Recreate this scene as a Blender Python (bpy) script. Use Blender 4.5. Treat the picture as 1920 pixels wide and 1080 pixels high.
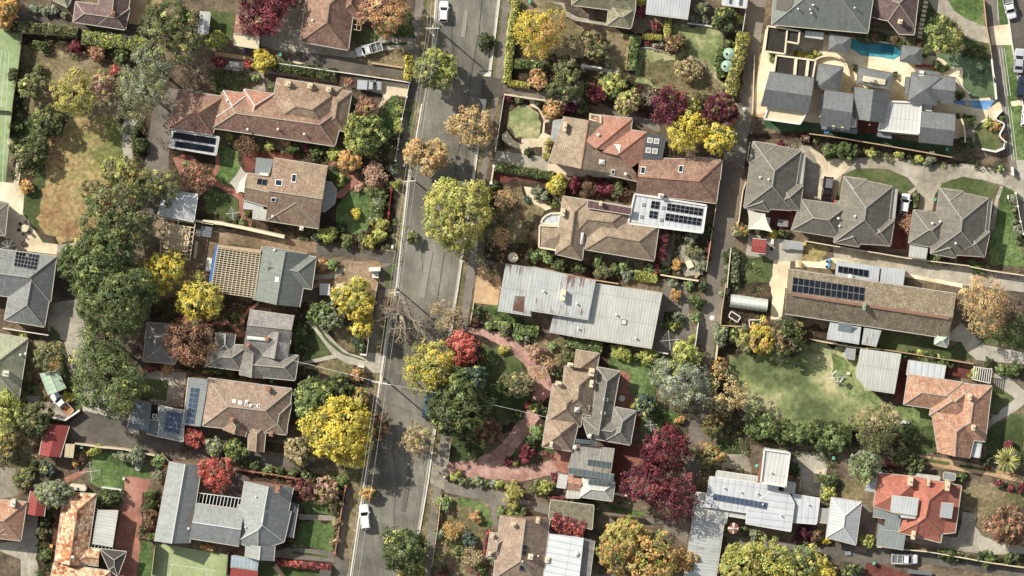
import bpy, math, random
import numpy as np
from mathutils import Vector, Matrix

# ---------------------------------------------------------------- camera, sky, sun, exposure
scene = bpy.context.scene
for o in list(bpy.data.objects):
 bpy.data.objects.remove(o)
COL = scene.collection
S = 0.1                                   # metres covered by one photo pixel on the ground
CAM = Vector((0.0, 95.0, 945.0))
FW = (-CAM).normalized()
RT = Vector((1, 0, 0))
UP = RT.cross(FW)
DIST = CAM.length
cam = bpy.data.objects.new("camera", bpy.data.cameras.new("camera"))
COL.objects.link(cam)
cam.location = CAM
cam.rotation_euler = Matrix((RT, UP, -FW)).transposed().to_euler()
cam.data.sensor_width = 36
cam.data.lens = 36 * DIST / (1920 * S)
cam.data.clip_start = 10
cam.data.clip_end = 3000
scene.camera = cam
scene.render.resolution_x, scene.render.resolution_y = 1024, 576

SUN_EL, SUN_DIR = math.radians(35), (0.76, -0.65)      # light travels to lower right of the photo
sd = Vector((SUN_DIR[0], SUN_DIR[1], 0)).normalized() * math.cos(SUN_EL)
sd.z = -math.sin(SUN_EL)
sun = bpy.data.objects.new("sun", bpy.data.lights.new("sun", 'SUN'))
COL.objects.link(sun)
sun.data.energy = 4.8
sun.data.angle = math.radians(0.5)
sun.data.color = (1.0, 0.935, 0.82)
sun.rotation_euler = sd.to_track_quat('-Z', 'Y').to_euler()
world = bpy.data.worlds.new("World")
scene.world = world
world.use_nodes = True
wn = world.node_tree
sky = wn.nodes.new('ShaderNodeTexSky')
sky.sky_type = 'NISHITA'
sky.sun_disc = False
sky.sun_elevation = SUN_EL
sky.sun_rotation = math.atan2(-sd.x, -sd.y)
bg = wn.nodes['Background']
hs = wn.nodes.new('ShaderNodeHueSaturation')          # sky light desaturated so that shadows turn out less blue
hs.inputs['Saturation'].default_value = 0.3
wn.links.new(sky.outputs[0], hs.inputs['Color'])
wn.links.new(hs.outputs[0], bg.inputs[0])
bg.inputs[1].default_value = 0.115
scene.view_settings.view_transform = 'Standard'
scene.view_settings.look = 'None'
scene.view_settings.gamma = 1
scene.view_settings.exposure = 0.38
scene.cycles.max_bounces = 6
scene.cycles.diffuse_bounces = 3
scene.cycles.transparent_max_bounces = 6

# ---------------------------------------------------------------- from photo pixel to place
VIEWS = {'P': (0, 0, 1), 'A': (1020, 200, 200/1543), 'B': (1180, 240, 200/1543), 'C': (1000, 360, 250/1920),
   'D': (1000, 650, 210/1512), 'E': (1000, 790, 210/1512), 'F': (1420, 40, 200/1543),
   'G': (1600, 40, 200/1543), 'H': (1520, 150, 280/1920)}
for c_, x_ in enumerate((0, 380, 760, 1140, 1520)):
 for r_, y_ in enumerate((0, 260, 530, 800)):
  VIEWS['%d%d' % (c_, r_)] = (x_, y_, 400/1543)

def px(s):
 """'21 10,20 30,40' or '10,20 30,40' -> photo pixels"""
 t = s.split()
 v = (0, 0, 1)
 out = []
 for a in t:
  if ',' not in a:
   v = VIEWS[a]
   continue
  x, y = a.split(',')
  out.append((v[0] + float(x) * v[2], v[1] + float(y) * v[2]))
 return out

def at(x, y, z=0.0):
 k = DIST / S
 d = FW + RT * ((x - 960) / k) - UP * ((y - 540) / k)
 t = (z - CAM.z) / d.z
 return Vector((CAM.x + d.x * t, CAM.y + d.y * t, z))

def ats(s, z=0.0):
 return [at(x, y, z) for x, y in px(s)]

# ---------------------------------------------------------------- materials
def hexc(h, sat=0.82, k=1.0):
 c = [((int(h[i:i+2], 16) / 255) ** 2.2) for i in (0, 2, 4)]
 l = 0.3 * c[0] + 0.6 * c[1] + 0.1 * c[2]
 return tuple(max(0.004, (l + (v - l) * sat) * k) for v in c)

class NT:
 def __init__(s, name):
  s.m = bpy.data.materials.new(name)
  s.m.use_nodes = True
  s.t = s.m.node_tree
  s.b = s.t.nodes['Principled BSDF']
  s.b.inputs['Specular IOR Level'].default_value = 0.25
 def n(s, typ, ins=None, **kw):
  nd = s.t.nodes.new(typ)
  for k, v in kw.items():
   setattr(nd, k, v)
  for k, v in (ins or {}).items():
   if isinstance(v, bpy.types.NodeSocket):
    s.t.links.new(v, nd.inputs[k])
   else:
    nd.inputs[k].default_value = v
  return nd
 def math(s, op, a, b=0.5, c=None):
  d = {0: a, 1: b}
  if c is not None:
   d[2] = c
  return s.n('ShaderNodeMath', d, operation=op).outputs[0]
 def noise(s, vec, scale, detail=4, rough=0.6):
  return s.n('ShaderNodeTexNoise', {'Vector': vec, 'Scale': scale, 'Detail': detail, 'Roughness': rough}).outputs[0]
 def ramp(s, fac, stops):
  r = s.n('ShaderNodeValToRGB', {0: fac})
  e = r.color_ramp.elements
  while len(e) < len(stops):
   e.new(0.5)
  for el, (p, c) in zip(e, stops):
   el.position = p
   el.color = (*c, 1)
  return r.outputs[0]
 def mix(s, f, a, b, mode='MIX'):
  nd = s.n('ShaderNodeMix', data_type='RGBA', blend_type=mode)
  for i, v in ((0, f), (6, a), (7, b)):
   if isinstance(v, bpy.types.NodeSocket):
    s.t.links.new(v, nd.inputs[i])
   else:
    nd.inputs[i].default_value = (*v, 1) if isinstance(v, tuple) else v
  return nd.outputs[2]
 def out(s, col, rough=0.85, bump=None, bs=0.3, bd=0.05, metal=0.0):
  if isinstance(col, tuple):
   s.b.inputs['Base Color'].default_value = (*col, 1)
  else:
   s.t.links.new(col, s.b.inputs['Base Color'])
  s.b.inputs['Roughness'].default_value = rough
  s.b.inputs['Metallic'].default_value = metal
  if bump is not None:
   bn = s.n('ShaderNodeBump', {'Height': bump, 'Strength': bs, 'Distance': bd})
   s.t.links.new(bn.outputs[0], s.b.inputs['Normal'])
  return s.m

MATS = {}
def rng3(c, k):
 return tuple(min(1, v * k) for v in c)

def ground_mat(name, cols, s1=0.12, s2=2.5, contrast=0.35, rough=0.95, bump=0.4, seed=0.0):
 """cols: 3 colours mixed by broad patches; fine speckle on top"""
 m = NT(name)
 pos = m.n('ShaderNodeNewGeometry').outputs['Position']
 pos = m.n('ShaderNodeVectorMath', {0: pos, 1: (seed, seed * 1.7, 0)}, operation='ADD').outputs[0]
 a = m.noise(pos, s1, 6, 0.65)
 b = m.noise(pos, s2, 3, 0.7)
 base = m.ramp(a, [(0.38, cols[0]), (0.5, cols[1]), (0.62, cols[2])])
 f = m.n('ShaderNodeMapRange', {0: b, 1: 0.25, 2: 0.75, 3: 1 - contrast, 4: 1 + contrast}).outputs[0]
 mid = m.noise(pos, s1 * 5 + 0.3, 3, 0.6)
 f2 = m.n('ShaderNodeMapRange', {0: mid, 1: 0.3, 2: 0.7, 3: 1 - contrast * .6, 4: 1 + contrast * .6}).outputs[0]
 f = m.math('MULTIPLY', f, f2)
 col = m.n('ShaderNodeVectorMath', {0: base, 3: f}, operation='SCALE').outputs[0]
 MATS[name] = m.out(col, rough, b, bump, 0.05)
 return MATS[name]

def tile_mat(name, cols, patch=None, amount=0.5, cell=(0.3, 0.38), rough=0.9, spread=0.4, grime=0.25):
 m = NT(name)
 uv = m.n('ShaderNodeUVMap', uv_map='UVMap').outputs[0]
 sx = m.n('ShaderNodeSeparateXYZ', {0: uv})
 u = m.math('DIVIDE', sx.outputs[0], cell[0])
 v = m.math('DIVIDE', sx.outputs[1], cell[1])
 cu, cv = m.math('FLOOR', u), m.math('FLOOR', v)
 cv3 = m.n('ShaderNodeCombineXYZ', {0: cu, 1: cv, 2: 0.0}).outputs[0]
 wn_ = m.n('ShaderNodeTexWhiteNoise', {'Vector': cv3}, noise_dimensions='3D').outputs[0]
 st = [(i / (len(cols)), c) for i, c in enumerate(cols)]
 r = m.n('ShaderNodeValToRGB', {0: wn_})
 r.color_ramp.interpolation = 'CONSTANT'
 e = r.color_ramp.elements
 while len(e) < len(st):
  e.new(0.5)
 for el, (p, c) in zip(e, st):
  el.position = p
  el.color = (*c, 1)
 avg = tuple(sum(c[i] for c in cols) / len(cols) for i in range(3))
 col = m.mix(spread, avg, r.outputs[0])
 pos = m.n('ShaderNodeNewGeometry').outputs['Position']
 if patch:
  pn = m.noise(pos, 0.22, 5, 0.7)
  f = m.n('ShaderNodeMapRange', {0: pn, 1: 0.6 - amount * .3, 2: 0.8 - amount * .3, 3: 0.0, 4: 0.5}).outputs[0]
  col = m.mix(f, col, patch)
 g = m.noise(pos, 0.9, 5, 0.7)
 gf = m.n('ShaderNodeMapRange', {0: g, 1: 0.3, 2: 0.7, 3: 1 - grime, 4: 1 + grime}).outputs[0]
 g2 = m.noise(pos, 4.5, 3, 0.7)
 gf2 = m.n('ShaderNodeMapRange', {0: g2, 1: 0.3, 2: 0.7, 3: 1 - grime * .9, 4: 1 + grime * .9}).outputs[0]
 sv = m.n('ShaderNodeCombineXYZ', {0: m.math('MULTIPLY', sx.outputs[0], 1.6), 1: m.math('MULTIPLY', sx.outputs[1], 0.22), 2: 0.0}).outputs[0]
 stf = m.n('ShaderNodeMapRange', {0: m.noise(sv, 1.0, 4, 0.7), 1: 0.3, 2: 0.7, 3: 0.84, 4: 1.16}).outputs[0]
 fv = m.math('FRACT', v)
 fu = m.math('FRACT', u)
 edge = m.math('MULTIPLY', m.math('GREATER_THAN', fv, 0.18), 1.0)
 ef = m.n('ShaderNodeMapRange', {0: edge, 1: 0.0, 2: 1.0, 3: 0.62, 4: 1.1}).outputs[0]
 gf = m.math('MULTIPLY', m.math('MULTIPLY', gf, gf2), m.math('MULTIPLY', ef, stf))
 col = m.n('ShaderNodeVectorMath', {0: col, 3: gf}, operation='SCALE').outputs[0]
 h = m.math('ADD', fv, m.math('PINGPONG', fu, 0.5))
 MATS[name] = m.out(col, rough, h, 0.05, 0.02)
 return MATS[name]

def metal_mat(name, c, c2=None, period=0.5, rust=0.0, rough=0.5, streak=0.12, depth=0.6, rustc=(0.12, 0.045, 0.02)):
 m = NT(name)
 uv = m.n('ShaderNodeUVMap', uv_map='UVMap').outputs[0]
 sx = m.n('ShaderNodeSeparateXYZ', {0: uv})
 pos = m.n('ShaderNodeNewGeometry').outputs['Position']
 a = m.noise(pos, 0.3, 5, 0.65)
 col = m.mix(m.n('ShaderNodeMapRange', {0: a, 1: 0.3, 2: 0.7}).outputs[0], c, c2 or rng3(c, 0.8))
 sv = m.n('ShaderNodeCombineXYZ', {0: m.math('MULTIPLY', sx.outputs[0], 2.2), 1: m.math('MULTIPLY', sx.outputs[1], 0.25), 2: 0.0}).outputs[0]
 s_ = m.noise(sv, 1.0, 4, 0.7)
 f = m.n('ShaderNodeMapRange', {0: s_, 1: 0.3, 2: 0.7, 3: 1 - streak, 4: 1 + streak}).outputs[0]
 seam = m.math('GREATER_THAN', m.math('FRACT', m.math('DIVIDE', sx.outputs[1], 4.3)), 0.05)
 f = m.math('MULTIPLY', f, m.n('ShaderNodeMapRange', {0: seam, 1: 0.0, 2: 1.0, 3: 0.86, 4: 1.0}).outputs[0])
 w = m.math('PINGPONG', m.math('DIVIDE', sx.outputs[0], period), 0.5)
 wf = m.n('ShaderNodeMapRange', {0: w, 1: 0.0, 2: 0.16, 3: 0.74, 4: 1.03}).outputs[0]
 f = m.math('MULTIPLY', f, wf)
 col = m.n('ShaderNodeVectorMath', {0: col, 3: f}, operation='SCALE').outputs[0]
 if rust > 0:
  rn = m.noise(sv, 0.8, 6, 0.75)
  big = m.noise(pos, 0.18, 3, 0.5)
  q = m.math('MULTIPLY', rn, big)
  rf = m.n('ShaderNodeMapRange', {0: q, 1: 0.36 - rust * .1, 2: 0.42 - rust * .1, 3: 0.0, 4: 0.85}).outputs[0]
  col = m.mix(rf, col, rustc)
 MATS[name] = m.out(col, rough, w, depth, 0.05)
 return MATS[name]

def plain(name, c, rough=0.7, var=0.12, scale=1.5, metal=0.0, spec=None):
 m = NT(name)
 pos = m.n('ShaderNodeNewGeometry').outputs['Position']
 a = m.noise(pos, scale, 4, 0.7)
 f = m.n('ShaderNodeMapRange', {0: a, 1: 0.3, 2: 0.7, 3: 1 - var, 4: 1 + var}).outputs[0]
 col = m.n('ShaderNodeVectorMath', {0: c, 3: f}, operation='SCALE').outputs[0]
 MATS[name] = m.out(col, rough, None, metal=metal)
 if spec is not None:
  m.b.inputs['Specular IOR Level'].default_value = spec
 return MATS[name]

def leaf_mat():
 m = NT('foliage')
 a = m.n('ShaderNodeAttribute', attribute_name='Col').outputs['Color']
 m.t.links.new(a, m.b.inputs['Base Color'])
 m.b.inputs['Roughness'].default_value = 0.85
 m.b.inputs['Specular IOR Level'].default_value = 0.03
 tr = m.n('ShaderNodeBsdfTranslucent', {'Color': a})
 mx = m.n('ShaderNodeMixShader', {0: 0.22, 1: m.b.outputs[0], 2: tr.outputs[0]})
 m.t.links.new(mx.outputs[0], m.t.nodes['Material Output'].inputs[0])
 MATS['leaf'] = m.m
leaf_mat()

# ---------------------------------------------------------------- objects
LABELS = {}
def tag(o, label, cat, group=None, kind=None):
 if label:
  if kind is None:
   LABELS.setdefault(label, []).append(o.name)
  o['label'] = label
 if cat:
  o['category'] = cat
 if group:
  o['group'] = group
 if kind:
  o['kind'] = kind
 return o

def mesh_obj(name, V, F, mats, parent=None, origin=None, uv=None, fm=None, smooth=False):
 """V in world metres; placed relative to the parent's (or given) origin"""
 org = Vector(parent['_o']) if parent is not None else Vector(origin if origin is not None else (0, 0, 0))
 me = bpy.data.meshes.new(name)
 me.from_pydata([tuple(Vector(v) - org) for v in V], [], F)
 for mm in (mats if isinstance(mats, (list, tuple)) else [mats]):
  me.materials.append(MATS[mm])
 if fm:
  me.polygons.foreach_set('material_index', fm)
 if uv:
  l = me.uv_layers.new(name='UVMap')
  l.data.foreach_set('uv', [c for f in uv for p in f for c in p])
 if smooth:
  me.polygons.foreach_set('use_smooth', [True] * len(me.polygons))
 o = bpy.data.objects.new(name, me)
 COL.objects.link(o)
 if parent is not None:
  o.parent = parent
  o['_o'] = tuple(org)
 else:
  o.location = org
  o['_o'] = tuple(org)
 return o

def thing(name, label, cat, loc, group=None):
 o = bpy.data.objects.new(name, None)
 COL.objects.link(o)
 o.location = loc
 o.empty_display_size = 0.5
 o['_o'] = tuple(loc)
 return tag(o, label, cat, group)

class MB:
 """collects shapes for one mesh"""
 def __init__(s):
  s.V, s.F, s.M = [], [], []
 def add(s, V, F, m=0):
  k = len(s.V)
  s.V += [Vector(v) for v in V]
  s.F += [tuple(i + k for i in f) for f in F]
  s.M += [m] * len(F)
  return s
 def prism(s, poly, z0, z1, m=0, top=None):
  """poly: world xy list counter-clockwise; top: optional list for the upper ring"""
  n = len(poly)
  top = top or poly
  V = [(p[0], p[1], z0) for p in poly] + [(p[0], p[1], z1) for p in top]
  F = [tuple(range(n))[::-1], tuple(range(n, 2 * n))] + [(i, (i + 1) % n, n + (i + 1) % n, n + i) for i in range(n)]
  return s.add(V, F, m)
 def box(s, c, size, ang=0.0, m=0, taper=1.0):
  hx, hy, hz = size[0] / 2, size[1] / 2, size[2]
  ca, sa = math.cos(ang), math.sin(ang)
  def q(k):
   return [(c[0] + ca * x * k - sa * y * k, c[1] + sa * x * k + ca * y * k) for x, y in ((-hx, -hy), (hx, -hy), (hx, hy), (-hx, hy))]
  return s.prism(q(1), c[2], c[2] + hz, m, q(taper))
 def tube(s, a, b, r0, r1=None, n=6, m=0):
  a, b = Vector(a), Vector(b)
  r1 = r0 if r1 is None else r1
  d = (b - a)
  if d.length < 1e-6:
   return s
  d.normalize()
  t = d.cross(Vector((0, 0, 1)) if abs(d.z) < 0.9 else Vector((1, 0, 0))).normalized()
  w = d.cross(t)
  V = []
  for p, r in ((a, r0), (b, r1)):
   for i in range(n):
    an = 2 * math.pi * i / n
    V.append(p + (t * math.cos(an) + w * math.sin(an)) * r)
  F = [(i, (i + 1) % n, n + (i + 1) % n, n + i) for i in range(n)] + [tuple(range(n))[::-1], tuple(range(n, 2 * n))]
  return s.add(V, F, m)
 def bar(s, a, b, w, h, m=0):
  """box beam from a to b, width w, height h, its top at the points' height"""
  a, b = Vector(a), Vector(b)
  d = Vector((b.x - a.x, b.y - a.y, 0))
  if d.length < 1e-6:
   return s
  d.normalize()
  t = Vector((-d.y, d.x, 0)) * (w / 2)
  V = [a - t, b - t, b + t, a + t]
  V = [v - Vector((0, 0, h)) for v in V] + V
  return s.add(V, [(3, 2, 1, 0), (4, 5, 6, 7), (0, 1, 5, 4), (1, 2, 6, 5), (2, 3, 7, 6), (3, 0, 4, 7)], m)
 def build(s, name, mats, parent=None, origin=None, smooth=False):
  return mesh_obj(name, s.V, s.F, mats, parent, origin, fm=s.M, smooth=smooth)

def ccw(pts):
 a = sum(pts[i][0] * pts[(i + 1) % len(pts)][1] - pts[(i + 1) % len(pts)][0] * pts[i][1] for i in range(len(pts)))
 return a > 0

def disc(c, r, n=16, ph=0):
 return [(c[0] + r * math.cos(2 * math.pi * i / n + ph), c[1] + r * math.sin(2 * math.pi * i / n + ph)) for i in range(n)]

# ================================================================ ground
ground_mat('dirt', [hexc('4a4238'), hexc('6b5d4a'), hexc('7d6f58')], 0.15, 2.2, 0.45)
ground_mat('bed', [hexc('332c24'), hexc('463a2c'), hexc('5a4a38')], 0.3, 2.6, 0.6, seed=9)
ground_mat('lawn', [hexc('3d4a26'), hexc('4c5a30'), hexc('62693f')], 0.09, 1.6, 0.3, seed=3)
ground_mat('lawn_bright', [hexc('43572b'), hexc('526a33'), hexc('6b7f45')], 0.1, 1.6, 0.3, seed=5)
ground_mat('lawn_mid', [hexc('4d5f33'), hexc('66783f'), hexc('87925a')], 0.1, 1.6, 0.3, seed=33)
ground_mat('lawn_pale', [hexc('56633a'), hexc('808a52'), hexc('b0a878')], 0.09, 1.2, 0.34, seed=31)
ground_mat('lawn_dry', [hexc('8f6c46'), hexc('a08c56'), hexc('70743a')], 0.07, 1.3, 0.38, seed=12)
ground_mat('lawn_worn', [hexc('5a5a38'), hexc('766b48'), hexc('88795a')], 0.1, 1.6, 0.35, seed=17)
ground_mat('asphalt', [hexc('605d54'), hexc('737065'), hexc('858174')], 0.07, 3.0, 0.16, rough=0.9, seed=2)
ground_mat('asphalt_dark', [hexc('565149'), hexc('625c53'), hexc('70695e')], 0.1, 3.0, 0.16, seed=21)
ground_mat('lane', [hexc('665f55'), hexc('766e63'), hexc('857d70')], 0.08, 2.4, 0.2, seed=23)
ground_mat('concrete', [hexc('958f80'), hexc('a9a292'), hexc('b8b1a0')], 0.15, 2.0, 0.12, seed=6)
ground_mat('concrete_old', [hexc('847c6c'), hexc('9c9482'), hexc('b3ab98')], 0.12, 1.4, 0.22, seed=7)
ground_mat('footpath', [hexc('6b655c'), hexc('7c756a'), hexc('8a8276')], 0.2, 2.0, 0.15, seed=8)
ground_mat('gravel', [hexc('bfad8c'), hexc('cebc9a'), hexc('dccba8')], 0.2, 4.0, 0.2, seed=10)
ground_mat('sandy', [hexc('a3845e'), hexc('b8966c'), hexc('c9a87e')], 0.2, 2.0, 0.12, seed=13)
ground_mat('cream_paving', [hexc('c2b290'), hexc('d8c8a4'), hexc('e4d8b8')], 0.16, 1.2, 0.1, seed=14)
ground_mat('brick_paving', [hexc('8a5847'), hexc('a06a57'), hexc('b27c68')], 0.2, 3.0, 0.2, seed=15)
ground_mat('pink_gravel', [hexc('90685a'), hexc('aa8072'), hexc('c09688')], 0.25, 3.2, 0.3, seed=16)
ground_mat('red_paving', [hexc('5e342b'), hexc('6d3e34'), hexc('7d4c40')], 0.2, 3.0, 0.2, seed=18)
ground_mat('turf', [hexc('75895a'), hexc('8ba06c'), hexc('a0b380')], 0.05, 0.8, 0.12, seed=19)
ground_mat('turf_pale', [hexc('7d8c5a'), hexc('94a26c'), hexc('a8b47e')], 0.05, 0.8, 0.12, seed=20)
ground_mat('turf_dark', [hexc('2f4a33'), hexc('38573b'), hexc('456646')], 0.1, 1.0, 0.15, seed=22)
ground_mat('putting', [hexc('4a5c3e'), hexc('586c4a'), hexc('6a7c5a')], 0.1, 1.0, 0.12, seed=24)
ground_mat('site_soil', [hexc('6e5d48'), hexc('866f54'), hexc('9b846a')], 0.15, 1.8, 0.35, seed=25)
m_ = MATS['asphalt']
_t = m_.node_tree
_nt = NT.__new__(NT); _nt.m, _nt.t, _nt.b = m_, _t, _t.nodes['Principled BSDF']
_src = _nt.b.inputs['Base Color'].links[0].from_socket
_p = _nt.n('ShaderNodeMapping', {0: _nt.n('ShaderNodeNewGeometry').outputs['Position'], 2: (0, 0, math.radians(-7.9))}).outputs[0]
_sx = _nt.n('ShaderNodeSeparateXYZ', {0: _p})
_v = _nt.n('ShaderNodeCombineXYZ', {0: _nt.math('MULTIPLY', _sx.outputs[0], 0.55), 1: _nt.math('MULTIPLY', _sx.outputs[1], 0.025), 2: 0.0}).outputs[0]
_w = _nt.n('ShaderNodeCombineXYZ', {0: _nt.math('MULTIPLY', _sx.outputs[0], 2.5), 1: _nt.math('MULTIPLY', _sx.outputs[1], 0.12), 2: 0.0}).outputs[0]
_f = _nt.math('MULTIPLY', _nt.n('ShaderNodeMapRange', {0: _nt.noise(_v, 1.0, 3, 0.6), 1: 0.3, 2: 0.7, 3: 0.78, 4: 1.2}).outputs[0],
 _nt.n('ShaderNodeMapRange', {0: _nt.noise(_w, 1.0, 4, 0.7), 1: 0.3, 2: 0.7, 3: 0.9, 4: 1.1}).outputs[0])
_c = _nt.n('ShaderNodeVectorMath', {0: _src, 3: _f}, operation='SCALE').outputs[0]
_t.links.new(_c, _nt.b.inputs['Base Color'])
plain('patch_dark', hexc('66625a'), 0.95, 0.12, 2.0)
plain('patch_pale', hexc('8d897d'), 0.95, 0.1, 2.0)
plain('white_line', hexc('cfd2c4'), 0.8)
plain('kerb_stone', hexc('cbc8bd'), 0.9, 0.1, 2.0)
plain('seam', hexc('4d4a44'), 0.9)
m_ = NT('pool')
p_ = m_.n('ShaderNodeNewGeometry').outputs['Position']
m_.out(m_.ramp(m_.noise(p_, 0.15, 2, 0.5), [(0.4, hexc('0f5f78')), (0.6, hexc('2f93aa'))]), 0.12, m_.noise(p_, 1.2, 3, 0.6), 0.15, 0.1)
MATS['pool'] = m_.m
m_ = NT('pool_shallow')
m_.out(m_.ramp(m_.noise(p_ if False else m_.n('ShaderNodeNewGeometry').outputs['Position'], 0.6, 2, 0.5), [(0.4, hexc('2c8c9f')), (0.6, hexc('4db0bd'))]), 0.12)
MATS['pool_shallow'] = m_.m
m_ = NT('pond')
m_.out(m_.ramp(m_.noise(m_.n('ShaderNodeNewGeometry').outputs['Position'], 0.5, 2, 0.5), [(0.4, hexc('4f86bd')), (0.6, hexc('6fa3d2'))]), 0.2)
MATS['pond'] = m_.m

ROUGH = {'lawn', 'lawn_bright', 'lawn_pale', 'lawn_dry', 'lawn_worn', 'bed', 'dirt', 'site_soil'}
SHEETS = []
rg = random.Random(4)
def sheet(name, m, s, rough=None, z=None):
 pts = ats(s)
 rough = (0.28 if m in ROUGH else 0.0) if rough is None else rough
 out = []
 n = len(pts)
 for i in range(n):
  a, b = pts[i], pts[(i + 1) % n]
  k = max(1, int((b - a).length / 0.9)) if rough > 0 else 1
  for j in range(k):
   p = a.lerp(b, j / k)
   if rough > 0:
    p = p + Vector((rg.gauss(0, rough), rg.gauss(0, rough), 0))
   out.append(p)
 x0, x1 = min(p.x for p in out), max(p.x for p in out)
 y0, y1 = min(p.y for p in out), max(p.y for p in out)
 lay = 1
 for q in SHEETS:
  if q[0] < x1 and q[1] > x0 and q[2] < y1 and q[3] > y0:
   lay = max(lay, q[4] + 1)
 SHEETS.append((x0, x1, y0, y1, lay))
 z = 0.004 * lay
 if not ccw(out):
  out.reverse()
 o = mesh_obj(name, [(p.x, p.y, z) for p in out], [tuple(range(len(out)))], m)
 o['kind'] = 'structure'
 return o

gs = 900
g = mesh_obj('ground', [(-gs, -gs, 0), (gs, -gs, 0), (gs, gs, 0), (-gs, gs, 0)], [(0, 1, 2, 3)], 'dirt')
g['kind'] = 'structure'

def strip_pts(s, w):
 """polyline in pixels -> quads of a strip w metres wide"""
 p = ats(s)
 L, R = [], []
 for i in range(len(p)):
  d = (p[min(i + 1, len(p) - 1)] - p[max(i - 1, 0)])
  d.z = 0
  d.normalize()
  t = Vector((-d.y, d.x, 0)) * (w / 2)
  L.append(p[i] + t)
  R.append(p[i] - t)
 return L, R

def strip(name, m, s, w, z0=None, h=0.0, kind='structure'):
 L, R = strip_pts(s, w)
 n = len(L)
 if z0 is None:
  xs = [p.x for p in L + R]
  ys = [p.y for p in L + R]
  lay = 1
  for q in SHEETS:
   if q[0] < max(xs) and q[1] > min(xs) and q[2] < max(ys) and q[3] > min(ys):
    lay = max(lay, q[4] + 1)
  SHEETS.append((min(xs), max(xs), min(ys), max(ys), lay))
  z0 = 0.004 * lay
 V = [(p.x, p.y, z0 + h) for p in L] + [(p.x, p.y, z0 + h) for p in R]
 F = [(i, n + i, n + i + 1, i + 1) for i in range(n - 1)]
 if h > 0:
  V += [(p.x, p.y, 0) for p in L] + [(p.x, p.y, 0) for p in R]
  F += [(2 * n + i, i, i + 1, 2 * n + i + 1) for i in range(n - 1)]
  F += [(n + i, 3 * n + i, 3 * n + i + 1, n + i + 1) for i in range(n - 1)]
  F += [(0, 2 * n, 3 * n, n), (n - 1, 2 * n - 1, 4 * n - 1, 3 * n - 1)]
 o = mesh_obj(name, V, F, m)
 o['kind'] = kind
 return o

# ---- streets
sheet('nature_strip', 'lawn_worn', 'P 822,-60 810,90 792,190 766,330 743,540 725,634 703,779 696,820 657,1080 645,1150 610,1150 636,1000 668,800 700,640 716,540 742,330 770,140 796,-60')
sheet('nature_strip', 'lawn_worn', 'P 944,-60 919,142 896,283 870,460 860,530 835,696 817,800 786,1000 765,1150 792,1150 800,1080 820,960 842,800 862,690 885,540 905,380 940,150 972,-60')
sheet('road', 'asphalt', 'P 822,-60 810,90 792,190 780,260 766,330 743,540 725,634 703,779 696,820 657,1080 645,1150 765,1150 786,1000 817,800 835,696 860,530 870,460 896,283 919,142 944,-60')
sheet('footpath', 'footpath', 'P 786,-60 800,-60 778,170 752,330 728,540 706,640 688,740 676,800 646,1000 632,1150 620,1150 636,1000 664,800 692,640 712,540 738,330 764,150')
sheet('footpath', 'footpath', 'P 950,-60 968,-60 942,150 926,220 903,400 892,500 872,640 846,800 820,960 800,1150 788,1150 806,960 830,800 855,660 876,500 905,300 926,170')
sheet('road', 'lane', 'P 1404,-60 1446,-60 1428,60 1410,218 1402,260 1366,540 1342,680 1330,770 1312,890 1290,1000 1240,1000 1285,880 1303,655 1323,540 1356,294 1381,218')
sheet('road', 'asphalt_dark', 'P 1878,-60 1990,-60 1990,300 1935,300 1915,180 1897,80')
sheet('nature_strip', 'lawn_bright', 'P 1862,-60 1878,-60 1897,80 1915,180 1935,300 1950,500 1925,500 1896,250 1882,100', 0.1)
sheet('footpath', 'footpath', 'P 1846,-60 1862,-60 1882,100 1896,250 1925,420 1925,460 1896,330 1876,220 1858,100')
sheet('driveway', 'asphalt_dark', 'P 768,150 800,150 792,192 772,200 745,230 762,160')
sheet('driveway', 'asphalt_dark', 'P 905,142 948,150 944,180 900,190')
sheet('road', 'lane', 'P 944,158 1100,176 1180,198 1240,228 1236,248 1170,222 1090,195 990,182 942,178')
sheet('driveway', 'asphalt_dark', 'P 705,500 746,502 742,540 703,545')
sheet('driveway', 'concrete_old', 'P 680,660 722,664 716,700 678,698')
sheet('driveway', 'asphalt_dark', 'P 560,860 690,870 690,890 650,898 560,885')
sheet('driveway', 'concrete_old', 'P 842,860 812,855 806,905 838,922')
sheet('driveway', 'asphalt_dark', 'P 632,1040 655,1046 648,1090 622,1085')
sheet('driveway', 'cream_paving', '40 1290,190 1440,175 1455,325 1310,325')
sheet('driveway', 'concrete', 'P 1905,300 1940,300 1945,345 1912,345')
sheet('driveway', 'cream_paving', '40 1445,735 1530,720 1543,760 1455,770')

# ---- top left: court, lawn
sheet('garden_bed', 'bed', 'P 20,60 300,85 330,170 290,300 250,420 170,520 120,480 30,330 20,200')
sheet('lawn', 'lawn_worn', '00 150,330 420,360 700,420 880,480 900,700 860,830 850,900 640,880 400,900 180,800 130,600', 0.4)
sheet('lawn', 'lawn', '00 110,800 420,900 350,1080 100,1080', 0.4)
sheet('lawn', 'lawn_dry', 'P 100,238 140,225 220,215 232,250 231,320 205,340 195,395 175,455 110,456 60,420 45,380 70,330 88,280', 0.5)
sheet('lawn', 'lawn', 'P 72,262 93,268 88,300 82,340 76,380 70,430 78,448 100,456 78,456 60,430 42,395 48,350 66,330', 0.25)
sheet('tennis_court', 'turf', 'P -30,50 42,60 36,110 28,170 22,230 10,345 -30,350', 0)
sheet('patio', 'cream_paving', '01 60,0 175,85 135,330 175,410 165,540 310,750 420,765 410,840 100,800 20,700 60,460 -40,440 -40,310 100,320 125,100 50,30')
sheet('path', 'concrete_old', '01 415,770 520,755 600,715 640,730 560,790 410,830')
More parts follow.
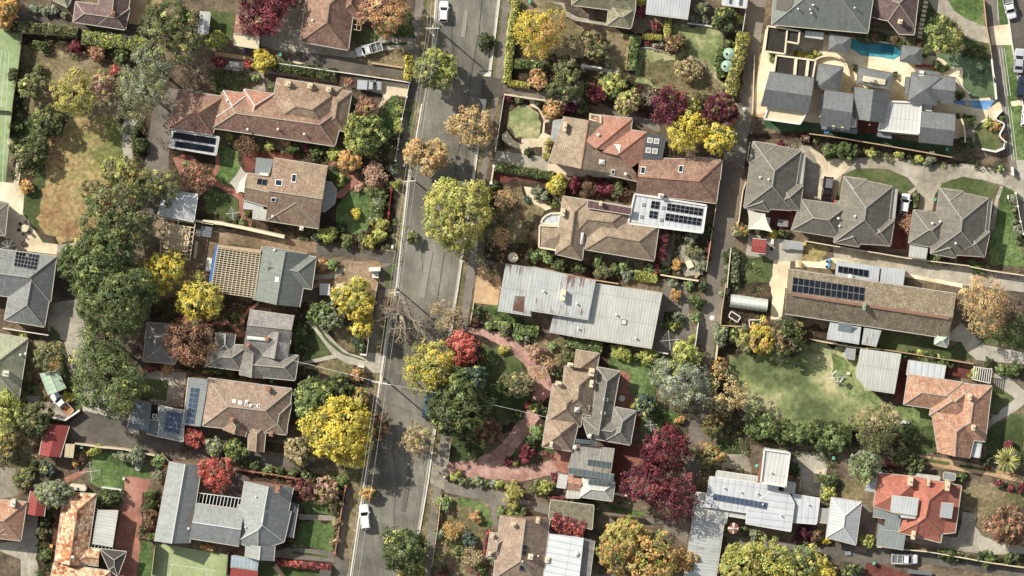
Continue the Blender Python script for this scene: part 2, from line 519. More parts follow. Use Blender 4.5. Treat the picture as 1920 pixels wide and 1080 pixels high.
sheet('path', 'concrete', '00 905,850 1000,870 960,930 950,1080 885,1080 885,930')
sheet('path', 'concrete', '01 885,0 950,0 960,150 895,240')
sheet('driveway', 'lane', 'P 318,165 335,168 322,270 310,330 290,420 262,420 272,300 285,210')
sheet('road', 'asphalt_dark', '00 0,75 250,110 530,170 920,220 1040,240 1050,310 900,290 520,240 200,190 20,150')
sheet('patio', 'sandy', '00 945,0 1190,-40 1120,60 1060,150 1000,180 930,170', 0)
sheet('lawn', 'lawn_dry', '00 1060,-20 1190,-20 1100,120', 0.3)
# ---- top, block 10
sheet('driveway', 'concrete_old', '10 640,60 740,60 705,300 1050,370 1110,360 1170,300 1290,265 1530,280 1525,360 1380,355 1200,390 1130,430 800,400 560,370 420,330 430,200', 0)
sheet('lawn', 'lawn', '10 0,60 230,90 220,280 0,300', 0.3)
sheet('lawn', 'lawn', '10 1090,220 1300,260 1200,330 1080,310', 0.2)
sheet('lawn', 'lawn', '10 1290,310 1480,305 1485,325 1300,335', 0.1)
sheet('lawn', 'lawn_worn', '10 1180,400 1500,360 1480,560 1200,450 1050,440', 0.3)
sheet('lawn', 'lawn', '10 1160,240 1500,60 1540,270 1300,250', 0.4)
sheet('driveway', 'asphalt_dark', '10 670,370 1100,420 1200,470 1460,480 1480,560 980,520 660,440', 0)
sheet('path', 'sandy', '10 100,375 360,410 350,440 90,400', 0)
sheet('patio', 'concrete_old', '10 200,440 300,450 290,515 150,505', 0)
sheet('lawn', 'lawn', '10 60,500 290,520 360,600 330,640 180,650 60,620', 0.3)
sheet('path', 'concrete_old', '10 410,500 480,490 970,560 970,600 480,530 445,530 450,620 460,660 350,650 410,600', 0)
sheet('driveway', 'gravel', '10 1000,550 1120,560 1490,610 1475,700 1370,690 1300,760 1240,830 1300,720 1300,680 1130,640 990,620', 0)
sheet('lawn', 'lawn_bright', '10 1370,700 1420,700 1390,960 1300,1060 1240,1040 1250,850 1320,760', 0.2)
sheet('garden_bed', 'bed', '10 1420,700 1460,710 1410,1080 1200,1080 1300,1060 1390,960', 0.15)
sheet('lawn', 'lawn', '10 1500,740 1543,700 1520,960 1480,960', 0.2)
# ---- block 11 (house with shade sail)
sheet('garden_bed', 'bed', 'P 318,270 720,290 742,340 735,470 590,450 400,425 318,400')
sheet('lawn', 'lawn_bright', '11 80,40 270,90 260,330 200,360 60,290 100,240 130,160', 0.2)
sheet('lawn', 'lawn', '11 60,340 260,440 270,570 30,540 0,430', 0.25)
sheet('path', 'brick_paving', '11 90,100 120,110 125,200 90,290 290,400 300,560 355,575 352,650 330,640 300,600 262,550 262,440 60,320 50,290 95,190', 0)
sheet('patio', 'brick_paving', '01 1250,140 1330,110 1400,130 1420,190 1440,240 1543,300 1543,350 1440,300 1300,260', 0)
sheet('patio', 'red_paving', '11 290,110 400,70 700,130 690,170 400,140 360,250 300,230', 0)
sheet('path', 'brick_paving', '11 850,150 980,170 1100,240 1300,300 1370,330 1360,390 1200,340 1140,300 1010,430 950,430 960,400 1090,290 980,210 860,190', 0)
sheet('lawn', 'lawn_bright', '11 1120,350 1250,400 1240,560 1190,660 1080,690 960,600 980,460 1050,400', 0.2)
sheet('lawn', 'lawn', '11 900,210 990,230 1070,300 980,380 930,330', 0.2)
sheet('driveway', 'site_soil', '11 0,640 150,660 600,710 800,760 1000,780 1340,810 1430,830 1290,880 1060,850 980,850 830,850 430,780 100,760 30,960 -60,1080 -380,1040 -330,880 -60,660', 0.2)
sheet('driveway', 'asphalt_dark', '11 820,760 1000,780 1430,820 1400,900 1300,900 1280,880 1060,852 830,850', 0)
sheet('building_plot', 'site_soil', '01 1130,560 1543,640 1543,1080 1230,1080 1290,870 1150,850', 0.2)
sheet('building_plot', 'site_soil', '11 810,860 1290,890 1270,1080 800,1080', 0.3)
sheet('path', 'concrete_old', '11 800,985 900,980 1010,930 1040,945 960,1010 800,1020', 0)
sheet('lawn', 'lawn', '11 1330,920 1390,900 1360,1080 1310,1080', 0.15)
# ---- block 12 (slate house)
sheet('garden_bed', 'bed', 'P 285,560 690,570 680,720 560,730 390,700 280,690')
sheet('path', 'brick_paving', '12 50,300 100,275 180,280 240,310 275,350 270,260 310,200 400,140 410,160 330,210 300,270 310,390 240,390 230,340 180,305 100,300 60,320', 0)
sheet('lawn', 'lawn', '12 660,300 740,300 760,420 720,520 660,500', 0.2)
sheet('lawn', 'lawn', '12 760,300 940,500 960,520 740,570 720,500', 0.2)
sheet('lawn', 'lawn_worn', '12 930,320 1110,300 1120,500 1050,490 980,430', 0.25)
sheet('lawn', 'lawn_worn', '12 720,600 980,555 1100,590 1100,670 900,670', 0.25)
sheet('driveway', 'concrete', '12 740,280 800,270 870,330 970,440 1060,510 1170,540 1165,605 1060,590 970,545 700,600 690,580 940,520 880,440 800,330', 0)
sheet('lawn', 'lawn', '12 815,310 840,320 920,420 1010,500 1170,560 1165,568 1000,515 900,430', 0.05)
sheet('garden_bed', 'bed', '12 1110,380 1190,390 1180,520 1110,510', 0.15)
# ---- left blocks
sheet('driveway', 'concrete_old', 'P 88,570 150,560 170,680 210,770 260,790 260,830 345,850 350,862 280,850 210,835 160,833 130,828 135,795 160,785 120,640 90,620', 0)
sheet('road', 'asphalt_dark', 'P 160,770 240,790 240,812 340,828 420,842 560,856 600,864 640,870 690,874 660,900 560,880 420,862 330,858 250,850 130,832 132,792', 0)
sheet('lawn', 'lawn', '02 360,320 420,360 470,520 500,640 600,900 560,960 520,860 430,640 400,450', 0.2)
sheet('lawn', 'lawn_worn', '02 200,420 330,400 280,600 340,810 380,900 300,880 150,840', 0.4)
sheet('patio', 'concrete', '02 190,820 290,820 340,870 330,890 200,870', 0)
sheet('driveway', 'concrete_old', '02 290,870 380,860 490,980 440,990 280,960', 0)
sheet('lawn', 'lawn_worn', 'P -20,800 80,810 75,880 -20,880', 0.4)
sheet('patio', 'concrete_old', '03 0,290 110,300 130,500 0,520', 0)
sheet('patio', 'dirt', '03 260,230 370,240 360,360 260,370', 0.2)
sheet('driveway', 'concrete_old', '03 180,640 280,650 290,830 270,1080 150,1080 150,960 0,900 0,840 160,830', 0)
sheet('garden_bed', 'bed', '03 270,650 390,640 370,1080 270,1080')
sheet('lawn', 'lawn_bright', '03 640,160 860,190 1080,290 1090,380 900,360 890,460 700,440 650,400', 0.2)
sheet('path', 'brick_paving', '03 440,380 620,300 650,320 500,400 440,440', 0)
sheet('driveway', 'brick_paving', '03 900,362 1090,380 1055,520 1010,760 1015,900 985,1090 800,1090 830,860 900,460', 0)
sheet('path', 'red_paving', '03 440,420 480,470 400,980 360,1080 380,850 420,600', 0)
sheet('lawn', 'lawn_bright', '03 1020,820 1110,850 1080,1080 1000,1080', 0.15)
sheet('garden_bed', 'bed', '03 1030,470 1160,480 1130,830 1020,820', 0.15)
sheet('patio', 'concrete_old', '02 1120,640 1350,650 1320,900 1100,880 1000,700', 0)
sheet('lawn', 'lawn', '02 1010,690 1220,710 1200,850 990,830', 0.05)
sheet('tennis_court', 'turf_pale', 'P 291,1018 427,1040 422,1100 280,1100', 0)
# ---- block 13
sheet('garden_bed', 'bed', '13 230,320 1050,400 1010,580 930,1010 520,960 560,600 300,350')
sheet('lawn', 'lawn_bright', '13 770,470 900,450 1000,540 990,640 740,630 700,560', 0.2)
sheet('lawn', 'lawn_bright', '13 700,690 960,680 940,860 950,900 660,860 680,760', 0.2)
sheet('path', 'concrete_old', '13 690,630 990,645 985,680 700,672', 0)
sheet('driveway', 'footpath', '13 530,900 640,870 955,905 950,980 520,945', 0)
sheet('lawn', 'lawn', '13 640,900 910,935 905,950 640,915', 0.05)
sheet('garden_bed', 'bed', '13 450,110 610,130 600,200 450,180', 0.1)
sheet('lawn', 'lawn_worn', '13 800,300 1060,290 1160,330 1140,420 820,380', 0.5)
sheet('lawn', 'lawn', '13 400,985 930,1040 920,1090 390,1090', 0.15)
sheet('driveway', 'asphalt_dark', '13 200,350 300,340 330,390 260,640 180,640 210,500 200,420', 0)
# ---- right side, block 20
sheet('garden_bed', 'bed', 'P 955,20 1150,40 1180,60 1380,60 1400,60 1385,210 1240,230 1100,190 952,160')
sheet('lawn', 'lawn_worn', '20 930,20 1100,20 1150,90 1200,140 1280,200 1270,420 1120,400 860,400', 0.3)
sheet('lawn', 'lawn_pale', '20 1460,230 1700,260 1680,500 1430,480', 0.3)
sheet('lawn', 'lawn_worn', '30 0,230 150,270 110,500 0,490', 0.3)
sheet('path', 'concrete_old', '20 930,0 1150,20 1165,80 1240,120 1540,180 1543,200 1230,150 1165,120 1130,40 1050,15 940,10', 0)
sheet('path', 'concrete', '20 1280,470 1543,510 1543,540 1280,495', 0)
sheet('lawn', 'lawn_pale', '30 440,170 800,200 830,300 780,500 850,640 600,700 400,640 200,600 210,350 430,380', 0.3)
sheet('lawn', 'lawn_worn', '30 230,430 480,450 700,460 850,600 800,690 600,700 380,640 220,560', 0.4)
sheet('garden_bed', 'bed', '20 715,690 1150,760 1140,830 1040,1080 660,1080 700,750')
sheet('path', 'gravel', '20 730,680 910,715 1130,735 1130,750 1000,745 935,720 940,750 1000,830 1040,830 1060,870 1010,890 1005,960 1050,980 1050,1080 1000,1080 990,1020 960,1000 900,1050 880,1080 830,1080 750,1050 700,1010 700,970 740,950 780,1010 850,1050 930,1030 990,960 1000,870 960,790 900,765 840,780 905,760 900,725 720,690', 0)
sheet('lawn', 'lawn_pale', 'P 972,198 994,200 1008,212 1015,232 1013,250 1000,265 988,262 975,255 968,262 955,250 950,230 955,210', 0.12)
sheet('path', 'gravel', '21 840,0 1050,0 1040,200 990,200 990,60 940,60 880,70 880,110 840,110', 0)
sheet('garden_bed', 'bed', '20 1010,880 1060,880 1050,960 1010,950', 0.1)
sheet('driveway', 'concrete_old', '21 660,85 1030,135 1030,240 640,185', 0)
sheet('driveway', 'gravel', '21 1030,180 1110,180 1543,270 1543,285 1180,270 1030,240', 0)
sheet('driveway', 'red_paving', '21 640,245 1020,300 1020,360 630,320', 0)
sheet('garden_bed', 'bed', 'P 920,340 1180,340 1180,380 1050,370 1000,480 950,500 905,480')
sheet('lawn', 'lawn_worn', '21 690,330 830,340 860,420 930,480 990,500 900,620 870,760 560,730 560,560 680,480', 0.4)
sheet('path', 'gravel', '21 860,345 910,350 960,430 1060,500 1020,520 930,470 880,410', 0.05)
sheet('patio', 'sandy', '21 525,930 600,930 690,1000 685,1080 505,1080', 0)
sheet('driveway', 'sandy', '22 510,-10 700,-10 665,165 490,145', 0)
sheet('lawn', 'lawn_bright', '22 555,155 680,170 760,230 980,320 640,290 560,260', 0.15)
sheet('garden_bed', 'bed', '21 870,880 1543,930 1543,1060 930,950', 0.2)
sheet('garden_bed', 'bed', '22 470,290 1200,380 1180,600 1040,800 1000,1080 300,1080 330,560')
sheet('lawn', 'lawn_worn', '22 880,400 1140,400 1170,520 1100,600 960,520', 0.4)
sheet('lawn', 'lawn', '22 560,420 700,480 830,560 900,680 920,780 880,860 820,1000 640,1080 590,1080 590,700 540,600', 0.4)
sheet('lawn', 'lawn', '23 330,0 700,0 640,140 480,230 320,250', 0.3)
sheet('lawn', 'lawn', '23 980,0 1080,170 1060,220 930,280 820,300 700,260 860,110', 0.3)
sheet('driveway', 'pink_gravel', '22 470,320 640,350 800,400 930,470 1000,560 1060,680 1050,800 1000,850 960,900 970,980 930,1060 850,1150 760,1260 720,1300 680,1330 900,1320 1040,1290 1100,1230 1140,1200 1220,1215 1205,1330 1100,1370 960,1420 800,1440 600,1420 400,1400 300,1400 310,1300 480,1290 620,1230 720,1130 830,990 900,880 930,800 900,690 850,580 720,460 560,390 460,360', 0.12)
sheet('driveway', 'footpath', '23 285,400 480,430 700,480 850,530 1040,560 1040,640 840,580 700,570 660,570 680,690 640,750 620,600 540,530 280,475', 0)
sheet('lawn', 'lawn_worn', '23 290,490 520,530 610,580 630,740 560,760 580,950 520,1080 200,1070 240,760 330,600', 0.3)
sheet('lawn', 'lawn_bright', '23 380,510 540,540 620,620 610,700 560,720 500,600 400,570', 0.3)
sheet('garden_bed', 'bed', '31 350,640 760,660 700,1080 330,1010')
sheet('patio', 'concrete_old', '31 500,780 560,740 700,840 690,980 560,1000 520,900', 0.1)
sheet('path', 'concrete_old', '31 430,690 490,690 440,940 380,900', 0)
sheet('patio', 'lane', '32 390,0 560,0 600,300 640,420 620,500 440,510 340,480 380,120', 0)
sheet('garden_bed', 'bed', '32 400,220 520,200 560,290 480,350 400,320', 0.1)
sheet('garden_bed', 'bed', '22 1140,400 1543,430 1543,620 1400,600 1400,500 1230,480', 0.2)
sheet('lawn', 'lawn_bright', '32 0,480 340,560 380,640 330,760 340,860 500,960 480,1080 240,1080 230,920 160,860 160,700 60,620 0,620', 0.3)
sheet('patio', 'brick_paving', 'D 1160,320 1280,340 1305,400 1290,560 1330,660 1420,740 1380,800 1290,840 1100,820 1120,560', 0.0)
sheet('patio', 'red_paving', 'D 1370,900 1470,900 1440,1080 1350,1080', 0)
sheet('patio', 'red_paving', '33 40,130 300,130 250,260 150,300 100,420 40,470 20,330', 0)
sheet('patio', 'brick_paving', '33 140,220 280,230 200,290 160,260', 0.1)
sheet('patio', 'brick_paving', 'E 300,380 510,400 470,700 380,690 260,560', 0)
sheet('lawn', 'lawn_bright', '33 0,560 270,620 260,645 0,610', 0.1)
sheet('patio', 'footpath', '33 0,620 260,660 600,700 560,860 400,700 0,690', 0)
# ---- mansion grounds
sheet('patio', 'sandy', '30 1105,370 1195,400 1190,500 1120,520 1110,700 1130,780 1125,850 1035,840 1060,640', 0)
sheet('patio', 'cream_paving', 'P 1435,55 1600,70 1690,110 1800,100 1860,190 1850,225 1800,260 1660,250 1560,240 1440,210 1420,215 1410,200 1430,90', 0)
sheet('patio', 'concrete_old', 'F 610,150 960,260 940,500 520,440 430,490 440,330 600,330', 0)
sheet('patio', 'cream_paving', '40 830,400 900,405 980,470 1010,490 1100,495 1100,620 1150,680 1165,720 1040,715 1040,560 930,540 800,470', 0)
sheet('putting_green', 'putting', '40 880,400 960,380 1100,400 1310,430 1335,700 1165,718 1140,680 1100,620 1100,490 1010,480 960,430', 0)
sheet('putting_green', 'turf_dark', '40 1215,500 1260,505 1255,540 1205,530', 0)
sheet('pool_surround', 'cream_paving', '40 280,270 680,320 650,420 600,460 500,440 360,410 280,350', 0)
sheet('pool_water', 'pool', '40 290,278 655,330 650,402 600,432 500,412 370,403 320,365 285,345', 0)
sheet('pool_water', 'pool_shallow', '40 345,368 400,365 430,372 470,378 520,382 560,380 600,390 640,402 600,428 500,406 380,400', 0.0)
sheet('pond', 'pond', '40 1035,718 1120,728 1330,725 1300,770 1280,795 1180,780 1110,765 1035,745', 0)
sheet('stepping_stones', 'concrete', '40 1115,735 1165,738 1163,776 1113,770', 0)
sheet('patio', 'brick_paving', '40 1320,760 1400,830 1370,840 1290,800', 0)
sheet('patio', 'gravel', '40 1370,730 1390,800 1330,880 1290,850 1280,800 1310,770', 0)
sheet('lawn', 'lawn', '40 1190,900 1240,880 1390,950 1380,1010 1370,1080 1240,1080 1190,1010', 0.2)
sheet('patio', 'concrete_old', '40 1115,900 1180,905 1190,1000 1180,1080 1110,1030', 0)
sheet('artificial_lawn', 'turf_dark', 'H -560,530 0,620 600,660 1050,740 1400,800 1820,840 1820,1000 1300,900 700,790 300,740 -20,700 -560,600', 0)
sheet('artificial_lawn', 'turf_dark', '30 1130,870 1543,890 1543,990 1400,985 1130,920', 0)
sheet('garden_bed', 'bed', 'H -20,715 400,770 800,830 1300,920 1820,1010 1820,1050 1300,960 700,880 -20,760', 0)
sheet('lawn', 'lawn_bright', '40 970,-40 1230,-40 1260,190 1130,140 1040,90', 0.15)
sheet('lawn', 'lawn', '40 790,30 850,20 950,130 900,190 850,290 810,290', 0.15)
sheet('lawn', 'lawn', '40 1090,260 1140,290 1290,320 1310,380 1100,350', 0.15)
sheet('driveway', 'concrete_old', '40 830,-40 970,-40 1040,80 1130,140 1290,200 1295,315 1150,285 1090,240 1000,140 900,80', 0)
sheet('garden_bed', 'bed', '40 330,250 430,230 760,280 800,290 780,340 660,330', 0.1)
sheet('path', 'lane', '40 415,200 770,240 765,285 415,235', 0)
# ---- villas
sheet('garden_bed', 'bed', '31 1010,0 1543,0 1543,-30 1400,-60 1020,-30', 0.1)
sheet('garden_bed', 'bed', '41 -100,-10 0,0 400,60 800,120 1400,210 1400,230 1000,190 600,150 250,150 0,120', 0.15)
sheet('driveway', 'concrete_old', '41 -140,40 0,55 130,150 300,140 560,130 900,190 1130,180 1400,230 1480,260 1543,290 1543,460 1400,340 1240,300 1100,275 960,320 900,400 880,520 780,520 770,360 700,280 560,220 350,210 230,260 190,400 180,450 60,450 -30,440 -140,430', 0)
sheet('driveway', 'gravel', '41 0,55 130,150 230,150 300,200 230,250 190,300 80,290 80,440 50,440 75,210 0,100', 0.2)
sheet('lawn', 'lawn', '41 200,360 250,250 350,215 560,225 680,280 750,350 700,390 640,390 560,330 410,300 240,270 230,440 190,430', 0.1)
sheet('lawn', 'lawn', '41 910,400 950,320 1100,280 1240,300 1360,350 1330,430 1100,400 930,420', 0.1)
sheet('path', 'concrete_old', '41 700,385 760,345 770,365 720,405', 0)
sheet('path', 'concrete_old', '41 1370,340 1400,345 1360,440 1330,660 1290,660 1340,420', 0)
sheet('lawn', 'lawn_bright', '41 1400,345 1480,390 1530,800 1540,930 1300,910 1290,680 1335,660 1370,430', 0.1)
sheet('patio', 'red_paving', '41 610,590 700,600 690,800 570,800 580,770', 0)
sheet('patio', 'red_paving', '31 1165,495 1350,520 1340,660 1180,650', 0)
sheet('patio', 'red_paving', '41 1050,830 1255,860 1250,905 1060,880', 0)
sheet('patio', 'concrete', '31 1020,690 1420,750 1400,880 1300,890 1200,880 995,840', 0)
sheet('patio', 'cream_paving', '31 1200,880 1320,890 1300,1080 1170,1080', 0)
sheet('patio', 'cream_paving', '32 1170,-10 1280,-10 1280,60 1255,270 1170,265 1190,110 1160,100', 0)
sheet('lawn', 'lawn', '31 1000,850 1195,880 1170,1080 980,1080', 0.3)
sheet('garden_bed', 'bed', '32 860,0 1160,0 1190,110 1170,270 1100,300 980,310 820,300 850,100', 0.1)
sheet('lawn', 'lawn_dry', '31 1410,760 1543,770 1543,890 1400,880', 0.3)
sheet('lawn', 'lawn_dry', '41 0,760 140,790 80,880 0,880', 0.3)
sheet('driveway', 'concrete_old', '41 160,780 700,850 1200,920 1290,960 1543,990 1543,1100 1100,1060 690,980 500,940 170,870', 0)
sheet('driveway', 'cream_paving', '41 -110,880 60,890 160,860 500,930 700,975 1100,1050 1100,1080 690,1000 120,940 0,930 -110,930', 0)
sheet('driveway', 'concrete', '41 1360,1010 1543,1020 1543,1110 1350,1090', 0)
# ---- big lawn and right houses
sheet('garden_bed', 'bed', 'P 1340,600 1660,620 1690,680 1640,700 1700,840 1400,830 1330,800')
sheet('lawn', 'lawn_pale', 'P 1370,665 1500,640 1600,660 1610,700 1640,750 1680,770 1720,800 1600,800 1550,800 1400,790 1375,740', 0.5)
sheet('lawn', 'lawn_mid', '42 130,500 330,560 330,680 380,780 600,870 860,900 850,1080 640,1080 560,900 300,850 180,700', 0.4)
sheet('lawn', 'lawn', '42 500,350 890,400 1000,470 1090,430 1200,540 1100,560 640,500 500,460', 0.15)
sheet('lawn', 'lawn', '42 1210,400 1400,300 1543,250 1543,490 1270,450', 0.4)
sheet('driveway', 'concrete', '42 1000,370 1090,290 1200,400 1260,450 1543,505 1543,590 1300,570 1200,560 1130,500 1090,430 1000,415', 0)
sheet('patio', 'red_paving', '42 650,560 700,570 690,870 600,870', 0)
sheet('patio', 'red_paving', '42 980,620 1100,600 1190,630 1170,700 970,670', 0)
sheet('path', 'concrete', '42 1330,660 1430,680 1543,780 1543,880 1480,930 1340,1010 1280,1080 1270,1040 1320,960 1480,840 1340,740 1320,720', 0)
sheet('lawn', 'lawn', '42 1320,740 1480,840 1320,960 1290,860', 0.2)
sheet('lawn', 'lawn', '42 1480,930 1543,890 1543,1100 1280,1100 1340,1020', 0.3)
sheet('lawn', 'lawn', '43 1280,0 1543,0 1543,300 1300,240 1240,100', 0.3)
sheet('driveway', 'sandy', '43 690,190 1050,240 1280,290 1543,360 1543,410 1280,350 1000,310 690,240', 0)
sheet('lawn', 'lawn', '43 690,210 1010,260 1005,280 690,235', 0.05)
sheet('lawn', 'lawn', '43 1075,270 1340,315 1340,335 1075,290', 0.05)
sheet('lawn', 'lawn', '43 620,0 900,0 930,170 860,190 690,180', 0.3)
sheet('lawn', 'lawn_worn', '43 1100,400 1543,440 1543,600 1300,640 1310,800 1240,770 1190,700 1200,620 1100,610', 0.3)
sheet('driveway', 'concrete_old', '43 1100,615 1200,630 1190,720 1240,790 1320,820 1543,870 1543,920 1300,925 1000,890 690,830 680,800 950,790 1060,800 1090,700', 0)
sheet('driveway', 'asphalt_dark', '43 -420,780 0,850 480,870 900,930 1300,1000 1543,1040 1543,1100 900,1000 500,980 480,1090 390,1090 300,980 0,960 -420,1000', 0)
sheet('patio', 'footpath', '43 360,560 400,560 460,650 480,700 470,800 340,800', 0)
sheet('patio', 'red_paving', '43 400,980 480,990 700,1060 960,1090 380,1090', 0.1)
sheet('lawn', 'lawn_worn', '43 210,380 400,400 410,480 400,560 350,540 230,500', 0.3)
sheet('patio', 'concrete_old', '43 -150,180 80,180 120,300 90,440 60,500 -20,500 -170,470', 0)
sheet('garden_bed', 'gravel', '43 10,300 100,310 80,420 20,400', 0.3)
sheet('lawn', 'lawn', '33 790,90 960,100 950,200 820,180', 0.3)
sheet('patio', 'concrete_old', '33 840,200 1000,200 1050,330 820,290', 0)
sheet('patio', 'lane', '33 870,780 1080,820 1543,880 1543,970 1060,900 840,930', 0)

# ---- kerbs, seams, court lines
strip('kerb', 'kerb_stone', 'P 822,-60 810,90 806,110', 0.28, h=0.12)
strip('kerb', 'kerb_stone', 'P 791,195 780,260 766,330 743,540 725,634 703,779 696,820 676,950 657,1080 645,1150', 0.28, h=0.12)
strip('gutter_channel', 'concrete', 'P 825,-60 813,90 795,190 783,260 769,330 746,540 728,634 706,779 699,820 660,1080 648,1150', 0.3)
strip('kerb', 'kerb_stone', 'P 944,-60 919,142', 0.28, h=0.12)
strip('kerb', 'kerb_stone', 'P 911,188 896,283 870,460 860,530 835,696 817,800 803,900 786,1000 765,1150', 0.28, h=0.12)
strip('gutter_channel', 'concrete', 'P 941,-60 916,142', 0.3)
strip('gutter_channel', 'concrete', 'P 908,188 893,283 867,460 857,530 832,696 814,800 783,1000 762,1150', 0.3)
strip('road_seam', 'seam', 'P 905,-20 898,60 885,130 872,220 855,300 848,400 832,480 820,560', 0.08)
sheet('road_patch', 'patch_dark', 'P 850,120 868,122 864,150 846,147', 0)
sheet('road_patch', 'patch_pale', 'P 800,470 812,472 796,560 784,557', 0)
sheet('road_patch', 'patch_dark', 'P 768,860 776,861 760,960 752,958', 0)
sheet('road_patch', 'patch_dark', 'P 740,700 752,702 748,722 737,720', 0)
sheet('road_patch', 'patch_pale', 'P 870,20 878,21 872,70 864,69', 0)
for s_ in ('P 830,150 850,168 872,176 902,182', 'P 795,400 800,440 790,480 794,520', 'P 760,560 775,600 770,650', 'P 735,840 745,900 738,960 741,1010', 'P 850,30 846,70 852,110', 'P 712,980 730,990 748,986', 'P 1345,430 1352,470 1346,520', 'P 1400,60 1396,110 1402,150'):
 strip('road_crack', 'seam', s_, 0.06)
strip('kerb', 'kerb_stone', 'P 1878,-60 1897,80 1915,180 1930,280', 0.3, h=0.12)
sheet('kerb_apron', 'kerb_stone', '20 560,550 615,500 620,555', 0)
sheet('kerb_apron', 'kerb_stone', '20 533,713 585,718 572,780', 0)
for s_ in ('P -20,93 17,96 4,345', 'P -20,93 3,94 -8,220', 'P 11,96 2,200', 'P -20,198 6,200'):
 strip('court_line', 'white_line', s_, 0.07)
for s_ in ('P 309,1056 305,1095', 'P 309,1056 405,1070', 'P 322,1058 316,1095', 'P 388,1068 384,1095', 'P 398,1069 394,1095'):
 strip('court_line', 'white_line', s_, 0.07)
for k_ in range(7):
 strip('verge_edging', 'white_line', 'P %d,%d %d,%d' % (1868 + 0 * k_, -40, 1872, 40) if k_ == 0 else 'P %d,%d %d,%d' % (1873 + (k_ % 3) * 5 + (12 if k_ > 3 else 0), 90 if k_ < 4 else 200, 1885 + (k_ % 3) * 5 + (12 if k_ > 3 else 0), 180 if k_ < 4 else 300), 0.08)

# ================================================================ builders: houses
def clip_poly(poly, f):
 """keep the part of poly where f(p) <= 0 (f linear)"""
 out = []
 n = len(poly)
 for i in range(n):
  a, b = poly[i], poly[(i + 1) % n]
  fa, fb = f(a), f(b)
  if fa <= 1e-9:
   out.append(a)
  if (fa < -1e-9 and fb > 1e-9) or (fa > 1e-9 and fb < -1e-9):
   t = fa / (fa - fb)
   out.append((a[0] + (b[0] - a[0]) * t, a[1] + (b[1] - a[1]) * t))
 return out

def inset(poly, ds):
 n = len(poly)
 lines = []
 for i in range(n):
  a, b = poly[i], poly[(i + 1) % n]
  dx, dy = b[0] - a[0], b[1] - a[1]
  l = math.hypot(dx, dy)
  nx, ny = -dy / l, dx / l
  lines.append((nx, ny, nx * a[0] + ny * a[1] + ds[i]))
 out = []
 for i in range(n):
  n1, n2 = lines[i - 1], lines[i]
  det = n1[0] * n2[1] - n1[1] * n2[0]
  if abs(det) < 1e-6:
   out.append(poly[i])
   continue
  out.append(((n1[2] * n2[1] - n2[2] * n1[1]) / det, (n1[0] * n2[2] - n2[0] * n1[2]) / det))
 return out

for nm_, c_ in (('wall_brick', '9a6a52'), ('wall_cream', 'c9b996'), ('wall_white', 'c9c5ba'), ('wall_grey', '8a8984'), ('wall_dark', '4a4744')):
 plain(nm_, hexc(c_), 0.9, 0.15, 3.0)
plain('ridge_pale', hexc('a59c8a'), 0.85, 0.2, 3)
plain('ridge_terracotta', hexc('a9745c'), 0.85, 0.2, 3)
plain('ridge_brown', hexc('8b7560'), 0.85, 0.25, 3)
plain('ridge_white', hexc('cfcdc6'), 0.6, 0.08, 3)
plain('ridge_grey', hexc('9c9890'), 0.8, 0.15, 3)
plain('gutter', hexc('b9b3a4'), 0.6, 0.15, 3)
plain('gutter_dark', hexc('5c5850'), 0.6, 0.15, 3)
plain('pane', hexc('27353c'), 0.15, 0.1)
plain('timber', hexc('b59a74'), 0.85, 0.2, 2)
plain('timber_pale', hexc('d2c3a2'), 0.85, 0.15, 2)
plain('timber_dark', hexc('5d4a3a'), 0.9, 0.25, 2)
plain('white_paint', hexc('d4d2ca'), 0.6, 0.06)
plain('cream_paint', hexc('d8cba8'), 0.7, 0.08)
plain('soot', hexc('1d1b19'), 0.9)
plain('steel', hexc('8f9294'), 0.4, 0.15, 3, metal=0.6)
_pn = NT('solar_cell')
_uv = _pn.n('ShaderNodeUVMap', uv_map='UVMap').outputs[0]
_pn.out(_pn.ramp(_pn.noise(_pn.n('ShaderNodeNewGeometry').outputs['Position'], 0.6, 2), [(0.3, hexc('16191f')), (0.7, hexc('232a33'))]), 0.22)
MATS['solar_cell'] = _pn.m
plain('solar_blue', hexc('44546a'), 0.22, 0.2, 1)
plain('solar_grey', hexc('4f5a5c'), 0.25, 0.2, 1)
plain('solar_frame', hexc('a4a6a6'), 0.4, 0.05)

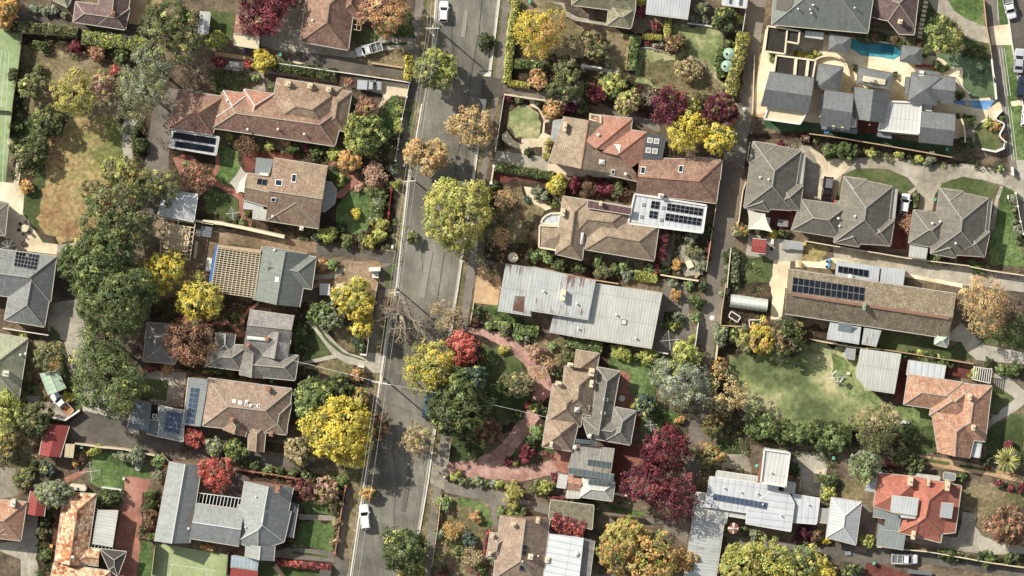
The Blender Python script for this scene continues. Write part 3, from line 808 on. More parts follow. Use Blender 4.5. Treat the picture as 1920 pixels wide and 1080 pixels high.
HOUSES = {}
_wj = [0]
class House:
 def __init__(s, key, name, label, cat, wings, wall='wall_brick', group=None, gutter='gutter'):
  """wings: (pixels of the eaves, eave height, pitch, gable edge numbers, roof material, ridge material)"""
  s.W = []
  s.wall, s.gut = wall, gutter
  c = ats(wings[0][0])
  cx = sum(p.x for p in c) / len(c)
  cy = sum(p.y for p in c) / len(c)
  s.root = thing(name, label, cat, (cx, cy, 0), group)
  HOUSES[key] = s
  for w in wings:
   s.wing(*w)
 def wing(s, pts, h, pitch=25, gables=(), mat='tile_brown', ridge='ridge_pale', wall=None, eave=0.45, lift=None, thick=0.16, parapet=None):
  _wj[0] += 1
  h = h + (_wj[0] * 7 % 11) * 0.004 + 0.001
  P = [(p.x, p.y) for p in ats(pts, h)]
  n = len(P)
  g = set(gables)
  if not ccw(P):
   P.reverse()
   g = {(n - 2 - k) % n for k in g}
  if isinstance(pitch, (int, float)):
   pitch = [pitch] * n
  edges = []
  for i in range(n):
   a, b = P[i], P[(i + 1) % n]
   dx, dy = b[0] - a[0], b[1] - a[1]
   l = math.hypot(dx, dy)
   nx, ny = -dy / l, dx / l
   t = math.tan(math.radians(pitch[i] * (1.2 if pitch[i] > 12 else 1)))
   edges.append((nx * t, ny * t, -(nx * a[0] + ny * a[1]) * t, i, (dx / l, dy / l), a, l, t))
  pl = [e for e in edges if e[3] not in g and e[7] > 0]
  rec = (P, pl, h)
  s.W.append(rec)
  V, F, UV, ridges = [], [], [], []
  def zf(p):
   return h + (min(e[0] * p[0] + e[1] * p[1] + e[2] for e in pl) if pl else 0.0)
  if not pl:
   V = [(p[0], p[1], h) for p in P]
   F = [tuple(range(n))]
   d = edges[0][4]
   UV = [[(p[0] * d[0] + p[1] * d[1], -p[0] * d[1] + p[1] * d[0]) for p in P]]
  for e in pl:
   f = list(P)
   for q in pl:
    if q is e:
     continue
    f = clip_poly(f, lambda p: (e[0] - q[0]) * p[0] + (e[1] - q[1]) * p[1] + (e[2] - q[2]))
    if len(f) < 3:
     break
   ff = []
   for p in f:
    if not ff or math.hypot(p[0] - ff[-1][0], p[1] - ff[-1][1]) > 1e-4:
     ff.append(p)
   if len(ff) > 1 and math.hypot(ff[0][0] - ff[-1][0], ff[0][1] - ff[-1][1]) < 1e-4:
    ff.pop()
   if len(ff) < 3:
    continue
   k = len(V)
   V += [(p[0], p[1], zf(p)) for p in ff]
   F.append(tuple(range(k, k + len(ff))))
   uvf = []
   for p in ff:
    rx, ry = p[0] - e[5][0], p[1] - e[5][1]
    dist = (e[0] * p[0] + e[1] * p[1] + e[2]) / e[7]
    uvf.append((rx * e[4][0] + ry * e[4][1], dist * math.sqrt(1 + e[7] ** 2)))
   UV.append(uvf)
   for i in range(len(ff)):
    a, b = ff[i], ff[(i + 1) % len(ff)]
    mx, my = (a[0] + b[0]) / 2, (a[1] + b[1]) / 2
    ze = e[0] * mx + e[1] * my + e[2]
    if ze < 0.05:
     continue
    for q in pl:
     if q[3] > e[3] and abs(q[0] * mx + q[1] * my + q[2] - ze) < 1e-3:
      ridges.append(((a[0], a[1], zf(a)), (b[0], b[1], zf(b))))
      break
  nf = len(F)
  ring = []
  for i in range(n):
   a, b = P[i], P[(i + 1) % n]
   pts_ = [a, b]
   if pl:
    ts = [0.0, 1.0]
    for x in range(len(pl)):
     for y in range(x + 1, len(pl)):
      e, q = pl[x], pl[y]
      fa = (e[0] - q[0]) * a[0] + (e[1] - q[1]) * a[1] + e[2] - q[2]
      fb = (e[0] - q[0]) * b[0] + (e[1] - q[1]) * b[1] + e[2] - q[2]
      if fa * fb < 0:
       ts.append(fa / (fa - fb))
    ts = sorted(set(round(t, 6) for t in ts))
    pts_ = [(a[0] + (b[0] - a[0]) * t, a[1] + (b[1] - a[1]) * t) for t in ts]
   ring.append(pts_)
  for i, pts_ in enumerate(ring):
   for j in range(len(pts_) - 1):
    a, b = pts_[j], pts_[j + 1]
    k = len(V)
    za, zb = zf(a), zf(b)
    V += [(a[0], a[1], za), (b[0], b[1], zb), (b[0], b[1], zb - thick), (a[0], a[1], za - thick)]
    F.append((k, k + 3, k + 2, k + 1))
    UV.append([(0, 0)] * 4)
  k = len(V)
  V += [(p[0], p[1], h - thick) for p in P]
  F.append(tuple(range(k, k + n))[::-1])
  UV.append([(0, 0)] * n)
  o = mesh_obj('roof', V, F, [mat], s.root, uv=UV)
  if ridges and ridge:
   mb = MB()
   for a, b in ridges:
    mb.bar(Vector(a) + Vector((0, 0, 0.09)), Vector(b) + Vector((0, 0, 0.09)), 0.16, 0.13)
   mb.build('ridge_cap', ridge, o)
  mb = MB()
  for e in edges:
   if e[3] in g:
    continue
   a, b = P[e[3]], P[(e[3] + 1) % n]
   nn = Vector((e[4][1], -e[4][0], 0)) * 0.07
   mb.bar(Vector((a[0], a[1], h - 0.01)) + nn, Vector((b[0], b[1], h - 0.01)) + nn, 0.13, 0.12)
   if g:
    mb.build('gutter', s.gut, o)
    mb = MB()
  if mb.F:
   mb.build('gutter', s.gut, o)
  if parapet:
   mb = MB()
   for e in edges:
    a, b = P[e[3]], P[(e[3] + 1) % n]
    mb.bar(Vector((a[0], a[1], h + 0.3)), Vector((b[0], b[1], h + 0.3)), 0.3, 0.5)
   mb.build('parapet', parapet, o)
  wp = inset(P, [0.18 if e[3] in g else eave for e in edges])
  if wall != 'none':
   WV, WF = [], []
   for i in range(n):
    a, b = wp[i], wp[(i + 1) % n]
    ts = [0.0, 1.0]
    for x in range(len(pl)):
     for y in range(x + 1, len(pl)):
      e, q = pl[x], pl[y]
      fa = (e[0] - q[0]) * a[0] + (e[1] - q[1]) * a[1] + e[2] - q[2]
      fb = (e[0] - q[0]) * b[0] + (e[1] - q[1]) * b[1] + e[2] - q[2]
      if fa * fb < 0:
       ts.append(fa / (fa - fb))
    ts = sorted(set(round(t, 6) for t in ts))
    k = len(WV)
    tops = []
    for t in ts:
     p = (a[0] + (b[0] - a[0]) * t, a[1] + (b[1] - a[1]) * t)
     tops.append((p[0], p[1], max(h - thick, zf(p) - thick)))
    WV += [(a[0], a[1], 0), (b[0], b[1], 0)] + tops[::-1]
    WF.append(tuple(range(k, k + 2 + len(tops))))
   mesh_obj('wall', WV, WF, wall or s.wall, s.root)
  return o
 def z(s, x, y):
  best = None
  for P, pl, h in s.W:
   ok = True
   n = len(P)
   for i in range(n):
    a, b = P[i], P[(i + 1) % n]
    if (b[0] - a[0]) * (y - a[1]) - (b[1] - a[1]) * (x - a[0]) < -0.02:
     ok = False
     break
   if ok:
    z = h + (min(e[0] * x + e[1] * y + e[2] for e in pl) if pl else 0)
    best = z if best is None else max(best, z)
  return best
 def on(s, x, y):
  z = 4.0
  for _ in range(5):
   p = at(x, y, z)
   q = s.z(p.x, p.y)
   if q is None:
    q = z
   z = q
  return at(x, y, z)
 def roofobj(s):
  return [c for c in s.root.children if c.name.startswith('roof')][0]
 def chimney(s, spec, w=0.9, d=0.6, h=1.3, mat='wall_brick', cap='wall_cream', ang=-7):
  """spec pixel = top of the chimney"""
  for x, y in px(spec):
   p = s.on(x, y)
   top = at(x, y, p.z + h)
   a = math.radians(ang)
   mb = MB()
   mb.box((top.x, top.y, max(0.2, p.z - 1.6)), (w, d, h + 1.6 + (p.z - max(1.6, p.z)) * 0), a)
   mb.box((top.x, top.y, p.z + h - 0.12), (w + 0.16, d + 0.16, 0.15), a)
   o = mb.build('chimney', mat, s.roofobj())
   zt = max(0.2, p.z - 1.6) + h + 1.6
   mb = MB()
   for k in (-1, 1) if w > 0.8 else (0,):
    cx, cy = top.x + math.cos(a) * k * w * 0.22, top.y + math.sin(a) * k * w * 0.22
    mb.tube((cx, cy, zt - 0.02), (cx, cy, zt + 0.35), 0.13, 0.11, 8)
    mb.prism(disc((cx, cy), 0.07, 8), zt + 0.34, zt + 0.36, 1)
   mb.build('chimney_pot', [cap, 'soot'], o)
  return s
 def quad_on(s, pts, lift):
  return [s.on(x, y) + Vector((0, 0, lift)) for x, y in pts]
 def slab(s, name, quad, lift=0.08, h=0.08, mats=('white_paint', 'pane'), border=0.12, parent=None):
  q = quad if isinstance(quad[0], Vector) else s.quad_on(quad, lift)
  n = (q[1] - q[0]).cross(q[3] - q[0])
  if n.z < 0:
   q = q[::-1]
   n = (q[1] - q[0]).cross(q[3] - q[0])
  n.normalize()
  c = sum(q, Vector()) / 4
  inn = []
  for p in q:
   d = c - p
   inn.append(p + d * min(0.4, border / max(d.length, 0.01)) + n * 0.004)
  V = [p - n * h for p in q] + q + inn
  F = [(3, 2, 1, 0)] + [(i, (i + 1) % 4, 4 + (i + 1) % 4, 4 + i) for i in range(4)]
  F += [(4 + i, 4 + (i + 1) % 4, 8 + (i + 1) % 4, 8 + i) for i in range(4)] + [(8, 9, 10, 11)]
  return mesh_obj(name, V, F, list(mats), parent or s.roofobj(), fm=[0] * 9 + [1])
 def skylight(s, spec, w=1.1, h=1.4, ang=7, mats=('white_paint', 'pane')):
  for x, y in px(spec):
   c, sn = math.cos(math.radians(ang)), math.sin(math.radians(ang))
   pts = [(x + (c * a * w * 5 - sn * b * h * 5), y + (sn * a * w * 5 + c * b * h * 5)) for a, b in ((-1, -1), (1, -1), (1, 1), (-1, 1))]
   s.slab('skylight', pts, 0.14, 0.16, mats, 0.2)
  return s
 def vent(s, spec, r=0.16, h=0.5):
  for x, y in px(spec):
   p = s.on(x, y)
   mb = MB()
   mb.tube(p - Vector((0, 0, 0.2)), p + Vector((0, 0, h)), r, r, 8)
   mb.tube(p + Vector((0, 0, h)), p + Vector((0, 0, h + 0.1)), r * 1.6, r * 0.4, 8)
   mb.build('roof_vent', 'white_paint', s.roofobj())
  return s
 def solar(s, spec, nx, ny, mats=('solar_frame', 'solar_cell'), gap=0.014, skip=(), border=0.03, tilt=0.0):
  tl, tr, br, bl = px(spec)
  for j in range(ny):
   for i in range(nx):
    if (i, j) in skip:
     continue
    def bl_(u, v):
     return (tl[0] * (1 - u) * (1 - v) + tr[0] * u * (1 - v) + br[0] * u * v + bl[0] * (1 - u) * v,
       tl[1] * (1 - u) * (1 - v) + tr[1] * u * (1 - v) + br[1] * u * v + bl[1] * (1 - u) * v)
    u0, u1, v0, v1 = (i + gap) / nx, (i + 1 - gap) / nx, (j + gap) / ny, (j + 1 - gap) / ny
    q = s.quad_on([bl_(u0, v0), bl_(u1, v0), bl_(u1, v1), bl_(u0, v1)], 0.14)
    if tilt:
     q[0].z += tilt * 0 + 0
     q[2].z += 0
    s.slab('solar_panel', q, 0.12, 0.04, mats, border)
  return s
 def beams(s, name, spec_a, spec_b, n, z, w=0.1, h=0.15, mat='white_paint', ends=True):
  """n beams between two edges a (2 px) and b (2 px)"""
  a = ats(spec_a, z)
  b = ats(spec_b, z)
  for i in range(n):
   t = (i + 0.5) / n if not ends else i / (n - 1)
   mb = MB()
   mb.bar(a[0].lerp(a[1], t), b[0].lerp(b[1], t), w, h)
   mb.build(name, mat, s.root)
  return s

# ================================================================ builders: plants
def np_mesh(name, V, F4, cols, mat='leaf', parent=None, loc=(0, 0, 0)):
 me = bpy.data.meshes.new(name)
 nv, nf = len(V), len(F4)
 me.vertices.add(nv)
 me.vertices.foreach_set('co', V.astype(np.float32).ravel())
 me.loops.add(nf * 4)
 me.loops.foreach_set('vertex_index', F4.astype(np.int32).ravel())
 me.polygons.add(nf)
 me.polygons.foreach_set('loop_start', np.arange(0, nf * 4, 4, dtype=np.int32))
 me.polygons.foreach_set('loop_total', np.full(nf, 4, dtype=np.int32))
 me.update(calc_edges=True)
 a = me.attributes.new('Col', 'FLOAT_COLOR', 'FACE')
 c = np.ones((nf, 4), dtype=np.float32)
 c[:, :3] = cols
 a.data.foreach_set('color', c.ravel())
 me.materials.append(MATS[mat])
 o = bpy.data.objects.new(name, me)
 COL.objects.link(o)
 if parent is not None:
  o.parent = parent
 o.location = loc
 return o

def leaves(R, P, N, size, aspect=0.7, flat=0.5):
 """a leaf-clump face at each point P facing roughly N"""
 n = len(P)
 nn = N + R.normal(0, flat, (n, 3))
 nn /= np.linalg.norm(nn, axis=1, keepdims=True) + 1e-9
 t = np.cross(nn, R.normal(0, 1, (n, 3)))
 t /= np.linalg.norm(t, axis=1, keepdims=True) + 1e-9
 b = np.cross(nn, t)
 s = size * R.uniform(0.6, 1.35, (n, 1))
 t = t * s
 b = b * s * aspect
 sk = R.uniform(-0.4, 0.4, (n, 1))
 V = np.stack([P - t, P - b + t * sk, P + t, P + b + t * sk], axis=1).reshape(-1, 3)
 F = np.arange(n * 4).reshape(n, 4)
 return V, F

PAL = {k: [hexc(x, {'yellow': .9, 'lime': .84, 'yellowgreen': .78, 'burgundy': .6, 'crimson': .62, 'red': .78}.get(k, .7), {'yellow': 1.25, 'gold': 1.25, 'lime': 1.3}.get(k, 1.45)) for x in v.split()] for k, v in {
 'yellow': 'c2ae3a cfbf4e b2a036 9e983e d2c660',
 'gold': 'c9952e b98a35 c7a244 98863a a87c2a',
 'yellowgreen': '94983a a3a74a 83893a b0ad52 6f7a34',
 'lime': '98943e aaa24e 80843c a09a4a b8ae62',
 'green': '566530 647338 4a592a 768545 434f27',
 'bright': '708640 829a4e 607537 92a65c 596b33',
 'dark': '424c2a 4e5a31 394223 5a6639 636c40',
 'blue': '48584a 556858 3c493e 667a66 506350',
 'olive': '66693a 747544 585c34 82804c 6b6a44',
 'greygreen': '7a8468 8c937a 6a7258 98a086 828a6e',
 'sage': '717857 838b66 62694b 929776 767a59',
 'amber': 'ac9250 b89e5c a0864a ae9c60 8c8048', 'belt': '4f5f30 60703c 44542a 6c763f 57663a',
 'orange': 'b0803e bc904c a0743c b49c5c be904e',
 'rust': 'a06c4c b07c58 8c5c42 a88460 7c5c42',
 'brown': '6e5038 7f5e42 5e4632 8b6d4c 665440',
 'red': 'b04c3e c05e4e 98443a c87464 a4564a',
 'crimson': '7e2c36 8e3842 6e2630 9a4650 662c34',
 'burgundy': '5c2230 6c2c3c 4c1c28 7a3a46 54283a',
 'tan': '96804f a8905c 84734a b39f6e 7d6e4e',
 'pink': 'b08468 c09478 9c7660 a88a70 8f7860',
 'mixed': '5d6a34 7d7c3e 4a5a2c 8c8448 6a7040',
 'autumn': '8c8038 a58c3e 6f7436 b5863c 5d6a34',
}.items()}

def pick(R, pal, n, jit=0.18):
 p = np.array(PAL[pal])
 w = np.array([0.3, 0.2, 0.22, 0.14, 0.14])
 c = p[R.choice(5, n, p=w)]
 return c * R.uniform(1 - jit, 1 + jit, (n, 1))

def crown_points(R, r, rz, z0, lobes, dens, fine=False):
 """tufts on lobes on an uneven ellipsoid: returns P, N, tuft index"""
 c = np.array([0, 0, z0 + rz])
 n = lobes
 d = R.normal(0, 1, (n, 3))
 d[:, 2] = np.abs(d[:, 2]) * 0.9 - 0.25
 d /= np.linalg.norm(d, axis=1, keepdims=True)
 for _ in range(8):
  for i in range(n):
   v = d[i] - d
   q = (v ** 2).sum(1) + 1e-3
   d[i] += (v / q[:, None] ** 1.5).sum(0) * 0.03
   d[i, 2] = max(d[i, 2], -0.35)
   d[i] /= np.linalg.norm(d[i])
 lr = R.uniform(0.2, 0.48, n) * r * (1.0 if n > 6 else 1.15)
 ph = R.uniform(0, 6.28, 3)
 th = np.arctan2(d[:, 1], d[:, 0])
 wob = 1 + 0.13 * np.sin(2 * th + ph[0]) + 0.1 * np.sin(3 * th + ph[1]) + 0.06 * np.sin(5 * th + ph[2])
 k = np.clip(R.normal(0.66, 0.09, n), 0.45, 0.82)
 k = k * wob
 C = c + d * np.stack([k * r, k * r, np.minimum(k, .85) * rz], 1)
 C = np.vstack([C, c + np.array([[0, 0, rz * 0.35]])])
 lr = np.append(lr, r * 0.5)
 P, N, T, LB = [], [], [], []
 ts = max(0.22, min(0.55, r * 0.13)) * R.uniform(.8, 1.3)
 ti = 0
 for i in range(len(C)):
  nt = max(5, int(2.6 * (lr[i] / ts) ** 2 * dens * R.choice([1, 1, 1, .65])))
  v = R.normal(0, 1, (nt, 3))
  v[:, 2] = v[:, 2] * 0.8 + 0.45
  v /= np.linalg.norm(v, axis=1, keepdims=True)
  q = C[i] + v * lr[i] * np.array([1, 1, 0.85]) * R.uniform(0.72, 1.1, (nt, 1))
  keep = np.ones(nt, bool)
  for j in range(len(C)):
   if j != i:
    keep &= ((q - C[j]) ** 2).sum(1) > (lr[j] * 0.72) ** 2
  q, v = q[keep], v[keep]
  m = 20 if not fine else 26
  for a in range(len(q)):
   w = R.normal(0, 1, (m, 3))
   w[:, 2] = np.abs(w[:, 2]) - 0.2
   w /= np.linalg.norm(w, axis=1, keepdims=True)
   rr = ts * R.uniform(0.45, 1.15, (m, 1)) * R.uniform(0.8, 1.25)
   P.append(q[a] + w * rr * np.array([1, 1, 0.75]))
   N.append(w * 0.7 + v[a] * 0.6 + np.array([0, 0, 0.3]))
   T.append(np.full(m, ti))
   LB.append(i)
   ti += 1
 P, N, T = np.vstack(P), np.vstack(N), np.concatenate(T)
 P[:, 2] = np.maximum(P[:, 2], 0.1)
 lobe_tone = R.uniform(.84, 1.16, len(C))[np.array(LB)]
 return P, N, T, C, lobe_tone

for nm_, c_ in (('hedge_core', '4a4f2a'), ('bark', '5e5042'), ('bark_pale', 'b8ad9a'), ('bark_dark', '3e342b')):
 plain(nm_, hexc(c_), 0.95, 0.3, 3)

_seed = [100]
def tree(x, y, r, pal, label, h=None, name='tree', cat='tree', lobes=None, dens=1.0, size=None, pal2=None, p2=0.0,
   group=None, ry=None, ang=0, bark='bark', fine=False, cone=False, shapez=0.72, bare=0.0):
 """x, y, r in photo pixels (r = crown radius); h = tree height in metres"""
 _seed[0] += 1
 R = np.random.RandomState(_seed[0])
 r = r * S
 rz = r * shapez
 h = h if h is not None else max(1.2, r * 1.55)
 z0 = max(0.05, h - 2 * rz)
 rz = (h - z0) / 2
 ctr = at(x, y, z0 + rz * 1.25)
 base = Vector((ctr.x, ctr.y, 0))
 lobes = lobes or int(6 + min(22, r * 3.4))
 P, N, T, C, tone = crown_points(R, r * 0.98, rz, z0, lobes, dens, fine)
 size = size or (0.15 + min(0.04, r * 0.01))
 size *= R.uniform(.82, 1.25)
 if fine:
  size *= 0.8
 nt = T.max() + 1
 cols = pick(R, pal, nt, 0.12)
 k = R.rand(nt) < .1
 cols[k] = pick(R, 'olive' if pal in ('yellow', 'gold', 'amber', 'orange', 'rust', 'lime') else 'brown' if pal in ('red', 'crimson', 'burgundy') else 'yellowgreen', int(k.sum()), .15)
 if pal2:
  dirn = R.normal(0, 1, 3)
  dirn /= np.linalg.norm(dirn)
  cen = np.array([P[T == i].mean(0) if i % 1 == 0 else 0 for i in range(nt)])
  rel = (cen - cen.mean(0)) / max(r, 0.1)
  f = rel @ dirn * 0.5 + R.normal(0, 0.35, nt)
  thr = np.quantile(f, 1 - p2)
  cols[f > thr] = pick(R, pal2, int((f > thr).sum()), 0.12)
 cols = cols * tone[:, None] * np.stack([R.uniform(.93, 1.07, nt), np.ones(nt), R.uniform(.9, 1.1, nt)], 1)
 cf = cols[T] * R.uniform(0.88, 1.12, (len(T), 1))
 V, F = leaves(R, P, N, size)
 if ry:
  a = math.radians(-ang)
  k = ry * S / r
  ca, sa = math.cos(a), math.sin(a)
  xx = V[:, 0] * ca + V[:, 1] * sa
  yy = (-V[:, 0] * sa + V[:, 1] * ca) * k
  V[:, 0] = xx * ca - yy * sa
  V[:, 1] = xx * sa + yy * ca
 root = thing(name, label, cat, base, group)
 np_mesh('crown', V, F, cf, parent=root)
 mb = MB()
 tr = max(0.05, r * 0.055)
 fork = max(0.25, z0 + rz * 0.35)
 mb.tube((0, 0, 0), (0, 0, fork), tr * 1.25, tr * 0.85, 8)
 for i in range(0, len(C) - 1, 2 if len(C) > 12 else 1):
  e = Vector(C[i])
  m = Vector((e.x * 0.45, e.y * 0.45, fork + (e.z - fork) * 0.6))
  mb.tube((0, 0, fork - 0.1), m, tr * 0.6, tr * 0.35, 5)
  mb.tube(m, e, tr * 0.35, tr * 0.12, 5)
 o = mesh_obj('trunk', [v + base for v in mb.V], mb.F, bark, root)
 return root

def bare_tree(x, y, r, label, h=None, leafpal=None, leafn=0, bark='bark_pale', name='bare_tree', group=None, depth=5, thick=1.0, lean=(0, 0)):
 _seed[0] += 1
 R = random.Random(_seed[0])
 NR = np.random.RandomState(_seed[0])
 r = r * S
 h = h or r * 1.3
 ctr = at(x, y, h * 0.6)
 base = Vector((ctr.x, ctr.y, 0))
 root = thing(name, label, 'tree', base, group)
 trunk, br = MB(), MB()
 tips = []
 t0 = h * 0.28
 trunk.tube((0, 0, 0), (0, 0, t0), 0.05 * r * thick + 0.05, 0.035 * r * thick + 0.04, 7)
 def grow(p, d, L, w, k):
  q = p
  segs = 3
  for i in range(segs):
   d = (d + Vector((R.gauss(0, .16), R.gauss(0, .16), R.gauss(0.02, .1)))).normalized()
   n = q + d * (L / segs)
   w2 = w * 0.84
   br.tube(q, n, w, w2, 4)
   q, w = n, w2
   if i and k > 0:
    s_ = (d + Vector((R.gauss(0, .75), R.gauss(0, .75), R.gauss(0.1, .4)))).normalized()
    grow(q, s_, L * R.uniform(.5, .75), w * 0.6, k - 1)
  tips.append(q)
  if k > 0:
   for _ in range(2):
    s_ = (d + Vector((R.gauss(0, .5), R.gauss(0, .5), R.gauss(0.05, .3)))).normalized()
    grow(q, s_, L * R.uniform(.5, .72), w * 0.7, k - 1)
 nb = 7
 for i in range(nb):
  a = 2 * math.pi * (i + R.uniform(-.3, .3)) / nb
  el = R.uniform(0.35, 1.1)
  d = Vector((math.cos(a) * math.cos(el), math.sin(a) * math.cos(el), math.sin(el)))
  grow(Vector((0, 0, t0 * R.uniform(.8, 1))), d, r * 0.52, 0.024 * r * thick + 0.035, depth - 2)
 mesh_obj('trunk', [v + base for v in trunk.V], trunk.F, bark, root)
 mesh_obj('branches', [v + base for v in br.V], br.F, bark, root)
 if leafpal:
  tp = np.array([tuple(t) for t in tips])
  P = tp[NR.choice(len(tp), leafn)] + NR.normal(0, 0.28, (leafn, 3))
  N = np.tile([0, 0, 1.0], (leafn, 1))
  V, F = leaves(NR, P, N, 0.14)
  np_mesh('foliage', V, F, pick(NR, leafpal, leafn), parent=root)
 return root

def shrub(x, y, r, pal, label, h=None, group=None, name='shrub', dens=1.1, ry=None, ang=0, pal2=None, p2=0.3, size=None):
 _seed[0] += 1
 R = np.random.RandomState(_seed[0])
 r = r * S
 h = h or max(0.5, r * 1.2)
 rz = h / 2
 P, N, T, C, tone = crown_points(R, r, rz, 0.0, int(4 + r * 2.5), dens)
 if not ry:
  ry, ang = r / S * R.uniform(.72, 1.25), R.uniform(0, 180)
 nt = T.max() + 1
 cols = pick(R, pal, nt, 0.12)
 if pal2:
  k = R.rand(nt) < p2
  cols[k] = pick(R, pal2, int(k.sum()), 0.12)
 V, F = leaves(R, P, N, size or 0.15)
 if ry:
  a = math.radians(-ang)
  k = ry * S / r
  ca, sa = math.cos(a), math.sin(a)
  xx = V[:, 0] * ca + V[:, 1] * sa
  yy = (-V[:, 0] * sa + V[:, 1] * ca) * k
  V[:, 0] = xx * ca - yy * sa
  V[:, 1] = xx * sa + yy * ca
 c = at(x, y, rz)
 o = np_mesh(name, V, F, cols[T] * R.uniform(0.88, 1.12, (len(T), 1)), loc=(c.x, c.y, 0))
 return tag(o, label, 'shrub' if name == 'shrub' else name.replace('_', ' '), group)

def row(spec, n, r, pal, phrase, frm, group, jitter=3.5, h=None, rvar=0.38, pal2=None, name='shrub'):
 """n shrubs along a pixel polyline; labelled by their order from a named end"""
 p = px(spec)
 L = [0]
 for i in range(len(p) - 1):
  L.append(L[-1] + math.dist(p[i], p[i + 1]))
 ords = ['first', 'second', 'third', 'fourth', 'fifth', 'sixth', 'seventh', 'eighth', 'ninth', 'tenth', 'eleventh', 'twelfth', 'thirteenth', 'fourteenth', 'fifteenth', 'sixteenth']
 R = random.Random(n * 31 + int(p[0][0]))
 pals = pal.split('/')
 for k in range(n):
  t = L[-1] * (k + 0.5) / n
  i = max(j for j in range(len(L) - 1) if L[j] <= t)
  u = (t - L[i]) / (L[i + 1] - L[i])
  x = p[i][0] + (p[i + 1][0] - p[i][0]) * u + R.uniform(-jitter, jitter)
  y = p[i][1] + (p[i + 1][1] - p[i][1]) * u + R.uniform(-jitter, jitter)
  shrub(x, y, r * R.uniform(1 - rvar, 1 + rvar), pals[k % len(pals)], '%s, %s from %s' % (phrase, ords[k] if k < n - 1 or n < 3 else 'last', frm), h, group, name)

def hedge(spec, w, h, pal, label, pal2=None, p2=0.3, name='hedge', group=None, size=0.15, dens=1.0, round_=0.3):
 """clipped hedge along a pixel polyline, w and h in metres"""
 _seed[0] += 1
 R = np.random.RandomState(_seed[0])
 pts = [at(x, y, h) for x, y in px(spec)]
 P, N = [], []
 core = MB()
 for a, b in zip(pts, pts[1:]):
  d = b - a
  L = d.length
  d.normalize()
  t = Vector((-d.y, d.x, 0))
  n = int(L * (w + 2 * h) * 42 * dens)
  s_ = R.uniform(0, L, n)
  q = R.uniform(0, 1, n) * (w + 2 * h * 0.8)
  side = np.where(q < w, q - w / 2, np.where(q < w + 0.8 * h, w / 2, -w / 2))
  z = np.where(q < w, h, h - np.where(q < w + 0.8 * h, q - w, q - w - 0.8 * h))
  bul = 1 + 0.14 * np.sin(s_ * 1.9 + a.x) + R.normal(0, 0.05, n)
  side = side * bul
  zz = z * (1 - round_ * 0.35 * (np.abs(side) / (w / 2)) ** 3) * (1 + 0.05 * np.sin(s_ * 2.7 + a.y)) + R.normal(0, 0.05, n)
  pp = np.stack([a.x + d.x * s_ + t.x * side, a.y + d.y * s_ + t.y * side, zz], 1)
  nn = np.stack([t.x * side / w * 2, t.y * side / w * 2, np.ones(n) * 0.8], 1)
  P.append(pp)
  N.append(nn)
 P, N = np.vstack(P), np.vstack(N)
 base = Vector((pts[0].x, pts[0].y, 0))
 V, F = leaves(R, P - np.array(base), N, size)
 cell = (np.floor(P[:, 0] / 0.5) * 73 + np.floor(P[:, 1] / 0.5) * 179).astype(int) % 997
 tab = pick(R, pal, 997, 0.12)
 if pal2:
  k = R.rand(997) < p2
  tab[k] = pick(R, pal2, int(k.sum()), 0.12)
 cf = tab[cell] * R.uniform(0.88, 1.12, (len(P), 1))
 root = thing(name, label, 'hedge' if name == 'hedge' else name.replace('_', ' '), base, group)
 np_mesh('foliage', V, F, cf, parent=root)
 mb = MB()
 for a, b in zip(pts, pts[1:]):
  mb.bar(Vector((a.x, a.y, h * 0.86)), Vector((b.x, b.y, h * 0.86)), w * 0.8, h * 0.84)
 mb.build('core_fill', 'hedge_core', root)  # solid dark green box added inside so the hedge is not see-through
 return root

def cover(spec, pals, dens=5.0, h=0.7, size=0.15, name='ground_cover', clump=0.9):
 dens *= 1.5
 """low mixed planting inside a pixel polygon (nobody could count it)"""
 _seed[0] += 1
 R = np.random.RandomState(_seed[0])
 poly = np.array([(p.x, p.y) for p in ats(spec)])
 lo, hi = poly.min(0), poly.max(0)
 area = abs(sum(poly[i][0] * poly[(i + 1) % len(poly)][1] - poly[(i + 1) % len(poly)][0] * poly[i][1] for i in range(len(poly)))) / 2
 nc = max(3, int((hi - lo).prod() * 0.45 / clump ** 2 * 1.2))
 c = R.uniform(lo, hi, (nc, 2))
 def inside(q):
  ok = np.zeros(len(q), bool)
  j = len(poly) - 1
  for i in range(len(poly)):
   xi, yi = poly[i]
   xj, yj = poly[j]
   cr = ((yi > q[:, 1]) != (yj > q[:, 1])) & (q[:, 0] < (xj - xi) * (q[:, 1] - yi) / (yj - yi + 1e-12) + xi)
   ok ^= cr
   j = i
  return ok
 c = c[inside(c)]
 pl = pals.split('/')
 P, N, Cc = [], [], []
 for k in range(len(c)):
  rr = clump * R.uniform(0.3, 1.0)
  m = int(14 * dens / 5 * (rr / 0.5) ** 2) + 4
  v = R.normal(0, 1, (m, 3))
  v[:, 2] = np.abs(v[:, 2])
  v /= np.linalg.norm(v, axis=1, keepdims=True)
  hh = h * R.uniform(0.3, 1.3)
  P.append(np.array([c[k][0], c[k][1], 0.03]) + v * np.array([rr, rr, hh]) * R.uniform(.6, 1.1, (m, 1)))
  N.append(v + np.array([0, 0, .4]))
  Cc.append(np.tile(pick(R, pl[R.randint(len(pl))], 1, 0.2), (m, 1)) * R.uniform(.75, 1.25, (m, 1)))
 if not P:
  return
 P, N, Cc = np.vstack(P), np.vstack(N), np.vstack(Cc)
 V, F = leaves(R, P, N, size)
 o = np_mesh(name, V, F, Cc)
 o['kind'] = 'stuff'
 return o

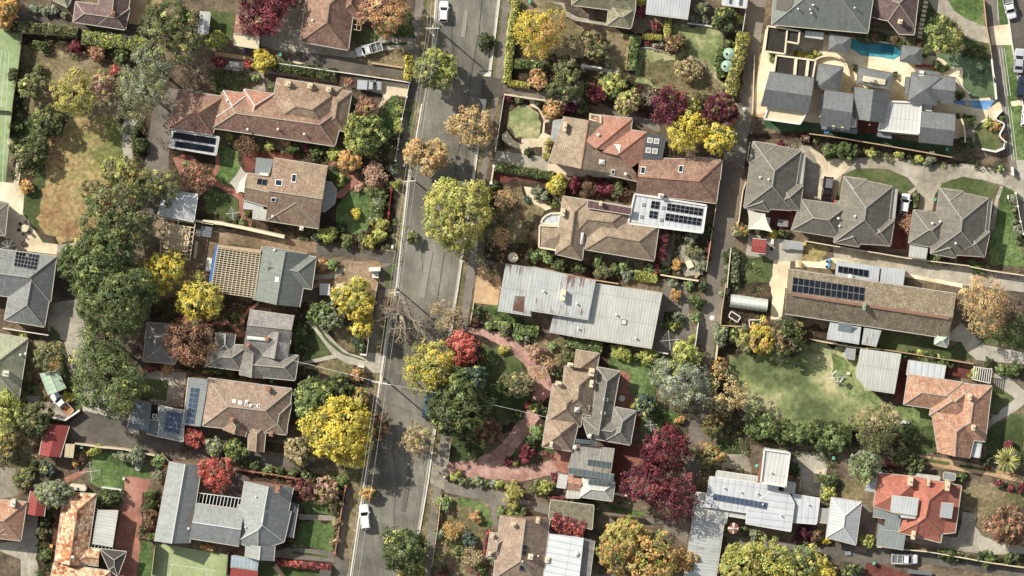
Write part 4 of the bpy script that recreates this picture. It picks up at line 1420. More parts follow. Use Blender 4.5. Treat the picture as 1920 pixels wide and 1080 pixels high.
def litter(spots, pal, n, name='fallen_leaves'):
 """dry leaves lying round trees; spots = (x, y, r) px"""
 _seed[0] += 1
 R = np.random.RandomState(_seed[0])
 P = []
 for x, y, r in spots:
  c = at(x, y, 0)
  m = int(n * (r / 40) ** 2)
  q = R.normal(0, 0.6, (m, 2)) * r * S
  P.append(np.stack([c.x + q[:, 0], c.y + q[:, 1], R.uniform(0.05, 0.09, m)], 1))
 P = np.vstack(P)
 V, F = leaves(R, P, np.tile([0, 0, 3.0], (len(P), 1)), 0.06, flat=0.5)
 o = np_mesh(name, V, F, pick(R, pal, len(P), 0.3))
 o['kind'] = 'stuff'

# ================================================================ builders: vehicles, fences, small things
for nm_, c_, r_ in (('paint_white', 'd6d8d8', 0.25), ('paint_silver', 'a9aeb2', 0.3), ('paint_blue', '4f6678', 0.3), ('paint_black', '26272a', 0.2), ('paint_navy', '2c3648', 0.2)):
 plain(nm_, hexc(c_), r_, 0.02, 1, spec=0.5)
plain('glass_dark', hexc('161a1e'), 0.08, 0.02, spec=0.6)
plain('tyre', hexc('1c1c1c'), 0.9)
plain('rim', hexc('9a9c9e'), 0.35, metal=0.7)
plain('lamp_clear', hexc('d8d8d0'), 0.15)
plain('lamp_red', hexc('8c1c18'), 0.2)
plain('tray_rust', hexc('a8744a'), 0.9, 0.45, 1.2)
plain('tray_grey', hexc('6c6e70'), 0.7, 0.2, 1.5)

def sect(mb, stations, m=0):
 """loft: stations of (x, [(y, z), ...]) along x"""
 k = len(stations[0][1])
 V = [(x, y, z) for x, pr in stations for y, z in pr]
 F = []
 for i in range(len(stations) - 1):
  for j in range(k):
   a, b = i * k + j, i * k + (j + 1) % k
   F.append((a, b, b + k, a + k))
 F.append(tuple(range(k))[::-1])
 F.append(tuple(range((len(stations) - 1) * k, len(stations) * k)))
 return mb.add(V, F, m)

def car(x, y, ang, kind, paint, label, L=None, W=None, group='parked vehicles', tray='tray_grey', rack=False, canopy=False):
 """ang: heading of the nose in photo degrees, 0 = right, 90 = up"""
 c = at(x, y, 0.9)
 root = thing({'suv': 'parked_car', 'hatch': 'parked_car', 'sedan': 'parked_car', 'ute': 'utility_truck'}[kind], label,
     'utility truck' if kind == 'ute' else 'car', (c.x, c.y, 0), group)
 root.rotation_euler.z = math.radians(ang)
 root['_o'] = (0, 0, 0)
 L = L or {'suv': 4.7, 'hatch': 4.0, 'sedan': 4.6, 'ute': 5.3}[kind]
 W = W or 1.85
 H = {'suv': 1.7, 'hatch': 1.48, 'sedan': 1.45, 'ute': 1.75}[kind]
 belt = {'suv': 1.05, 'hatch': 0.95, 'sedan': 0.93, 'ute': 1.08}[kind]
 hw = W / 2
 f = L / 2
 def prof(w, zt, zb=0.28, cr=0.12):
  return [(-w + .03, zb), (w - .03, zb), (w, zb + .25), (w, zt - cr), (w - cr * 1.4, zt), (-w + cr * 1.4, zt), (-w, zt - cr), (-w, zb + .25)]
 tail = {'suv': -0.99, 'hatch': -0.99, 'sedan': -0.99, 'ute': 0.0}[kind]
 mb = MB()
 if kind == 'ute':
  st = [(-0.12 * f, belt, hw * .98), (0.1 * f, belt, hw), (0.45 * f, belt, hw), (0.62 * f, belt - .04, hw * .99), (0.86 * f, belt - .12, hw * .96), (0.96 * f, belt - .2, hw * .86), (f, belt - .38, hw * .68)]
 else:
  hood = belt - (.02 if kind != 'sedan' else .04)
  back = belt if kind != 'sedan' else belt - .02
  st = [(-f, back - .3, hw * .74), (-.95 * f, back - .06, hw * .9), (-.8 * f, back, hw * .98), (-.3 * f, belt, hw), (.3 * f, belt, hw), (.5 * f, hood, hw * .99), (.82 * f, hood - .12, hw * .95), (.94 * f, hood - .22, hw * .84), (f, hood - .4, hw * .66)]
 sect(mb, [(a, prof(w, z)) for a, z, w in st])
 if kind == 'ute':
  cb = [(-0.1 * f, -0.06 * f), (0.3 * f, 0.56 * f)]
  xr0, xr1, xb0, xb1 = -0.06 * f, 0.28 * f, -0.1 * f, 0.52 * f
 elif kind == 'sedan':
  xr0, xr1, xb0, xb1 = -0.42 * f, 0.12 * f, -0.74 * f, 0.44 * f
 elif kind == 'hatch':
  xr0, xr1, xb0, xb1 = -0.72 * f, 0.12 * f, -0.92 * f, 0.46 * f
 else:
  xr0, xr1, xb0, xb1 = -0.8 * f, 0.14 * f, -0.94 * f, 0.44 * f
 wb, wr = hw * .93, hw * .76
 zb_, zr = belt - .03, H
 def cabin(e, z0, z1):
  k0 = (z0 - zb_) / (zr - zb_)
  k1 = (z1 - zb_) / (zr - zb_)
  def ring(k):
   a = xb0 + (xr0 - xb0) * k
   b = xb1 + (xr1 - xb1) * k
   w = wb + (wr - wb) * k
   return [(a - e, -w - e), (b + e, -w - e), (b + e, w + e), (a - e, w + e)]
  return ring(k0), ring(k1)
 r0, r1 = cabin(0, zb_, zr)
 mb.add([(p[0], p[1], zb_) for p in r0] + [(p[0], p[1], zr) for p in r1], [(i, (i + 1) % 4, 4 + (i + 1) % 4, 4 + i) for i in range(4)] + [(4, 5, 6, 7)])
 mb.build('body', paint, root)
 rp = MB()
 q = [(xr0 + .02, -wr + .02), (xr1 - .02, -wr + .02), (xr1 - .02, wr - .02), (xr0 + .02, wr - .02)]
 rp.prism(q, zr - .02, zr + .03, top=[(a * .98 + (xr0 + xr1) * .01, b * .92) for a, b in q])
 rp.build('roof_panel', paint, root)
 def lerp3(a, b, t):
  return tuple(a[i] + (b[i] - a[i]) * t for i in range(3))
 corners = {}
 b3 = [(p[0], p[1], zb_) for p in r0]
 t3 = [(p[0], p[1], zr) for p in r1]
 for nm, i, j in (('side_window', 0, 1), ('windscreen', 1, 2), ('side_window', 2, 3), ('rear_window', 3, 0)):
  a, b, cc, d = Vector(b3[i]), Vector(b3[j]), Vector(t3[j]), Vector(t3[i])
  nrm = (b - a).cross(d - a).normalized()
  def P_(u, v):
   return (a.lerp(b, u)).lerp(d.lerp(cc, u), v)
  if nm == 'side_window':
   qs = [[P_(.12 + .0, .16), P_(.46, .16), P_(.46, .88), P_(.14, .88)], [P_(.5, .16), P_(.88, .16), P_(.86, .88), P_(.5, .88)]]
   if kind == 'ute':
    qs = [[P_(.1, .16), P_(.86, .16), P_(.82, .88), P_(.14, .88)]]
  else:
   qs = [[P_(.06, .1), P_(.94, .1), P_(.92, .93), P_(.08, .93)]]
  g_ = MB()
  for q in qs:
   V = [p + nrm * .015 for p in q] + [p - nrm * .02 for p in q]
   g_.add(V, [(0, 1, 2, 3), (7, 6, 5, 4), (0, 4, 5, 1), (1, 5, 6, 2), (2, 6, 7, 3), (3, 7, 4, 0)])
  g_.build(nm, 'glass_dark', root)
 for sx in (-1, 1):
  for sy in (-1, 1):
   w = MB().tube((sx * f * .62, sy * (hw - .24), .34), (sx * f * .62, sy * (hw + .01), .34), .34, .34, 14).build('wheel', 'tyre', root)
   MB().tube((sx * f * .62, sy * (hw - .02), .34), (sx * f * .62, sy * (hw + .02), .34), .2, .2, 10).build('wheel_rim', 'rim', w)
 for sy in (-1, 1):
  MB().box((f * .93, sy * hw * .66, belt - .42), (.2, .38, .16), sy * -.35).build('headlight', 'lamp_clear', root)
  MB().box((-f * (.985 if kind != 'ute' else 1.0), sy * hw * .78, .75), (.12, .24, .2)).build('tail_light', 'lamp_red', root)
  MB().box((xb1 * .86, sy * (hw + .1), belt), (.14, .2, .14)).build('wing_mirror', paint, root)
 if kind == 'ute':
  t = MB()
  x0, x1 = -f, -0.14 * f
  t.box(((x0 + x1) / 2, 0, .62), (x1 - x0, W, .12), m=1)
  for yy in (-1, 1):
   t.box(((x0 + x1) / 2, yy * (hw - .03), .74), (x1 - x0, .06, .36))
  t.box((x0 + .03, 0, .74), (.06, W - .12, .36))
  t.box((x1 - .03, 0, .74), (.06, W - .12, .5))
  t.build('tray', [paint, tray], root)
  MB().box((-.5 * f, 0, .3), (f * .95, .8, .3)).build('chassis', 'tyre', root)
  if canopy:
   cp = MB()
   cp.box(((x0 + x1) / 2, 0, 1.08), (x1 - x0 - .06, W - .08, .6), taper=.93)
   cp.build('canopy_box', paint, root)
  if rack:
   rk = MB()
   for xx in (x0 + .1, (x0 + x1) / 2, x1 - .1, xr1 - .1):
    rk.bar((xx, -hw + .05, 1.95), (xx, hw - .05, 1.95), .06, .06)
    if xx < 0:
     for yy in (-1, 1):
      rk.tube((xx, yy * (hw - .06), .7), (xx, yy * (hw - .06), 1.92), .03)
   for yy in (-1, 1):
    rk.bar((x0, yy * (hw - .08), 2.0), (xr1, yy * (hw - .08), 2.0), .05, .05)
   rk.build('ladder_rack', 'white_paint', root)
 return root

def fence(spec, h, label, mat='timber_dark', w=0.07, name='timber_fence', post=None, step=2.4, cap=None, group=None, postw=0.12, posth=0.08, cat='fence'):
 pts = [at(x, y, h) for x, y in px(spec)]
 if 'curv' in label and len(pts) > 2:
  q = [pts[0]] + pts + [pts[-1]]
  pts = []
  for i in range(len(q) - 3):
   for k in range(6):
    t = k / 6
    a, b, c, d = q[i:i + 4]
    pts.append(0.5 * (2 * b + (c - a) * t + (2 * a - 5 * b + 4 * c - d) * t * t + (3 * b - a - 3 * c + d) * t ** 3))
  pts.append(q[-1])
 base = Vector((pts[0].x, pts[0].y, 0))
 root = thing(name, label, cat, base, group)
 mb, pm, cp = MB(), [], MB()
 for a, b in zip(pts, pts[1:]):
  mb.bar(a, b, w, h - 0.04)
  if cap:
   cp.bar(a + Vector((0, 0, .05)), b + Vector((0, 0, .05)), w + .08, .05)
  n = max(1, int((b - a).length / step))
  for i in range(n):
   pm.append(a.lerp(b, i / n))
 pm.append(pts[-1])
 mb.build('wall' if 'wall' in name else 'panel', mat, root)
 if cap:
  cp.build('capping', cap, root)
 if post:
  for p in pm[:60]:
   q = MB().box((p.x, p.y, 0), (postw, postw, h + posth), -.12)
   q.build('post' if postw < .25 else 'pillar', post, root)
 return root

def small(name, label, cat, loc_px, z=0.0, group=None):
 c = at(loc_px[0], loc_px[1], z)
 return thing(name, label, cat, (c.x, c.y, z), group)

# ================================================================ roofs
def H(s):
 return [hexc(x) for x in s.split()]
tile_mat('tile_brown', H('7d6653 8d7460 9c8068 6f5c4d 8a6e5c a08a70'), hexc('a8997c'), 0.4)
tile_mat('tile_pink', H('8f7664 9a826f 846f5f a48f7b 7b6959'), hexc('a89478'), 0.4)
tile_mat('tile_tan', H('86725c 947f68 9e8a70 766857 8a7a64'), hexc('a4947a'), 0.5)
tile_mat('tile_rust', H('84604f 947060 765648 a58372 6b574a'), hexc('a58a68'), 0.45)
tile_mat('tile_orange', H('a5705a ae7b64 99654f b68872 a27460'), hexc('b58a6c'), 0.2, grime=0.15)
tile_mat('tile_red', H('a85e4a b26a55 9c5443 ba7660 a4604c'), hexc('a96a50'), 0.15, grime=0.14)
tile_mat('tile_leafy', H('a8683c c08a5c 8a4c2a d3b48a b5794a 98592e'), hexc('d8bf98'), 0.6, cell=(0.5, 0.5), spread=1.0)
tile_mat('tile_mottled', H('906c58 a07e6c 7c6454 928066 6e5c4c ac9480'), hexc('8c8466'), 0.5)
tile_mat('tile_orange_mottled', H('ae7c60 bb9074 9f6a50 8d5f4c c4a284'), hexc('b88c66'), 0.3)
tile_mat('tile_olive', H('6d6a55 7d7a60 8a8468 5f5c4a 94906e'), hexc('a9a680'), 0.5)
tile_mat('tile_charcoal', H('6a665c 726d62 7b766a 625e55'), hexc('8a8474'), 0.25, grime=0.16)
tile_mat('tile_slate', H('6e6c66 7b7870 86827a 605e58'), hexc('928e80'), 0.4)
tile_mat('tile_green', H('8a8f70 979b7c a3a588 7c8066'), hexc('b3b290'), 0.5, grime=0.15)
tile_mat('tile_grey', H('747674 7e807e 898b88 6b6d6b'), hexc('8e9292'), 0.4, grime=0.15)
tile_mat('tile_lavender', H('7d7876 8a8482 96908c 6f6a68'), hexc('9a958a'), 0.45, grime=0.2)
tile_mat('tile_purple', H('6a5654 75605c 5f4e4c 806a66'), hexc('8a7a74'), 0.3, grime=0.2)
tile_mat('shingle', H('6f6350 7d705a 5e5444 8a7c64 968a70'), hexc('857a60'), 0.4, cell=(0.25, 0.4), grime=0.3)
tile_mat('slate', H('686b6b 707373 606363 777a7a'), hexc('7c7f7e'), 0.3, cell=(0.3, 0.2), grime=0.1, rough=0.7)
tile_mat('slate_pale', H('868a88 8e9290 7e8280 969a97'), hexc('9a9e9b'), 0.3, cell=(0.3, 0.25), grime=0.1, rough=0.7)
tile_mat('slate_green', H('6f766f 777e77 676e67 7e857c'), hexc('82887c'), 0.3, cell=(0.3, 0.25), grime=0.08, rough=0.7)
metal_mat('metal_white', hexc('b9bdbe'), hexc('a9adae'), 0.55)
metal_mat('metal_bright', hexc('c0c4c6'), hexc('b2b6b9'), 1.2, streak=0.08)
metal_mat('metal_slate', hexc('6d7577'), hexc('646c6f'), 0.5, streak=0.08)
metal_mat('rust_streaks', hexc('a9aaa6'), hexc('9c9d99'), 0.6, rust=1.6, streak=0.2)
metal_mat('metal_pale', hexc('bcbcb2'), hexc('adada4'), 0.55, streak=0.15)
metal_mat('metal_rusty', hexc('b4b8b6'), hexc('a3a6a2'), 0.6, rust=0.55, streak=0.16)
metal_mat('metal_dirty', hexc('a29f92'), hexc('86837a'), 0.55, rust=0.2, streak=0.3)
metal_mat('metal_grey', hexc('8b9290'), hexc('7c8381'), 0.5, streak=0.08)
metal_mat('metal_dark', hexc('53585b'), hexc('494d50'), 0.5, streak=0.1)
metal_mat('metal_charcoal', hexc('45413c'), hexc('504a44'), 0.5, streak=0.2)
metal_mat('metal_red', hexc('9a4540'), hexc('8d3d38'), 0.6, streak=0.1)
metal_mat('metal_maroon', hexc('5f4746'), hexc('6b5250'), 1.1, streak=0.25)
metal_mat('metal_mint', hexc('a5bfa4'), hexc('97b296'), 0.9, streak=0.1)
metal_mat('metal_blue', hexc('a3b2ba'), hexc('8fa0aa'), 0.7, streak=0.25)
metal_mat('metal_cream', hexc('c8b894'), hexc('bcac88'), 0.9, streak=0.1)
metal_mat('metal_ribbed', hexc('c6c6c0'), hexc('bcbcb6'), 0.75, streak=0.04)
plain('flat_black', hexc('3a3631'), 0.95, 0.3, 2.0)
plain('flat_slate', hexc('70777c'), 0.85, 0.1, 1.0)
plain('flat_cream', hexc('cfc19c'), 0.85, 0.08, 1.0)
plain('flat_moss', hexc('76705a'), 0.95, 0.45, 1.6)
plain('sail', hexc('cfc7b4'), 0.8, 0.05)
plain('canvas_dark', hexc('3e4140'), 0.9, 0.1)
plain('canvas_red', hexc('8c3a34'), 0.85, 0.08)
plain('blue_wrap', hexc('3f6fae'), 0.6, 0.12)
plain('green_tank', hexc('93b39c'), 0.6, 0.15)
plain('blue_plastic', hexc('4f8fbf'), 0.5, 0.08)

# ---------------------------------------------------------------- west side of the street
House('court_house', 'house', 'purple slate roofed house with pale ridge lines beyond the long hedge', 'house', [
 ('00 548,12 940,60 905,215 528,158', 3.1, 26, (), 'tile_purple', 'ridge_pale'),
 ('00 725,-220 970,-220 906,213 705,180', 3.1, 26, (), 'tile_purple', 'ridge_pale')], 'wall_cream').chimney('00 810,95', 0.8, 0.7)
House('corner_house', 'house', 'grey tiled roof corner cut by the top edge beside the purple slate house', 'house', [
 ('00 340,-60 540,-60 487,52 385,0', 3, 24, (), 'tile_green', 'ridge_pale')], 'wall_brick')
House('white_shed', 'shed', 'small white flat roofed shed under the big dark green tree', 'shed', [
 ('10 -18,85 54,92 38,245 -34,236', 2.6, 0, (), 'metal_white', None)], 'wall_white', None)
House('terracotta_garage', 'garage', 'garage with terracotta tiles above a cream flat roof under the burgundy tree', 'garage', [
 ('10 242,110 430,140 410,265 224,238', 2.9, 18, (1, 3), 'tile_orange_mottled', 'ridge_terracotta'),
 ('10 228,240 410,262 400,352 226,325', 2.6, 0, (), 'flat_cream', None)], 'wall_cream')
h = House('north_house', 'house', 'brown tiled house behind the curved driveway with the ladder rack truck', 'house', [
 ('10 770,-150 1120,-150 1052,362 703,300', 3.1, 26, (), 'tile_rust', 'ridge_brown'),
 ('10 985,-150 1195,-150 1158,138 975,105', 3.1, 26, (), 'tile_rust', 'ridge_brown')], 'wall_brick')
h.vent('10 795,145')
h.beams('pergola_beam', '10 1090,140 1150,145', '10 1082,210 1142,222', 3, 2.7, 0.12, 0.15, 'timber')
h.beams('pergola_beam', '10 1090,140 1082,210', '10 1150,145 1142,222', 3, 2.8, 0.12, 0.15, 'timber')

h = House('long_house', 'house', 'long tiled house with orange north slopes and three chimneys', 'house', [
 ('10 140,665 1030,770 955,1057 70,925', 3.1, 25, (), 'tile_rust', 'ridge_pale'),
 ('10 -173,648 150,700 70,975 -251,925', 3.1, 27, (), 'tile_rust', 'ridge_terracotta'),
 ('10 300,645 512,680 440,900 250,870', 3.1, 27, (), 'tile_orange', 'ridge_white'),
 ('10 150,655 330,680 300,870 90,850', 3.1, 26, (), 'tile_orange', 'ridge_white'),
 ('10 540,566 1008,636 940,1000 470,900', 3.1, 25, (), 'tile_brown', 'ridge_brown'),
 ('10 900,640 1078,665 1030,950 860,920', 3.1, 26, (), 'tile_brown', 'ridge_brown')], 'wall_brick')
h.chimney('10 617,605 775,620 910,645', 0.8, 0.8, 1.4, 'wall_cream')
h.vent('10 178,725 545,933 735,968 325,935')
h = House('solar_garage', 'garage', 'white flat roofed garage carrying two rows of black solar panels', 'garage', [
 ('P 323,243 411,257 405,291 318,276', 2.7, 0, (), 'metal_bright', None)], 'wall_white')
h.solar('P 326,247 405,259 403,271 323,259', 8, 1, ('solar_cell', 'solar_cell'), 0.01)
h.solar('P 329,264 402,275 400,286 327,275', 7, 1, ('solar_cell', 'solar_cell'), 0.01)

h = House('sail_house', 'house', 'mottled tile house with skylights beside the white shade sail', 'house', [
 ('11 515,140 905,200 838,650 455,590', 3.1, 25, (1, 3), 'tile_mottled', 'ridge_pale'),
 ('11 325,250 540,280 500,500 293,440', 3.08, 25, (1, 3), 'tile_mottled', 'ridge_pale'),
 ('11 510,430 850,470 838,650 463,592', 3.1, 25, (0,), 'tile_mottled', 'ridge_pale'),
 ('11 388,135 515,150 480,272 375,255', 2.9, 4, (0, 1, 3), 'metal_grey', None),
 ('11 308,418 440,450 432,512 297,505', 2.7, 0, (), 'metal_white', None),
 ('11 365,485 480,520 465,592 358,575', 2.8, 3, (0, 1, 3), 'metal_pale', None),
 ('11 885,303 922,310 966,370 952,470 880,527 848,522', 2.6, 12, (0, 5), 'metal_grey', 'ridge_grey')], 'wall_cream')
h.skylight('11 550,318', 1.4, 1.2).skylight('11 660,285', 0.9, 1.6).skylight('11 512,442', 1.0, 0.8)
h.chimney('11 715,648', 0.6, 0.6, 0.9, 'wall_white').solar('11 398,285 470,295 462,340 390,330', 2, 1)
h.vent('11 507,560')
h.slab('air_conditioner', [(x, y) for x, y in px('11 415,245 478,252 475,270 412,262')], 0.6, 0.5, ('white_paint', 'white_paint'))

h = House('renovated_house', 'house', 'house under rebuilding with a smooth grey metal roof', 'house', [
 ('11 430,778 770,838 700,1218 366,1165', 3.2, 24, (0, 2), 'slate_green', 'ridge_grey'),
 ('11 480,800 820,858 788,1090 470,1030', 3.2, 24, (3,), 'slate_green', 'ridge_grey')], 'wall_white')
h.skylight('11 537,1018', 0.7, 0.9, mats=('white_paint', 'white_paint')).vent('11 520,803')
h.beams('timber_batten', '11 590,935 625,935', '11 590,985 625,990', 2, 4.6, 0.05, 0.06, 'white_paint')
def grid_frame(name, label, cat, corners, nu, nv, z, w, mats, floor=None, floor_z=0.1, posts=True, pw=0.12, group=None, slope=0.0):
 c = ats(corners, z)
 root = thing(name, label, cat, (c[0].x, c[0].y, 0), group)
 def q(u, v, dz=0):
  p = c[0].lerp(c[1], u).lerp(c[3].lerp(c[2], u), v)
  return Vector((p.x, p.y, z + dz + slope * math.sin(math.pi * u)))
 for i in range(nu):
  u = i / (nu - 1)
  MB().bar(q(u, 0), q(u, 1), w, w * 1.2).build('rafter', mats, root)
 for j in range(nv):
  v = j / (nv - 1)
  mb = MB()
  for k in range(4):
   mb.bar(q(k / 4, v, .06), q((k + 1) / 4, v, .06), w, w * 0.8)
  mb.build('batten', mats, root)
 if posts:
  for u, v in ((0, 0), (1, 0), (1, 1), (0, 1)):
   p = q(u, v)
   MB().box((p.x, p.y, 0), (pw, pw, z - .1), -.12).build('post', mats, root)
 if floor:
  f = ats(corners, floor_z)
  f = f if ccw(f) else f[::-1]
  k = len(f)
  mb = MB().prism([(p.x, p.y) for p in f], floor_z - .08, floor_z)
  mb.build('floor', floor, root)
 return root
g = grid_frame('rafter_lattice', 'open timber roof frame of battens on the extension being built', 'roof frame',
   '11 110,775 418,822 378,1150 55,1105', 12, 22, 3.5, 0.09, 'timber_pale', 'dirt', 2.6)
c = ats('11 95,765 122,770 60,1110 30,1100', 3.4)
MB().prism([(p.x, p.y) for p in c][::-1], 3.3, 3.42).build('edge_wrap', 'blue_wrap', g)
c = ats('11 110,765 425,805 420,830 110,785', 3.55)
MB().prism([(p.x, p.y) for p in c][::-1], 3.45, 3.6).build('timber_edge', 'timber', g)
c = [(p.x, p.y) for p in ats('11 120,785 410,825 372,1140 65,1100', 1.5)]
MB().prism(c[::-1], 0, 2.5).build('walls', 'timber_dark', g)
g = grid_frame('timber_skeleton', 'bare timber carport frame standing beside the white tent roof', 'carport frame',
   '01 1168,572 1412,612 1372,875 1160,840', 3, 9, 2.5, 0.14, 'timber_pale')
g = grid_frame('timber_platform', 'timber deck with studs laid out inside the carport frame', 'timber deck',
   '01 1208,618 1378,645 1355,820 1190,790', 8, 3, 2.75, 0.09, 'timber_pale', 'timber', 2.6, False)
for a_, b_ in (('01 1215,625', '01 1300,780'), ('01 1360,650', '01 1200,780'), ('01 1330,640', '01 1372,760')):
 MB().bar(ats(a_, 2.95)[0], ats(b_, 2.95)[0], 0.1, 0.08).build('brace', 'timber_pale', g)
House('tent_roof', 'shed', 'shed with a white pyramid roof half hidden by the grey olive tree', 'shed', [
 ('01 1190,370 1430,405 1400,600 1143,548', 3.0, 17, (), 'metal_bright', 'ridge_white')], 'wall_white', None, 'white_paint')

h = House('west_house', 'house', 'grey tiled house with solar panels beside the cream terrace', 'house', [
 ('01 -230,770 408,852 365,1180 -270,1100', 3.4, 25, (), 'tile_grey', 'ridge_grey'),
 ('P 25,508 101,512 83,613 8,600', 3.4, 25, (0,), 'tile_grey', 'ridge_grey')], 'wall_brick')
h.solar('01 118,815 284,840 262,948 100,920', 7, 4, ('solar_frame', 'solar_cell'))
House('pavilion', 'house', 'dark roofed pavilion cut by the left edge beside the dark umbrella', 'house', [
 ('01 -120,445 60,465 35,700 -140,690', 3.0, 11, (), 'tile_charcoal', 'ridge_grey')], 'wall_cream')
h = House('green_house', 'house', 'pale green tiled house cut by the left edge above the mint shed', 'house', [
 ('02 -160,345 202,405 136,840 -230,785', 3.2, 26, (), 'tile_green', 'ridge_pale')], 'wall_cream')
h.chimney('02 42,657', 1.0, 0.9, 1.0, 'wall_white')
h.vent('02 150,520 185,512')
House('mint_shed', 'shed', 'mint green metal shed in front of the white truck', 'shed', [
 ('02 290,655 415,640 475,765 352,813', 2.6, 14, (0, 2), 'metal_mint', 'ridge_white')], 'wall_white')
House('red_shed', 'shed', 'larger red metal shed beside the white fence corner', 'shed', [
 ('03 325,-22 500,-5 432,222 285,205', 2.7, 14, (0, 2), 'metal_red', None)], 'wall_brick')
House('small_red_shed', 'shed', 'smaller red metal shed joined to the leafy orange roof', 'shed', [
 ('03 222,465 338,490 318,650 190,632', 2.7, 16, (0, 2), 'metal_red', None)], 'wall_brick')
h = House('southwest_house', 'house', 'orange tiled house cut by the left edge beside the smaller red shed', 'house', [
 ('03 -120,520 192,545 150,825 -160,790', 3.1, 25, (), 'tile_orange_mottled', 'ridge_pale'),
 ('03 0,690 70,700 60,780 -20,780', 3.6, 25, (), 'tile_orange_mottled', 'ridge_pale')], 'wall_brick')
h.chimney('03 92,555', 0.8, 1.1, 1.2, 'wall_white')
h = House('leafy_house', 'house', 'orange and cream tiled house speckled with fallen leaves', 'house', [
 ('03 462,475 697,488 620,1005 395,978', 3.2, 26, (2,), 'tile_leafy', 'ridge_terracotta'),
 ('03 590,870 722,885 712,1008 520,985', 3.0, 26, (1,), 'tile_leafy', 'ridge_terracotta'),
 ('03 388,985 800,1045 770,1230 350,1180', 3.25, 26, (), 'tile_leafy', 'ridge_terracotta'),
 ('03 722,885 916,905 850,1080 790,1034', 3.1, 20, (), 'metal_charcoal', 'ridge_grey'),
 ('03 712,600 857,606 815,872 668,850', 2.8, 3, (0, 1, 2), 'metal_pale', None)], 'wall_brick')
h.beams('pergola_beam', '03 680,590 650,862', '03 708,595 670,862', 14, 2.7, 0.08, 0.12, 'white_paint')
h.beams('pergola_beam', '03 660,850 815,880', '03 658,870 812,895', 7, 2.7, 0.08, 0.12, 'white_paint')
h.vent('03 528,940', 0.2)
c = House('brick_shed', 'shed', 'small pink and white roofed shed beside the larger red shed', 'shed', [
 ('03 473,122 543,126 530,222 465,214', 2.3, 6, (0, 1, 3), 'metal_cream', None)], 'wall_brick')

h = House('slate_house', 'house', 'old lavender slate house with a white box gutter and curved brick paths', 'house', [
 ('12 342,198 663,242 630,425 305,400', 3.3, 25, (1, 3), 'tile_lavender', 'ridge_pale'),
 ('12 308,392 632,430 612,555 288,498', 3.4, 20, (0, 1, 3), 'tile_lavender', None),
 ('12 455,350 645,355 612,560 425,530', 3.4, 26, (0, 2), 'tile_lavender', 'ridge_pale'),
 ('12 300,495 692,528 667,706 270,668', 3.3, 24, (), 'tile_slate', 'ridge_pale'),
 ('12 290,500 442,520 440,695 268,668', 3.35, 27, (0, 2), 'tile_slate', 'ridge_pale'),
 ('12 60,440 330,455 275,635 22,602', 3.2, 24, (), 'tile_slate', 'ridge_pale'),
 ('12 95,358 236,372 215,520 100,500', 3.2, 26, (0,), 'tile_slate', 'ridge_white')], 'wall_cream')
h.chimney('12 465,408 325,455', 0.7, 0.7, 1.2, 'wall_brick')
h.slab('box_gutter', px('12 322,382 455,396 453,412 320,400'), 0.3, 0.2, ('white_paint', 'white_paint'))
House('slate_shed', 'house', 'low grey slate roof tucked under the rust coloured tree', 'house', [
 ('02 1065,290 1330,310 1265,590 1036,565', 3.1, 24, (), 'tile_slate', 'ridge_pale')], 'wall_cream')
h = House('tan_house', 'house', 'tan tiled house with a row of small skylights behind the bright yellow tree', 'house', [
 ('12 38,690 645,768 605,1100 -5,1035', 3.3, 26, (), 'tile_pink', 'ridge_pale'),
 ('12 500,880 643,872 600,1090 450,1080', 3.3, 26, (), 'tile_brown', 'ridge_pale'),
 ('13 165,-100 360,-90 305,75 150,25', 3.35, 26, (2,), 'tile_brown', 'ridge_pale'),
 ('13 333,-20 460,-10 440,185 328,170', 3.1, 26, (2,), 'tile_brown', 'ridge_pale')], 'wall_brick')
h.skylight('12 228,856 270,866', 0.7, 0.7, mats=('white_paint', 'white_paint')).skylight('12 380,890 405,892 315,882', 0.6, 0.5)
h.vent('12 320,857 348,884', 0.22)
h.chimney('12 475,772 210,990', 0.7, 0.7, 1.3, 'wall_brick').chimney('13 495,50', 0.6, 0.9, 1.0)
h = House('solar_annexe', 'house', 'grey metal annexe with blue solar panels at the lane bend', 'house', [
 ('02 1365,685 1508,700 1450,1040 1323,1028', 3.2, 5, (0, 1, 2), 'metal_grey', None),
 ('02 1150,890 1335,928 1322,1150 1140,1110', 3.0, 0, (), 'metal_grey', None),
 ('02 968,850 1097,867 1080,1080 922,1052', 3.1, 3, (0, 1, 2), 'metal_slate', None),
 ('02 1078,990 1150,1000 1140,1112 1064,1090', 3.0, 0, (), 'metal_slate', None)], 'wall_brick', None, 'cream_paint')
h.solar('02 1380,755 1442,762 1402,1022 1342,1012', 2, 7, ('solar_frame', 'solar_blue'))
h.solar('02 1208,930 1318,942 1298,1095 1182,1072', 4, 4, ('solar_frame', 'solar_blue'))
h.skylight('02 1118,965', 0.8, 0.8)

